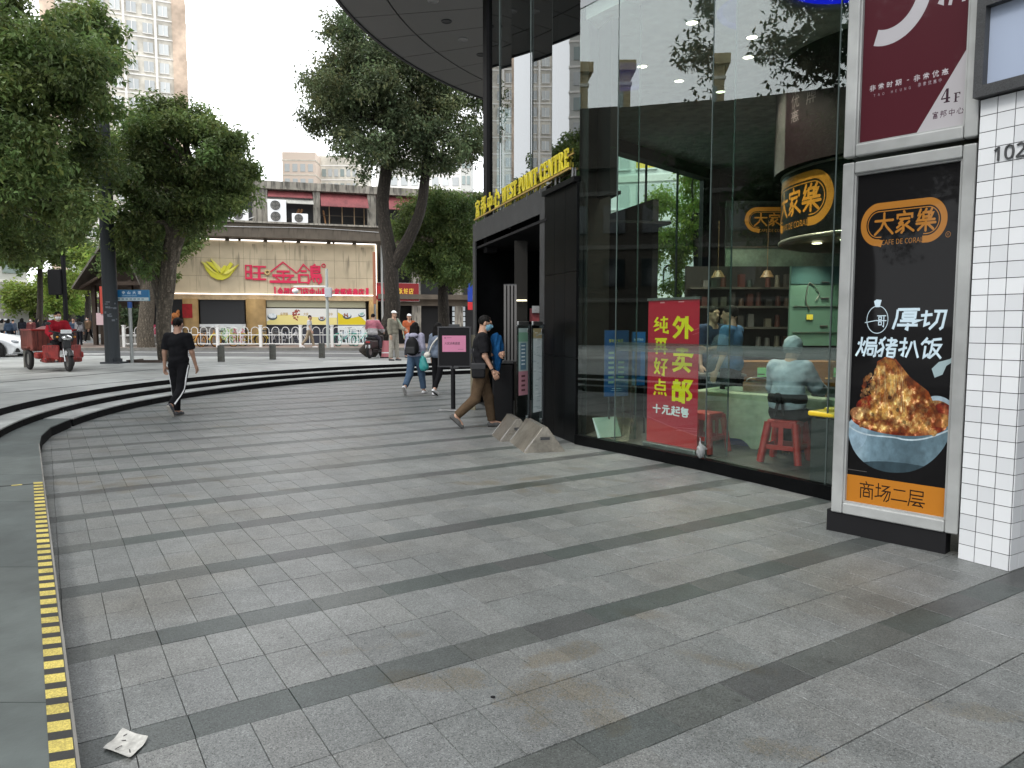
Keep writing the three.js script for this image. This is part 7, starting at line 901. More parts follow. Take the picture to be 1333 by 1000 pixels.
// ---------- red cargo tricycle with its driver ----------
{
  const b = gp(90, 484, 0.34), yaw = 0.8, t = thing('cargo_tricycle', 'red three wheeled cargo tricycle with muddy box, seen from the front', 'tricycle', b, yaw), red = mat(lin(0.33, 0.024, 0.02), 0.45, { map: rep(T.drip2, 1.3) }), redD = mat(lin(0.2, 0.05, 0.04), 0.7, { map: rep(T.drip2, 0.9) }), F = (x, y, z) => V(x, y, z);   // local z forward (to the camera), x to the right of the picture
  const wheel = (x, z, r) => { const w = part('wheel', new THREE.TorusGeometry(r - 0.06, 0.06, 10, 26).rotateY(Math.PI / 2).translate(x, r, z), M.rubber, t); part('hub', [cy(r * 0.55, r * 0.55, 0.06, 0, -0.03, 0, 18).rotateZ(Math.PI / 2).translate(x, r, z)], M.steel, w); };
  wheel(0, 0, 0.27); wheel(-0.5, -1.75, 0.29); wheel(0.5, -1.75, 0.29);
  part('front_mudguard', [new THREE.TorusGeometry(0.3, 0.06, 8, 14, 2.0).rotateZ(0.5).rotateY(-Math.PI / 2).translate(0, 0.27, 0)], M.darkGray, t); part('fork', [bar(F(-0.08, 0.27, 0), F(-0.07, 0.85, -0.22), 0.025), bar(F(0.08, 0.27, 0), F(0.07, 0.85, -0.22), 0.025)], M.chrome, t);
  part('front_fairing', [rbx(0.2, 0.26, 0.16, 0.05, 0, 0.72, -0.14), rbx(0.34, 0.22, 0.14, 0.05, 0, 0.9, -0.16)], M.darkGray, t); part('headlight', [ball(0.085, 0, 0.9, -0.06, 1.5, 0.9, 0.6)], M.chrome, t); part('number_board', [rbx(0.26, 0.1, 0.02, 0.01, 0, 1.06, -0.1), rbx(0.2, 0.12, 0.02, 0.01, 0, 0.5, 0.08)], M.white, t);
  part('leg_shield', [rbx(0.4, 0.4, 0.07, 0.034, 0, 0, 0, -0.5).translate(-0.28, 0.5, -0.48), rbx(0.4, 0.4, 0.07, 0.034, 0, 0, 0, 0.5).translate(0.28, 0.5, -0.48), rbx(0.9, 0.14, 0.42, 0.05, 0, 0.3, -0.62), rbx(0.3, 0.18, 0.3, 0.05, -0.42, 0.42, -0.85), rbx(0.3, 0.18, 0.3, 0.05, 0.42, 0.42, -0.85)], red, t); part('dashboard', rbx(0.5, 0.2, 0.16, 0.06, 0, 0.94, -0.34), M.rubber, t); part('indicator', [ball(0.035, -0.2, 0.92, -0.14, 1, 0.8, 0.8), ball(0.035, 0.2, 0.92, -0.14, 1, 0.8, 0.8)], mat(lin(0.6, 0.25, 0.02), 0.3), t); part('brake_cable', [tube([F(-0.3, 1.06, -0.28), F(-0.14, 0.9, -0.06), F(-0.06, 0.6, -0.06)], 0.007, 14, 5), tube([F(0.3, 1.06, -0.28), F(0.15, 0.88, -0.05), F(0.06, 0.6, -0.06)], 0.007, 14, 5)], M.rubber, t); part('footboard', bx(0.8, 0.05, 0.7, 0, 0.27, -0.75), redD, t); part('handlebar', [bar(F(-0.36, 1.08, -0.3), F(0, 1.0, -0.22), 0.016), bar(F(0.36, 1.08, -0.3), F(0, 1.0, -0.22), 0.016), bar(F(0.3, 1.08, -0.3), F(0.36, 1.25, -0.28), 0.008), bar(F(-0.3, 1.08, -0.3), F(-0.36, 1.25, -0.28), 0.008)], M.darkGray, t); part('mirror', [ball(0.06, 0.37, 1.28, -0.28, 1.2, 0.8, 0.3), ball(0.06, -0.37, 1.28, -0.28, 1.2, 0.8, 0.3)], M.darkGray, t);
  part('seat', rbx(0.42, 0.16, 0.5, 0.05, 0, 0.66, -0.95), M.rubber, t);
  const cargo = grp('cargo_box', t); part('front_wall', rbx(1.08, 0.52, 0.05, 0.015, 0, 0.82, -1.22), redD, cargo); part('side_wall', rbx(0.05, 0.52, 1.2, 0.015, -0.52, 0.82, -1.83), redD, cargo); part('side_wall', rbx(0.05, 0.52, 1.2, 0.015, 0.52, 0.82, -1.83), redD, cargo); part('tail_wall', rbx(1.08, 0.52, 0.05, 0.015, 0, 0.82, -2.43), redD, cargo); part('bed', bx(1.04, 0.06, 1.2, 0, 0.56, -1.83), redD, cargo); part('rail', [bar(F(-0.54, 1.1, -1.2), F(0.54, 1.1, -1.2), 0.025), bar(F(-0.54, 1.1, -1.2), F(-0.54, 1.1, -2.4), 0.025), bar(F(0.54, 1.1, -1.2), F(0.54, 1.1, -2.4), 0.025)], red, cargo); part('load', muv(fieldMesh([ell(F(0, 0.95, -1.8), 0.45, 0.25, 0.5)], 0.05, 0.05, (x, y, z, d) => d + 0.02 * Math.sin(x * 14) * Math.sin(z * 16))), mat(lin(0.3, 0.13, 0.13), 0.8), cargo);
  part('rear_mudguard', [rbx(0.2, 0.05, 0.66, 0.02, -0.52, 0.62, -1.75), rbx(0.2, 0.05, 0.66, 0.02, 0.52, 0.62, -1.75)], redD, t);
  const off = V(0, 0, -0.92).applyAxisAngle(V(0, 1, 0), yaw);
  person({ label: 'tricycle driver in red jacket and white face mask', pos: b.clone().add(off), yaw, h: 1.66, cell: 0.018, face: true, pose: { legL: { swing: 1.35, knee: 1.3, abd: 0.2 }, legR: { swing: 1.35, knee: 1.3, abd: 0.2 }, armL: { swing: 0.55, elbow: 0.7, abd: 0.3, inward: 0.1 }, armR: { swing: 0.55, elbow: 0.7, abd: 0.3, inward: 0.1 }, lean: 0.12, headPitch: 0.1 }, seat: 0.78, top: { m: clothM(0.4, 0.02, 0.035), loose: 0.045, sleeve: 1.92, hem: -0.04, collar: 0.02 }, legs: { m: blackC, loose: 0.02 }, shoes: darkSh, hair: {}, mask: whiteSh });
}
// ---------- white car, its front end in view ----------
{
  const b = gp(0, 466, 0.22), t = thing('white_car', 'white saloon car whose front end enters at the left', 'car', V(b.x + 0.1, 0.22, -28.9), 0), paint = new THREE.MeshPhysicalMaterial({ color: lin(0.86, 0.87, 0.88), roughness: 0.35, clearcoat: 0.6, clearcoatRoughness: 0.05 });
  // side profile (x forward = right, y up), lofted over the width with tumblehome
  const top = [[-3.6, 0.55], [-3.5, 0.9], [-3.0, 1.02], [-2.3, 1.42], [-1.4, 1.5], [-0.5, 1.42], [0.35, 1.02], [1.2, 0.92], [1.75, 0.78], [2.0, 0.62], [2.05, 0.45], [1.95, 0.24], [-3.4, 0.24]], n = 7, P = [], I = []; const zs = [-0.9, -0.86, -0.6, 0, 0.6, 0.86, 0.9];
  const sc = (z, x, y) => { const e = Math.abs(z), cab = y > 1.0 ? 1 - 0.22 * (y - 1) / 0.5 : 1, nose = x > 1 ? 1 - 0.14 * Math.pow((x - 1) / 1.05, 2) : 1; return [x - (e > 0.8 ? 0.05 * Math.sign(x + 0.8) : 0) - (x > 1.6 ? 0.22 * e * e : 0), y - (y > 0.5 ? (e > 0.88 ? 0.1 : e > 0.8 ? 0.04 : 0) : 0), z * cab * nose]; };
  for (const z of zs) for (const [x, y] of top) P.push(...sc(z, x, y)); const m = top.length; for (let i = 0; i < zs.length - 1; i++) for (let j = 0; j < m; j++) { const a = i * m + j, c = i * m + (j + 1) % m, d = a + m, e = c + m; I.push(a, d, c, c, d, e); } for (const [o, f] of [[0, 1], [(zs.length - 1) * m, 0]]) for (let j = 1; j < m - 1; j++) f ? I.push(o, o + j, o + j + 1) : I.push(o, o + j + 1, o + j);
  const g = new THREE.BufferGeometry(); g.setAttribute('position', new THREE.Float32BufferAttribute(P, 3)); g.setIndex(I); g.computeVertexNormals(); part('body', muv(g), paint, t);
  const wh = (x, z) => { part('wheel_arch', cy(0.39, 0.39, 0.03, 0, 0, 0, 26).rotateX(Math.PI / 2).translate(x, 0.34, z > 0 ? z + 0.0 : z - 0.03), M.rubber, t); const w = part('wheel', new THREE.TorusGeometry(0.25, 0.08, 10, 28).translate(x, 0.33, z + (z > 0 ? 0.02 : -0.02)), M.rubber, t); const sp = [new THREE.TorusGeometry(0.2, 0.02, 6, 24).translate(x, 0.33, z + 0.05)]; for (let i = 0; i < 10; i++) { const a = i * 0.628; sp.push(bar(V(x, 0.33, z + 0.06), V(x + 0.2 * Math.cos(a), 0.33 + 0.2 * Math.sin(a), z + 0.05), 0.014, 5)); } part('rim', sp, M.steel, w); };
  for (const x of [1.15, -2.4]) for (const z of [0.86, -0.86]) wh(x, z);
  part('windscreen', [bar(V(-0.45, 1.44, 0), V(0.32, 1.06, 0), 0.02)].concat([rbx(0.9, 0.02, 1.1, 0.008, 0, 0, 0).rotateZ(-0.44).translate(-0.06, 1.245, 0)]), M.glassDark, t); part('side_window', bx(2.1, 0.34, 0.02, -1.2, 1.22, 0.77), M.glassDark, t); part('headlight', [ball(0.2, 1.66, 0.7, 0.6, 1.1, 0.38, 0.55), ball(0.2, 1.66, 0.7, -0.6, 1.1, 0.38, 0.55)], new THREE.MeshPhysicalMaterial({ color: lin(0.3, 0.32, 0.34), roughness: 0.1, clearcoat: 1 }), t); part('grille', rbx(0.08, 0.2, 0.8, 0.03, 1.98, 0.5, 0), M.rubber, t); part('air_intake', [rbx(0.1, 0.16, 0.22, 0.03, 1.84, 0.38, 0.62), rbx(0.1, 0.16, 0.22, 0.03, 1.84, 0.38, -0.62)], M.rubber, t); part('sill', bx(3.1, 0.1, 0.02, -0.6, 0.26, 0.895), M.rubber, t); part('door_mirror', rbx(0.16, 0.12, 0.2, 0.04, 0.0, 1.06, 0.98), paint, t);
}
{ const z = -74, t = thing('parked_van', 'pale blue and white van far down the left street', 'van', V(at(6, 430, z).x, 0.22, z), 0.3); part('body', rbx(1.8, 1.7, 3.6, 0.15, 0, 1.05, 0), mat(lin(0.4, 0.43, 0.46), 0.4), t); part('windscreen', rbx(1.5, 0.6, 0.06, 0.03, 0, 1.45, 1.8), M.glassDark, t); for (const x of [-0.8, 0.8]) part('wheel', new THREE.TorusGeometry(0.25, 0.09, 8, 20).rotateY(Math.PI / 2).translate(x, 0.33, 1.2), M.rubber, t); part('bumper', rbx(1.8, 0.25, 0.12, 0.04, 0, 0.45, 1.8), mat(lin(0.1, 0.2, 0.4), 0.5), t); }
// ---------- scooter with pink rider ----------
{
  const b = gp(488, 466, 0.34), yaw = Math.PI - 0.2, t = thing('electric_scooter', 'black electric scooter carrying the pink rider', 'scooter', b, yaw), bd = mat(lin(0.03, 0.018, 0.018), 0.4); const wheel = (z) => { const w = part('wheel', new THREE.TorusGeometry(0.19, 0.06, 8, 22).rotateY(Math.PI / 2).translate(0, 0.25, z), M.rubber, t); part('hub', cy(0.13, 0.13, 0.08, 0, -0.04, 0, 14).rotateZ(Math.PI / 2).translate(0, 0.25, z), M.steel, w); }; wheel(-0.5); wheel(0.7);
  part('body', [rbx(0.28, 0.34, 0.7, 0.08, 0, 0.52, -0.3), rbx(0.26, 0.1, 0.5, 0.03, 0, 0.26, 0.2), rbx(0.3, 0.5, 0.1, 0.04, 0, 0.58, 0.5)], bd, t); part('seat', rbx(0.26, 0.1, 0.62, 0.04, 0, 0.74, -0.28), M.rubber, t); part('handlebar', [bar(V(0, 0.8, 0.52), V(0, 1.02, 0.44), 0.02), bar(V(-0.32, 1.04, 0.4), V(0.32, 1.04, 0.4), 0.016)], M.darkGray, t); part('tail_light', rbx(0.16, 0.06, 0.04, 0.015, 0, 0.6, -0.66), mat(lin(0.4, 0.02, 0.02), 0.3), t); part('number_plate', bx(0.18, 0.12, 0.012, 0, 0.44, -0.67), M.white, t); part('rear_mudguard', new THREE.TorusGeometry(0.28, 0.04, 6, 12, 1.8).rotateZ(0.9).rotateY(-Math.PI / 2).translate(0, 0.25, -0.5), bd, t); part('fork', bar(V(0, 0.25, 0.7), V(0, 0.8, 0.5), 0.03), M.darkGray, t);
  person({ label: 'scooter rider in pink and white jacket seen from behind', pos: b.clone().add(V(0, 0, -0.2).applyAxisAngle(V(0, 1, 0), yaw)), yaw, h: 1.62, cell: 0.022, pose: { legL: { swing: 1.2, knee: 1.3, abd: 0.22 }, legR: { swing: 1.2, knee: 1.3, abd: 0.22 }, armL: { swing: 0.6, elbow: 0.5, abd: 0.35 }, armR: { swing: 0.6, elbow: 0.5, abd: 0.35 }, lean: 0.1 }, seat: 0.84, top: { m: clothM(0.62, 0.6, 0.6), loose: 0.06, sleeve: 1.9, hem: -0.04, band: [0.14, 0.34, clothM(0.62, 0.22, 0.28)] }, legs: { m: clothM(0.1, 0.1, 0.12), loose: 0.02 }, shoes: darkSh, hair: {} });
  const c = gp(503, 466, 0.34), k = thing('striped_canister', 'pink and white striped cone standing beside the scooter', 'cone', c); part('body', cy(0.2, 0.13, 0.6, 0, 0.04, 0, 16), mat(lin(0.5, 0.16, 0.18), 0.6), k); for (let i = 0; i < 2; i++) part('stripe', cy(0.185 - i * 0.035, 0.17 - i * 0.035, 0.1, 0, 0.18 + i * 0.22, 0, 16), M.white, k); part('foot', cy(0.24, 0.24, 0.04, 0, 0, 0, 16), M.rubber, k);
}
// ---------- notice stand at the portal ----------
{
  const b = gp(590, 534, 0), z = b.z, t = thing('notice_stand', 'black notice stand with a pink paper in front of the portal', 'sign stand', b, 0), P = (px, py) => at(px, py, z), c0 = P(571, 477), c1 = P(612, 426), X = (p) => p.x - b.x; part('base', [rbx(0.52, 0.025, 0.34, 0.008, 0, 0.0135, 0)], M.steel, t); part('pole', cy(0.042, 0.042, P(590, 477).y, 0, 0.02, 0, 16), M.blackMatt, t); const w = c1.x - c0.x, h = c1.y - c0.y, xc = (X(c0) + X(c1)) / 2, yc = (c0.y + c1.y) / 2;
  part('board', rbx(w, h, 0.05, 0.008, xc, yc, 0), M.blackMatt, t); part('frame', [bx(w + 0.03, 0.025, 0.07, xc, c1.y, 0), bx(w + 0.03, 0.025, 0.07, xc, c0.y, 0), bx(0.022, h - 0.03, 0.07, X(c0), yc, 0), bx(0.022, h - 0.03, 0.07, X(c1), yc, 0)], mat(lin(0.05, 0.05, 0.052), 0.3, { metalness: 0.6 }), t); part('clip', [rbx(0.2, 0.05, 0.05, 0.01, xc, c1.y + 0.03, 0), rbx(0.16, 0.05, 0.06, 0.01, xc, c0.y - 0.02, 0.01)], M.darkGray, t);
  const pT = canvasTex(512, 372, (x, ww, hh) => { x.fillStyle = '#c47c9a'; x.fillRect(0, 0, ww, hh); x.strokeStyle = '#5a3a4a'; drawCJK(x, '大家消毒通道', ww * 0.1, hh * 0.4, hh * 0.16, 6, { gap: 0.08 }); x.fillStyle = '#6a4458'; x.beginPath(); x.arc(ww * 0.12, hh * 0.14, 16, 0, 7); x.fill(); x.fillRect(ww * 0.18, hh * 0.12, 110, 8); x.fillRect(ww * 0.66, hh * 0.83, 120, 8); }), p0 = P(576, 458), p1 = P(606.5, 437); part('pink_notice', new THREE.PlaneGeometry(p1.x - p0.x, p1.y - p0.y).translate((X(p0) + X(p1)) / 2, (p0.y + p1.y) / 2, 0.028), mat(0xffffff, 0.7, { map: pT }), t);
}
// ---------- glass door leaves with stickers, door pulls ----------
{
  const leaf = (pxa, pxb, zz, label, pic) => { const a = at(pxa, 500, zz), b = at(pxb, 500, zz - 0.25), top = at(pxa, 422, zz).y, d = V(b.x - a.x, 0, b.z - a.z), L = d.length(), ry = Math.atan2(-d.z, d.x), t = thing('glass_door', label, 'door', V(a.x, 0, a.z), ry); const bot = 0.12; part('pane', bx(L, top - bot, 0.012, L / 2, (top + bot) / 2, 0), glass({ ior: 1.5, color: lin(0.7, 0.78, 0.78) }), t); part('clamp', [rbx(L * 0.9, 0.06, 0.03, 0.01, L / 2, top + 0.01, 0), rbx(0.05, 0.06, 0.04, 0.01, L - 0.03, bot + 0.1, 0.0), rbx(0.05, 0.06, 0.04, 0.01, L - 0.03, top - 0.1, 0)], M.steel, t); part('edge', bx(0.025, top - bot, 0.03, L + 0.012, (top + bot) / 2, 0), M.darkGray, t); part('sheet', new THREE.PlaneGeometry(L * 0.8, (top - bot) * pic[1]).translate(L * 0.48, top - 0.06 - (top - bot) * pic[1] / 2, 0.012), mat(0xffffff, 0.6, { map: pic[0], transparent: true }), t); };
  const s1 = canvasTex(128, 512, (x, w, h) => { x.fillStyle = '#a9bcb9'; x.fillRect(0, 0, w, h); x.fillStyle = '#7aa48a'; x.fillRect(0, h * 0.06, w, h * 0.14); x.fillStyle = '#5e7f92'; x.fillRect(w * 0.2, h * 0.22, w * 0.6, h * 0.4); x.fillStyle = '#c08a94'; x.fillRect(0, h * 0.64, w, h * 0.36); x.fillStyle = '#5a2a34'; for (let i = 0; i < 4; i++) x.fillRect(w * 0.3, h * (0.7 + i * 0.07), w * 0.4, h * 0.03); x.fillStyle = '#e6ecec'; for (let i = 0; i < 6; i++) x.fillRect(w * 0.3, h * (0.25 + i * 0.055), w * 0.4, h * 0.02); });
  const s2 = canvasTex(128, 512, (x, w, h) => { x.fillStyle = '#b9c4c4'; x.fillRect(0, 0, w, h); x.fillStyle = '#9a8f6a'; x.fillRect(0, 0, w, h * 0.12); for (let i = 0; i < 60; i++) { x.fillStyle = i % 3 ? '#8fa0a3' : '#d3dada'; x.globalAlpha = 0.6; x.fillRect(w * hash(i, 1, 12) * 0.8, h * hash(i, 2, 12), w * 0.4 * hash(i, 3, 12) + 6, 7); } x.globalAlpha = 1; });
  leaf(673, 688, -10.6, 'open glass door leaf with green, blue and pink stickers', [s1, 0.66]); leaf(692, 706, -10.25, 'open glass door leaf with a pale printed sheet', [s2, 0.8]);
  const hz = -11.6, q = at(668, 470, hz); const pl = thing('door_pulls', 'tall vertical dark steel door pulls inside the portal', 'door handle', V(at(664, 470, hz).x, 0, hz)); const y0 = at(664, 470, hz).y, y1 = at(664, 371, hz).y; for (let i = 0; i < 4; i++) part('pull_bar', bx(0.035, y1 - y0, 0.05, -0.08 + i * 0.055, (y0 + y1) / 2, 0.03 * (i % 2)), mat(lin(0.1, 0.095, 0.09), 0.35, { metalness: 0.6 }), pl);
  for (const yy of [y0, y1]) part('pull_bracket', bx(0.2, 0.03, 0.04, 0, yy, -0.02), M.darkGray, pl);
  const jb = thing('door_jamb', 'pale stone door jamb at the left side of the portal opening', 'door frame', gp(616, 533, 0)); part('post', bx(0.09, 1.4, 0.14, 0, 0.7, 0), mat(lin(0.2, 0.18, 0.12), 0.5), jb); part('hinge', bx(0.1, 0.1, 0.16, 0.0, 1.1, 0), M.steel, jb);
  const dz = -12.6, dd = thing('shelf_unit', 'dim unit with small strip lamp inside the lobby', 'shelf', V(at(678, 420, dz).x, 0, dz)); part('column', bx(0.22, 3.0, 0.2, 0, 1.5, 0), dim(lin(0.016, 0.015, 0.013), 0.6, 0.3), dd); part('strip_lamp', bx(0.2, 0.025, 0.04, 0.0, at(678, 391.5, dz).y, 0.14), new THREE.MeshStandardMaterial({ color: lin(0.8, 0.75, 0.6), emissive: lin(1, 0.9, 0.65), emissiveIntensity: 1.2 }), dd); part('red_panel', bx(0.3, 0.22, 0.04, 0.3, at(678, 410, dz).y, 0.0), mat(lin(0.2, 0.03, 0.035), 0.6), dd); part('silver_panel', bx(0.26, 0.12, 0.04, 0.32, at(678, 403, dz).y, 0.05), M.steel, dd);
  { const o = thing('waste_bin', 'black square bin just inside the portal', 'bin', gp(655, 549, 0.0)); part('body', rbx(0.34, 0.95, 0.34, 0.03, 0, 0.48, 0), M.blackMatt, o); part('lid', rbx(0.36, 0.05, 0.36, 0.02, 0, 0.98, 0), M.darkGray, o); }
}
// ---------- two stainless wedge signs on the ground ----------
{
  const mk = (label, a, b, d, h, m) => { const t = thing('metal_wedge', label, 'barrier', V(a.x, 0, a.z), Math.atan2(-(b.z - a.z), b.x - a.x), undefined); const L = Math.hypot(b.x - a.x, b.z - a.z), s = new THREE.Shape(); s.moveTo(0, 0); s.lineTo(d, 0); s.lineTo(d * 0.56, h); s.lineTo(d * 0.44, h); s.closePath(); const g = new THREE.ExtrudeGeometry(s, { depth: L, bevelEnabled: true, bevelSize: 0.006, bevelThickness: 0.006, bevelSegments: 2 }); g.rotateY(Math.PI / 2); part('body', muv(g), m, t); part('lifting_slot', [rbx(0.018, 0.026, 0.12, 0.004, L + 0.006, h * 0.55, -d * 0.5), rbx(0.022, 0.008, 0.13, 0.002, L + 0.008, h * 0.62, -d * 0.5)], M.darkGray, t); part('edge_seam', [bar(V(0.02, h + 0.004, -d * 0.5), V(L - 0.02, h + 0.004, -d * 0.5), 0.006), bar(V(0.012, 0.02, 0.0), V(0.012, h - 0.02, -d * 0.42), 0.004), bar(V(L - 0.012, 0.02, 0.0), V(L - 0.012, h - 0.02, -d * 0.42), 0.004)], M.steel, t); return t; };
  const metal = new THREE.MeshStandardMaterial({ color: lin(0.4, 0.375, 0.33), roughness: 0.34, metalness: 0.75, map: rep(T.stain, 1.5), bumpMap: T.graniteBump, bumpScale: 0.0006 }), worn = new THREE.MeshStandardMaterial({ color: lin(0.34, 0.32, 0.28), roughness: 0.4, metalness: 0.6, map: T.granite });
  const A = gp(683, 590, 0), Bq = gp(662, 574, 0); mk('bright stainless steel wedge barrier on the paving, nearer one', Bq.clone().lerp(A, 0.08), A, 0.52, 0.31, metal); const C = gp(651, 573, 0), D = gp(667, 582, 0); const w2 = mk('scuffed stainless wedge barrier behind the bright one', C.clone().add(V(-0.12, 0, -0.45)), D.clone().add(V(-0.16, 0, -0.42)), 0.5, 0.3, worn);
}
// ---------- folded paper on the paving ----------
{
  const q = [gp(134, 977, 0), gp(160, 951, 0), gp(193, 965, 0), gp(168, 992, 0)], t = thing('paper_sheet', 'white folded paper lying on the paving at the lower left', 'paper'), P = [], n = 10; const pt = (u, v) => { const a = q[0].clone().lerp(q[1], u), b = q[3].clone().lerp(q[2], u), p = a.lerp(b, v); p.y = 0.004 + 0.01 * Math.pow(Math.abs(u - 0.5) * 2, 2) * (0.4 + v) + 0.003 * Math.sin(u * 9 + v * 4) + 0.004 * Math.abs(v - 0.5); return p; };
  for (let i = 0; i < n; i++) for (let j = 0; j < n; j++) { const a = pt(i / n, j / n), b = pt((i + 1) / n, j / n), c = pt((i + 1) / n, (j + 1) / n), d = pt(i / n, (j + 1) / n); for (const v of [a, b, c, a, c, d]) P.push(v.x, v.y, v.z); }
  const g = new THREE.BufferGeometry(); g.setAttribute('position', new THREE.Float32BufferAttribute(P, 3)); g.computeVertexNormals(); part('sheet', muv(g), mat(lin(0.62, 0.62, 0.6), 0.8, { map: rep(T.stain, 4), side: THREE.DoubleSide }), t); const cr = []; for (const [u0, v0, u1, v1] of [[0.7, 0.25, 0.82, 0.3], [0.1, 0.4, 0.4, 0.42], [0.35, 0.75, 0.25, 0.85], [0.55, 0.3, 0.6, 0.42]]) { const a = pt(u0, v0), b = pt(u1, v1); a.y += 0.003; b.y += 0.003; cr.push(bar(a, b, 0.0016, 5)); } part('scuff_mark', cr, M.darkGray, t);
  const c = thing('butt_end', 'tiny dark bit of litter on the paving', 'litter', gp(641.5, 908.5, 0)); part('bit', muv(fieldMesh([ell(V(0, 0.004, 0), 0.011, 0.005, 0.007), ell(V(0.006, 0.004, 0.002), 0.005, 0.004, 0.004)], 0.002, 0.003)), M.blackMatt, c);
}
// ---------- behind the shop glass ----------
{
  // roll up banner
  const onGlass = (px, off) => { let lo = -0.2, hi = 1.2, p; const n = V(0.845, 0, -0.535); for (let i = 0; i < 40; i++) { const m = (lo + hi) / 2; p = lerpG(m).addScaledVector(n, off); (666.5 + FOCAL * p.x / (SN * EYE * 0 + CS * -p.z + SN * 0.6) < px) ? lo = m : hi = m; } return p; };
  const pa = onGlass(843, 0.16), pb = onGlass(909, 0.16), top = at(846, 391.5, pa.z).y, d = V(pb.x - pa.x, 0, pb.z - pa.z), L = d.length(), t = thing('pull_up_banner', 'red pull up banner with large yellow characters behind the glass', 'banner', V(pa.x, 0, pa.z), Math.atan2(-d.z, d.x)), y0 = 0.17;
  const bt = canvasTex(512, 1560, (x, w, h) => { x.fillStyle = '#b01630'; x.fillRect(0, 0, w, h); x.fillStyle = '#b81f24'; x.beginPath(); x.moveTo(0, h * 0.84); x.lineTo(w, h * 0.9); x.lineTo(w, h); x.lineTo(0, h); x.fill(); x.strokeStyle = '#e3d31a'; drawCJK(x, '外卖部', w * 0.5, h * 0.105, h * 0.16, 34, { vertical: true, wide: 0.78, gap: 0.36, cap: 'butt' }); drawCJK(x, '纯再好点', w * 0.13, h * 0.112, h * 0.118, 20, { vertical: true, wide: 0.76, gap: 0.22, cap: 'butt' }); x.strokeStyle = '#dfe3ea'; drawCJK(x, '十元起售', w * 0.12, h * 0.725, h * 0.064, 14, { wide: 0.84, gap: 0.12, cap: 'butt' }); x.strokeStyle = '#c9606a'; x.lineWidth = 5; for (const [p, q, r, s] of [[0, 0.82, 0.5, 0.87], [0.5, 0.87, 1, 0.905], [0.55, 0.87, 1, 0.86], [0.6, 0.89, 1, 0.875], [0.88, 0.21, 1, 0.19], [0.88, 0.235, 1, 0.22]]) { x.beginPath(); x.moveTo(w * p, h * q); x.lineTo(w * r, h * s); x.stroke(); } x.fillStyle = '#d88a94'; x.fillRect(w * 0.24, h * 0.012, 46, 14); x.fillRect(w * 0.6, h * 0.012, 56, 10); });
  part('sheet', new THREE.PlaneGeometry(L, top - y0).translate(L / 2, (top + y0) / 2, 0), mat(0xffffff, 0.6, { map: bt, side: THREE.DoubleSide }), t); part('top_rail', bx(L + 0.02, 0.03, 0.025, L / 2, top + 0.012, 0), M.steel, t); part('base_case', rbx(L + 0.04, 0.06, 0.16, 0.02, L / 2, 0.145, -0.02), M.steel, t);
  // blue notice boards
  const blueT = canvasTex(256, 640, (x, w, h) => { x.fillStyle = '#1a4a80'; x.fillRect(0, 0, w, h); x.strokeStyle = '#b7a94a'; drawCJK(x, '部时起售店', w * 0.16, h * 0.13, 30, 3.5, { gap: 0.2 }); x.fillStyle = '#7f9a8a'; for (let i = 0; i < 7; i++) { x.fillRect(w * 0.14, h * (0.32 + i * 0.075), w * 0.24, h * 0.035); if (i > 1 && i < 6) x.fillRect(w * 0.56, h * (0.32 + i * 0.075), w * 0.26, h * 0.03); } x.fillStyle = '#a9bccb'; x.fillRect(w * 0.3, h * 0.88, w * 0.4, 5); x.fillRect(w * 0.25, h * 0.91, w * 0.5, 4); });
  const blueT2 = canvasTex(128, 512, (x, w, h) => { x.fillStyle = '#1c6cb0'; x.fillRect(0, 0, w, h); x.fillStyle = '#cfe0ea'; x.font = 'bold 28px sans-serif'; x.fillText('HSBC'.replace('HSBC', 'METRO'), w * 0.1, h * 0.16); x.fillStyle = '#174f86'; x.fillRect(w * 0.15, h * 0.35, w * 0.5, h * 0.5); });
  const board = (label, x0, x1, y0_, y1_, zz, tx) => { const p0 = at(x0, y1_, zz), p1 = at(x1, y0_, zz), o = thing('notice_board', label, 'notice board', V((p0.x + p1.x) / 2, (p0.y + p1.y) / 2, zz), 0.3); part('panel', bx(p1.x - p0.x, p1.y - p0.y, 0.02, 0, 0, 0), mat(lin(0.02, 0.06, 0.15), 0.5), o); part('print', new THREE.PlaneGeometry(p1.x - p0.x - 0.01, p1.y - p0.y - 0.01).translate(0, 0, 0.012), mat(0xffffff, 0.5, { map: tx }), o); part('leg', [bx(0.02, p0.y - 0.1, 0.02, -0.1, -(p1.y - p0.y) / 2 - (p0.y - 0.1) / 2, 0), bx(0.02, p0.y - 0.1, 0.02, 0.1, -(p1.y - p0.y) / 2 - (p0.y - 0.1) / 2, 0)], M.darkGray, o); };
  board('deep blue notice board with yellow heading behind the left glass', 785, 820, 430, 516, -9.6, blueT); board('bright blue narrow board beside the red banner', 821, 841, 432, 502, -9.9, blueT2);
  const lb = thing('leaning_panel', 'pale green glass panel leaning low behind the left glass', 'panel', gp(790, 570, 0.12), 0.45); part('sheet', bx(0.36, 0.28, 0.012, 0, 0.14, 0, 0, -0.5), mat(lin(0.22, 0.3, 0.27), 0.25), lb); part('prop', bar(V(0, 0.02, -0.2), V(0, 0.2, -0.08), 0.01), M.darkGray, lb);
  // ceiling lamps: glowing disc and a spot just below it
  const lamps = [[901, 29], [979, 48], [836, 86], [884, 105], [938, 119], [974, 74]], warm = new THREE.MeshStandardMaterial({ color: lin(0.9, 0.85, 0.75), emissive: lin(1, 0.86, 0.66), emissiveIntensity: 5 });
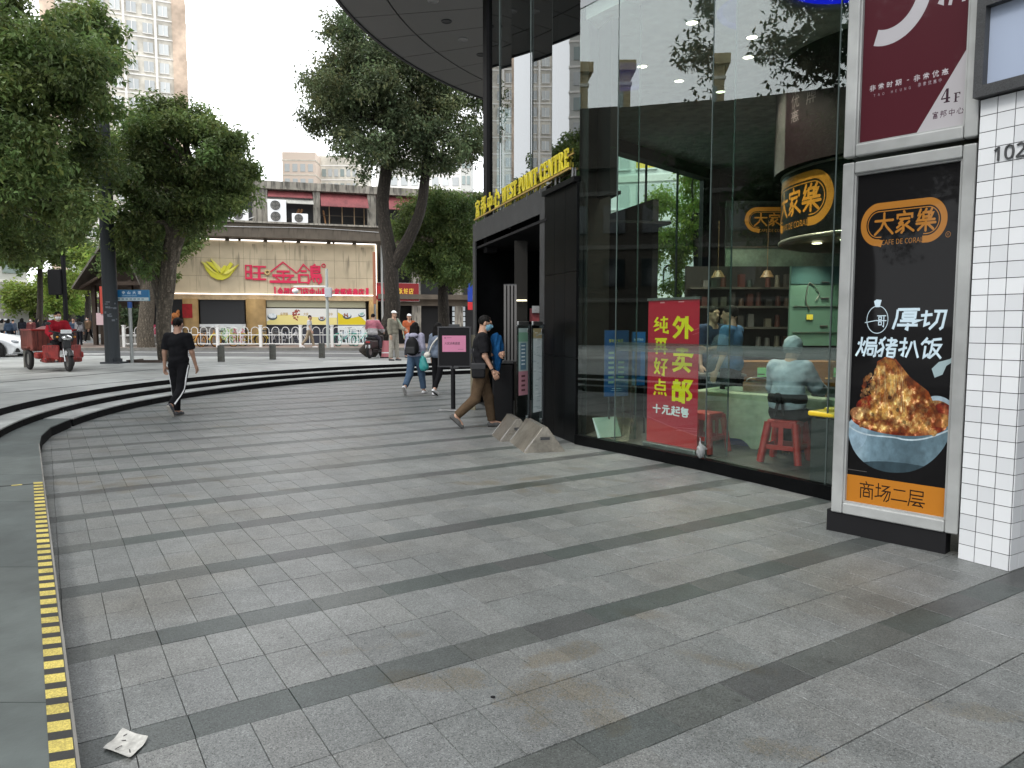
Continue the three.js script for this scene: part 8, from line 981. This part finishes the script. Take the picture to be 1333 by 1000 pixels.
  lamps.forEach(([px, py], i) => { const dd = ray(px, py), s = (5.49 - EYE) / dd[1], p = V(dd[0] * s, 5.49, dd[2] * s), o = thing('ceiling_downlight', ['downlight nearest the glass at the top of the lobby ceiling', 'downlight above the table near the right seam', 'left end downlight of the lobby ceiling', 'warm downlight left of the middle seam', 'warm downlight beside the dark beam', 'downlight between the two right seams'][i], 'ceiling light', p, 0, 'downlights in the shop ceiling'); part('trim_ring', new THREE.TorusGeometry(0.085, 0.015, 6, 20).rotateX(Math.PI / 2), M.white, o); part('lamp_disc', cy(0.075, 0.075, 0.006, 0, -0.006, 0, 18), warm, o); const l = new THREE.SpotLight(new THREE.Color(1, 0.86, 0.68), 24, 0, 1.0, 0.6, 2); l.position.set(0, -0.03, 0); l.target.position.set(0, -3, 0); l.castShadow = true; l.shadow.radius = 4; o.add(l, l.target); });
  const wt = canvasTex(512, 512, (x, w, h) => { x.fillStyle = '#2a1820'; x.fillRect(0, 0, w, h); x.fillStyle = '#6d6a6c'; x.fillRect(w * 0.3, 0, w * 0.25, h); x.strokeStyle = '#9a8d92'; x.lineWidth = 4; drawCJK(x, '大家', w * 0.36, h * 0.2, 70, 5, { vertical: true }); drawCJK(x, '非常优惠', w * 0.64, h * 0.14, 56, 4, { vertical: true }); drawCJK(x, '金牌', w * 0.82, h * 0.3, 50, 4, { vertical: true }); });
  const wtR = wt; wtR.wrapS = wtR.wrapT = THREE.RepeatWrapping; wtR.repeat.set(6, 1); const upperMat = mat(lin(0.5, 0.5, 0.5), 0.4, { map: wtR, side: THREE.DoubleSide });
  // drum shaped signs of the cafe with their soffit
  const zc = -10.2, C = V(5.9, 0, -11.2), R = 1.75, yb = 2.86, yt = 3.86, drumT = canvasTex(2048, 340, (x, w, h) => { x.fillStyle = '#0c100f'; x.fillRect(0, 0, w, h); logoCoral(x, w * 0.25, h * 0.47, 560, '#a87428'); logoCoral(x, w * 0.62, h * 0.47, 560, '#a87428'); });
  const o = thing('drum_sign', 'round black drum sign with gold cafe logo hanging over the counter', 'sign', C.clone()); const a0 = -2.75, a1 = 1.0;
  part('drum_face', (() => { const g = new THREE.CylinderGeometry(R, R, yt - yb, 48, 1, true, 2.75, 3.3); g.translate(0, (yt + yb) / 2, 0); return g; })(), mat(0xffffff, 0.35, { map: drumT, side: THREE.DoubleSide }), o); part('soffit', cy(R - 0.01, R - 0.01, 0.04, 0, yb - 0.02, 0, 48), mat(lin(0.16, 0.15, 0.12), 0.6), o); part('rim', [new THREE.TorusGeometry(R, 0.03, 8, 60).rotateX(Math.PI / 2).translate(0, yb, 0), new THREE.TorusGeometry(R, 0.02, 8, 60).rotateX(Math.PI / 2).translate(0, yt, 0)], mat(lin(0.3, 0.3, 0.26), 0.3, { metalness: 0.6 }), o); part('upper_wall', (() => { const g = new THREE.CylinderGeometry(R + 0.12, R + 0.12, 5.5 - yt - 0.03, 48, 1, true); g.translate(0, (5.5 + yt) / 2 + 0.01, 0); return g; })(), upperMat, o);
  const ringL = new THREE.MeshStandardMaterial({ color: lin(0.9, 0.85, 0.7), emissive: lin(1, 0.86, 0.6), emissiveIntensity: 4 }); for (const [x, z] of [[-1.1, 0.5], [-0.7, 1.0], [-1.3, 0.0], [-0.2, 1.2]]) { part('soffit_lamp', cy(0.07, 0.07, 0.01, x, yb - 0.052, z, 16), ringL, o); const l = new THREE.SpotLight(new THREE.Color(1, 0.85, 0.62), 7, 0, 1.0, 0.6, 2); l.position.set(x, yb - 0.08, z); l.target.position.set(x, 0, z); l.castShadow = true; l.shadow.radius = 4; o.add(l, l.target); }
  // flat black fascia with the second logo, green walls and glass partition below
  const flat = (label, name, cat, x0, x1, y0_, y1_, zz, m, th = 0.06) => { const p0 = at(x0, y1_, zz), p1 = at(x1, y0_, zz), q = thing(name, label, cat, V((p0.x + p1.x) / 2, (p0.y + p1.y) / 2, zz)); part('panel', bx(p1.x - p0.x, p1.y - p0.y, th, 0, 0, 0), m, q); return [q, p1.x - p0.x, p1.y - p0.y]; };
  const lT = canvasTex(512, 256, (x, w, h) => { x.fillStyle = '#0c1010'; x.fillRect(0, 0, w, h); logoCoral(x, w * 0.5, h * 0.47, w * 0.8, '#b0782c'); });
  { const [q, w, h] = flat('flat black fascia with gold cafe logo behind the drum sign', 'fascia_sign', 'sign', 944, 1110, 262, 322, -13.6, mat(lin(0.012, 0.016, 0.016), 0.4)); part('logo_print', new THREE.PlaneGeometry(1.2, 0.6).translate(-0.3, 0.06, 0.034), mat(0xffffff, 0.4, { map: lT }), q); part('lower_trim', bx(w, 0.03, 0.1, 0, -h / 2 - 0.02, 0.02), M.steel, q); }
  { const [q, w, h] = flat('pale green wall band below the black fascia', 'green_wall', 'wall', 944, 1110, 322, 347, -13.55, mat(lin(0.22, 0.3, 0.25), 0.6, { map: T.stain })); part('trim', bx(w, 0.03, 0.08, 0, h / 2, 0.0), M.steel, q); }
  { const [q, w, h] = flat('frosted green glass partition behind the seated woman', 'glass_partition', 'partition', 1026, 1110, 347, 450, -11.6, mat(lin(0.09, 0.17, 0.145), 0.22)); part('top_band', bx(w, h * 0.22, 0.01, 0, h * 0.39, 0.037), mat(lin(0.045, 0.1, 0.11), 0.3), q); part('clip', [-0.25, 0.1, 0.3].map((f) => rbx(0.12, 0.02, 0.03, 0.008, w * 0.05, h * f, 0.045)), M.darkGray, q); part('shelf_line', [bx(w * 0.9, 0.008, 0.02, 0, h * 0.0, 0.045), bx(w * 0.9, 0.008, 0.02, 0, -h * 0.33, 0.045)], M.steel, q); part('white_scroll_line', [tube([V(-0.12, 0.32, 0.05), V(-0.2, 0.36, 0.05), V(-0.24, 0.2, 0.05), V(-0.24, 0.05, 0.05), V(-0.18, -0.06, 0.05)], 0.009, 24, 6), tube([V(-0.1, 0.28, 0.05), V(-0.04, 0.2, 0.05), V(-0.1, 0.08, 0.05)], 0.007, 14, 6)], M.steel, q); part('yellow_note', bx(0.1, 0.08, 0.008, -0.18, -0.17, 0.05), mat(lin(0.6, 0.5, 0.05), 0.7), q); }
  { const [q, w, h] = flat('amber menu counter front with glowing price strips', 'menu_counter', 'counter', 955, 1110, 470, 505, -11.3, mat(lin(0.2, 0.085, 0.02), 0.5, { map: T.noise }), 0.5); const nt = mat(lin(0.2, 0.5, 0.22), 0.7); for (const f of [-0.3, 0.02, 0.33]) part('green_note', bx(0.18, 0.14, 0.01, w * f, 0.05, 0.262), nt, q); const lt = []; for (let i = 0; i < 14; i++) lt.push(bx(0.1, 0.02, 0.01, w * (-0.46 + i * 0.07), -0.1 + 0.06 * (i % 3), 0.262)); part('price_strips', lt, mat(lin(0.5, 0.3, 0.1), 0.6), q); }
  { const [q, w, h] = flat('dark kitchen counter behind the standing man', 'kitchen_counter', 'counter', 905, 960, 488, 545, -10.4, M.blackMatt, 0.6); part('counter_top', bx(w + 0.05, 0.03, 0.65, 0, h / 2 + 0.015, 0), M.steel, q); part('price_card', bx(0.14, 0.1, 0.01, 0.12, h / 2 + 0.09, 0.15, 0, -0.4), M.white, q); }
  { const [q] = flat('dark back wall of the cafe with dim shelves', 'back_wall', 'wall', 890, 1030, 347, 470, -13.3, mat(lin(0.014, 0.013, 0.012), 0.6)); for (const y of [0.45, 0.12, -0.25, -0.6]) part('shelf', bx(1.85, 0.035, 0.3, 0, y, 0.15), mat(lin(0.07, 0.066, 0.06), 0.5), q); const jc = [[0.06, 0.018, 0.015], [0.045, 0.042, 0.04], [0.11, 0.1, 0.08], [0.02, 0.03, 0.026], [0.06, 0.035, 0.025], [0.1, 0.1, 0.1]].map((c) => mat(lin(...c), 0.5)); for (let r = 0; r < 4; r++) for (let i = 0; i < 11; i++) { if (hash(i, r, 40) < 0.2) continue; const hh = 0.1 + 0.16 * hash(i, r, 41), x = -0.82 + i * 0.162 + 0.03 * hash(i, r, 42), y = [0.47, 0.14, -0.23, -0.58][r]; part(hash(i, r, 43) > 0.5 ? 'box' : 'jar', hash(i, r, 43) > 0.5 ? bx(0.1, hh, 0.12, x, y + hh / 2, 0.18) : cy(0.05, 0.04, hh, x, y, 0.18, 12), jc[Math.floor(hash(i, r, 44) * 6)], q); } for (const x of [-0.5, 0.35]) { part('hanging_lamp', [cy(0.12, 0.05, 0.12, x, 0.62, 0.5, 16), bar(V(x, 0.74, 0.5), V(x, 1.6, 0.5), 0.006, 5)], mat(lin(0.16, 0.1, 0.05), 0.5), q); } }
  // blue lit recess at the top right
  { const p = at(1075, -6, -8.6), q = thing('ceiling_recess', 'round ceiling recess rimmed with blue light at the top right', 'ceiling light', V(3.75, 5.46, -8.4)); part('ring', new THREE.TorusGeometry(0.8, 0.1, 10, 60).rotateX(Math.PI / 2), mat(lin(0.3, 0.3, 0.3), 0.7), q); part('blue_light', new THREE.TorusGeometry(0.68, 0.04, 8, 60).rotateX(Math.PI / 2).translate(0, -0.02, 0), new THREE.MeshStandardMaterial({ color: lin(0.02, 0.02, 0.3), emissive: lin(0.01, 0.02, 1), emissiveIntensity: 0.5 }), q); part('blue_dish', cy(0.66, 0.66, 0.02, 0, -0.01, 0, 48), new THREE.MeshStandardMaterial({ color: lin(0.02, 0.02, 0.2), emissive: lin(0.008, 0.012, 0.5), emissiveIntensity: 0.6 }), q); }
  // table with a pale green cloth
  const cl_ = mat(lin(0.38, 0.46, 0.33), 0.85, { map: rep(T.cloth, 2), side: THREE.DoubleSide }), tz = -7.55, TL = at(905, 515, -8.1), TR = at(1090, 520, -6.9), tt = thing('folding_table', 'folding table under the pale green cloth', 'table', V(0, 0, 0)), yT = 0.77; const cA = V(2.3, 0, -9.15), cB = V(3.75, 0, -7.85), ux = cB.clone().sub(cA).normalize(), uz = V(-ux.z, 0, ux.x).multiplyScalar(-1);   // uz points to the glass
  if (uz.z < 0) uz.negate(); const Lt = cA.distanceTo(cB), Dt = 0.75, loc2 = (a, y, c) => cA.clone().addScaledVector(ux, a).addScaledVector(uz, c).setY(y), tTurn = Math.atan2(-ux.z, ux.x);
  tt.position.copy(cA); tt.rotation.y = tTurn; part('tabletop', bx(Lt, 0.03, Dt, Lt / 2, yT - 0.02, -Dt / 2), M.white, tt); for (const [x, c] of [[0.08, -0.06], [Lt - 0.08, -0.06], [0.08, -Dt + 0.06], [Lt - 0.08, -Dt + 0.06]]) part('leg', cy(0.018, 0.018, yT - 0.14, x, 0.11, c, 10), M.steel, tt);
  const N = 44, P = [], prof = (u) => { const L2 = Lt; return u * L2; }; const ct = thing('tablecloth', 'pale green cloth hanging to a point over the table front', 'tablecloth', cA.clone(), tTurn); const row = []; for (let i = 0; i <= N; i++) { const u = i / N, x = u * (Lt + 0.04) - 0.02; const len = 0.52 + 0.2 * Math.exp(-Math.abs(u - 0.4) / 0.045) + 0.012 * Math.sin(u * 31), wv = (k) => 0.02 * k * Math.sin(u * 26 + 1.3 * k) + 0.012 * k * Math.sin(u * 57); row.push([[x, yT + 0.006, -Dt], [x, yT + 0.006, -0.02], [x, yT - 0.012, 0.012], [x, yT - len * 0.35, 0.028 + wv(0.4)], [x, yT - len * 0.7, 0.035 + wv(0.8)], [x, yT - len, 0.03 + wv(1)]]); }
  for (let i = 0; i < N; i++) for (let k = 0; k < 5; k++) { const a = row[i][k], b2 = row[i][k + 1], c = row[i + 1][k + 1], d2 = row[i + 1][k]; P.push(...a, ...b2, ...c, ...a, ...c, ...d2); } const cg = new THREE.BufferGeometry(); cg.setAttribute('position', new THREE.Float32BufferAttribute(P, 3)); let cgm = mergeVertices(cg, 1e-4); cgm.computeVertexNormals(); part('cloth', muv(cgm), cl_, ct);
  // things on the table
  const tray = (a, c, label, w, d, h, m, name = 'serving_tray') => { const q = thing(name, label, name.split('_').pop(), loc2(a, yT + 0.01, c), tTurn); part('pan', [bx(w, 0.008, d, 0, 0.004, 0), bx(w, h, 0.01, 0, h / 2, d / 2), bx(w, h, 0.01, 0, h / 2, -d / 2), bx(0.01, h, d, w / 2, h / 2, 0), bx(0.01, h, d, -w / 2, h / 2, 0)], m, q); return q; };
  tray(0.75, -0.3, 'shiny steel food pan in the middle of the table', 0.4, 0.28, 0.12, M.steel); tray(1.15, -0.35, 'glass sided food tub beside the steel pan', 0.24, 0.22, 0.16, mat(lin(0.3, 0.34, 0.32), 0.2)); { const q = tray(0.45, -0.3, 'low pale folded towel tray at the left of the table', 0.3, 0.2, 0.04, mat(lin(0.45, 0.5, 0.42), 0.8)); } { const q = tray(1.55, -0.3, 'dark food pan in front of the seated woman', 0.36, 0.26, 0.1, M.darkGray); }
  { const q = thing('wire_hoop', 'bent wire hoop standing at the steel pan', 'wire', loc2(0.6, yT + 0.01, -0.35)); part('wire', tube([V(-0.12, 0, 0), V(-0.08, 0.14, 0), V(0.1, 0.16, 0.02), V(0.26, 0.1, 0.03)], 0.006, 20, 6), M.steel, q); }
  { const q = thing('storage_tub', 'blue plastic tub with green bag under the table', 'tub', loc2(0.86, 0.12, -0.34), tTurn), bl = mat(lin(0.02, 0.05, 0.26), 0.4); part('tub', [rbx(0.95, 0.3, 0.5, 0.03, 0, 0.15, 0)], bl, q); part('rim', [bx(1.0, 0.03, 0.54, 0, 0.31, 0)], bl, q); part('bag', muv(fieldMesh([ell(V(0.15, 0.38, 0.05), 0.22, 0.1, 0.16), ell(V(0.02, 0.4, 0), 0.12, 0.08, 0.12)], 0.02, 0.05, (x, y, z, d) => d + 0.012 * Math.sin(x * 40) * Math.sin(z * 44 + y * 20))), mat(lin(0.14, 0.3, 0.25), 0.35), q); }
  // red stools
  const redP = mat(lin(0.36, 0.014, 0.012), 0.35), stool = (label, pos, turn) => { const q = thing('plastic_stool', label, 'stool', pos, turn, 'red plastic stools'), h = 0.46, t0 = 0.14, b0 = 0.2; part('seat', [rbx(0.31, 0.03, 0.31, 0.014, 0, h - 0.015, 0), bx(0.3, 0.06, 0.02, 0, h - 0.05, 0.145), bx(0.3, 0.06, 0.02, 0, h - 0.05, -0.145), bx(0.02, 0.06, 0.27, 0.145, h - 0.05, 0), bx(0.02, 0.06, 0.27, -0.145, h - 0.05, 0)], redP, q); for (const [sx, sz] of [[1, 1], [1, -1], [-1, 1], [-1, -1]]) { const s = [V(sx * t0, h - 0.03, sz * t0), V(sx * b0, 0, sz * b0)]; part('leg', [bar(s[0], s[1], 0.046, 4, 0.042)], redP, q); } part('stretcher', [bx(0.34, 0.05, 0.018, 0, 0.17, 0.178), bx(0.34, 0.05, 0.018, 0, 0.17, -0.178), bx(0.018, 0.05, 0.34, 0.178, 0.17, 0), bx(0.018, 0.05, 0.34, -0.178, 0.17, 0)], redP, q); part('panel_slot', [bx(0.05, 0.2, 0.012, 0, h - 0.17, 0.16), bx(0.012, 0.2, 0.05, -0.16, h - 0.17, 0)], redP, q); return q; };
  const s1 = gp(916, 594, 0.12), s2 = gp(1023, 604, 0.12); stool('red plastic stool beside the banner with the white bag', s1.clone().add(V(0.1, 0, -0.36)), 0.75); stool('red plastic stool under the seated woman', s2.clone().add(V(0.05, 0, -0.16)), 0.9);
  { const p = gp(912, 599, 0.12), q = thing('plastic_bag', 'knotted white plastic bag hanging at the left stool', 'bag', p.clone().setY(0.14)); part('sack', muv(fieldMesh([ell(V(0, 0.09, 0), 0.055, 0.09, 0.05), cap(V(0, 0.15, 0), V(-0.015, 0.26, 0), 0.022, 0.006), cap(V(0.03, 0.13, 0), V(0.08, 0.12, 0), 0.02, 0.008)], 0.008, 0.03, (x, y, z, d) => d + 0.004 * Math.sin(x * 120 + y * 70))), mat(lin(0.2, 0.21, 0.21), 0.4), q); q.scale.setScalar(0.85); }
  // bin with yellow lid by the poster
  { const p = gp(1080, 640, 0.1), q = thing('waste_bin', 'dark bin with yellow lid behind the poster edge', 'bin', V(3.0, 0.12, -6.75), 0.6); part('body', rbx(0.4, 0.62, 0.34, 0.03, 0.06, 0.31, 0), mat(lin(0.02, 0.022, 0.022), 0.5), q); part('lid', [rbx(0.44, 0.05, 0.38, 0.02, 0.06, 0.65, 0), rbx(0.2, 0.03, 0.2, 0.012, 0.06, 0.69, 0)], mat(lin(0.6, 0.42, 0.015), 0.4), q); }
  // seated woman seen from behind, standing man farther in, one more dim figure
  const blue = clothM(0.5, 0.55, 0.64); const sp = s2.clone().add(V(0.05, 0, -0.16));
  const { J } = person({ label: 'seated woman in pale blue shirt and hair net with her back to the glass', pos: sp.clone().setY(0.12), yaw: Math.PI - 0.75, h: 1.6, cell: 0.014, fine: true, fem: true, wide: 1.12, seat: 0.53, pose: { legL: { swing: 1.2, knee: 1.1, abd: 0.15 }, legR: { swing: 1.35, knee: 1.35, abd: 0.22 }, armL: { swing: 0.5, elbow: 0.8, abd: 0.2 }, armR: { swing: 0.75, elbow: 0.65, abd: 0.3 }, lean: 0.12, headPitch: 0.25 }, top: { m: blue, loose: 0.04, sleeve: 1.7, hem: -0.03, collar: 0.012 }, legs: { m: blackC, loose: 0.025 }, shoes: darkSh, hair: {} });
  { const q = thing('hair_net', 'pale blue hair net cap on the seated woman', 'cap', sp.clone().setY(0.12), Math.PI - 0.75), H = 1.6, bs = J.hP; part('net', muv(fieldMesh([ell(bs(0, 0.022, -0.014), 0.062 * H, 0.07 * H, 0.072 * H)], 0.011, 0.01, (x, y, z, d) => { const f = bs(0, 0.03, 0.045); return Math.max(d + 0.004 * Math.sin(x * 90) * Math.sin(y * 80), (z - f.z) - (y - f.y) * 0.5, bs(0, -0.03, 0).y - y); })), clothM(0.5, 0.58, 0.64), q); part('elastic_band', new THREE.TorusGeometry(0.06 * H, 0.006, 6, 24).rotateX(Math.PI / 2 + 0.3).translate(...bs(0, -0.02, -0.012).toArray()), clothM(0.3, 0.38, 0.46), q); const ap = thing('apron', 'black apron sash tied at the back of the seated woman', 'apron', sp.clone().setY(0.12), Math.PI - 0.75); part('sash', new THREE.TorusGeometry(0.16, 0.03, 8, 32).scale(1.12, 0.92, 1).rotateX(Math.PI / 2).scale(1, 1.9, 1).translate(...J.S(0.085, 0, 0).toArray()), M.blackMatt, ap); part('knot', [ball(0.05, ...J.S(0.085, 0, -0.16).divideScalar(1).toArray(), 1, 1, 0.6), bar(J.S(0.08, 0.01, -0.115), J.S(-0.05, 0.03, -0.12), 0.018), bar(J.S(0.08, -0.01, -0.115), J.S(-0.03, -0.03, -0.12), 0.016)], M.blackMatt, ap); }
  const sm = at(951, 500, -9.4); person({ label: 'standing man in blue shirt at the counter deeper inside', pos: V(sm.x, 0.12, sm.z), yaw: Math.PI + 0.9, h: 1.68, cell: 0.018, pose: { ...stand, armR: { swing: 0.7, elbow: 0.7 }, headYaw: 0.2 }, top: { m: clothM(0.1, 0.22, 0.42), loose: 0.04, sleeve: 0.95, hem: -0.05 }, legs: { m: blackC, loose: 0.02 }, shoes: darkSh, hair: {} });
  const sm2 = at(925, 500, -10.6); person({ label: 'dim man in navy shirt farthest inside behind the counter', pos: V(sm2.x, 0.12, sm2.z), yaw: 0.4, h: 1.7, cell: 0.022, pose: stand, top: { m: clothM(0.03, 0.05, 0.1), loose: 0.035, sleeve: 0.95, hem: -0.03 }, legs: { m: blackC, loose: 0.02 }, shoes: darkSh, hair: {} });
}
scene.traverse((o) => { if (o.isMesh) { o.castShadow = true; o.receiveShadow = true; } });
renderer.render(scene, camera);
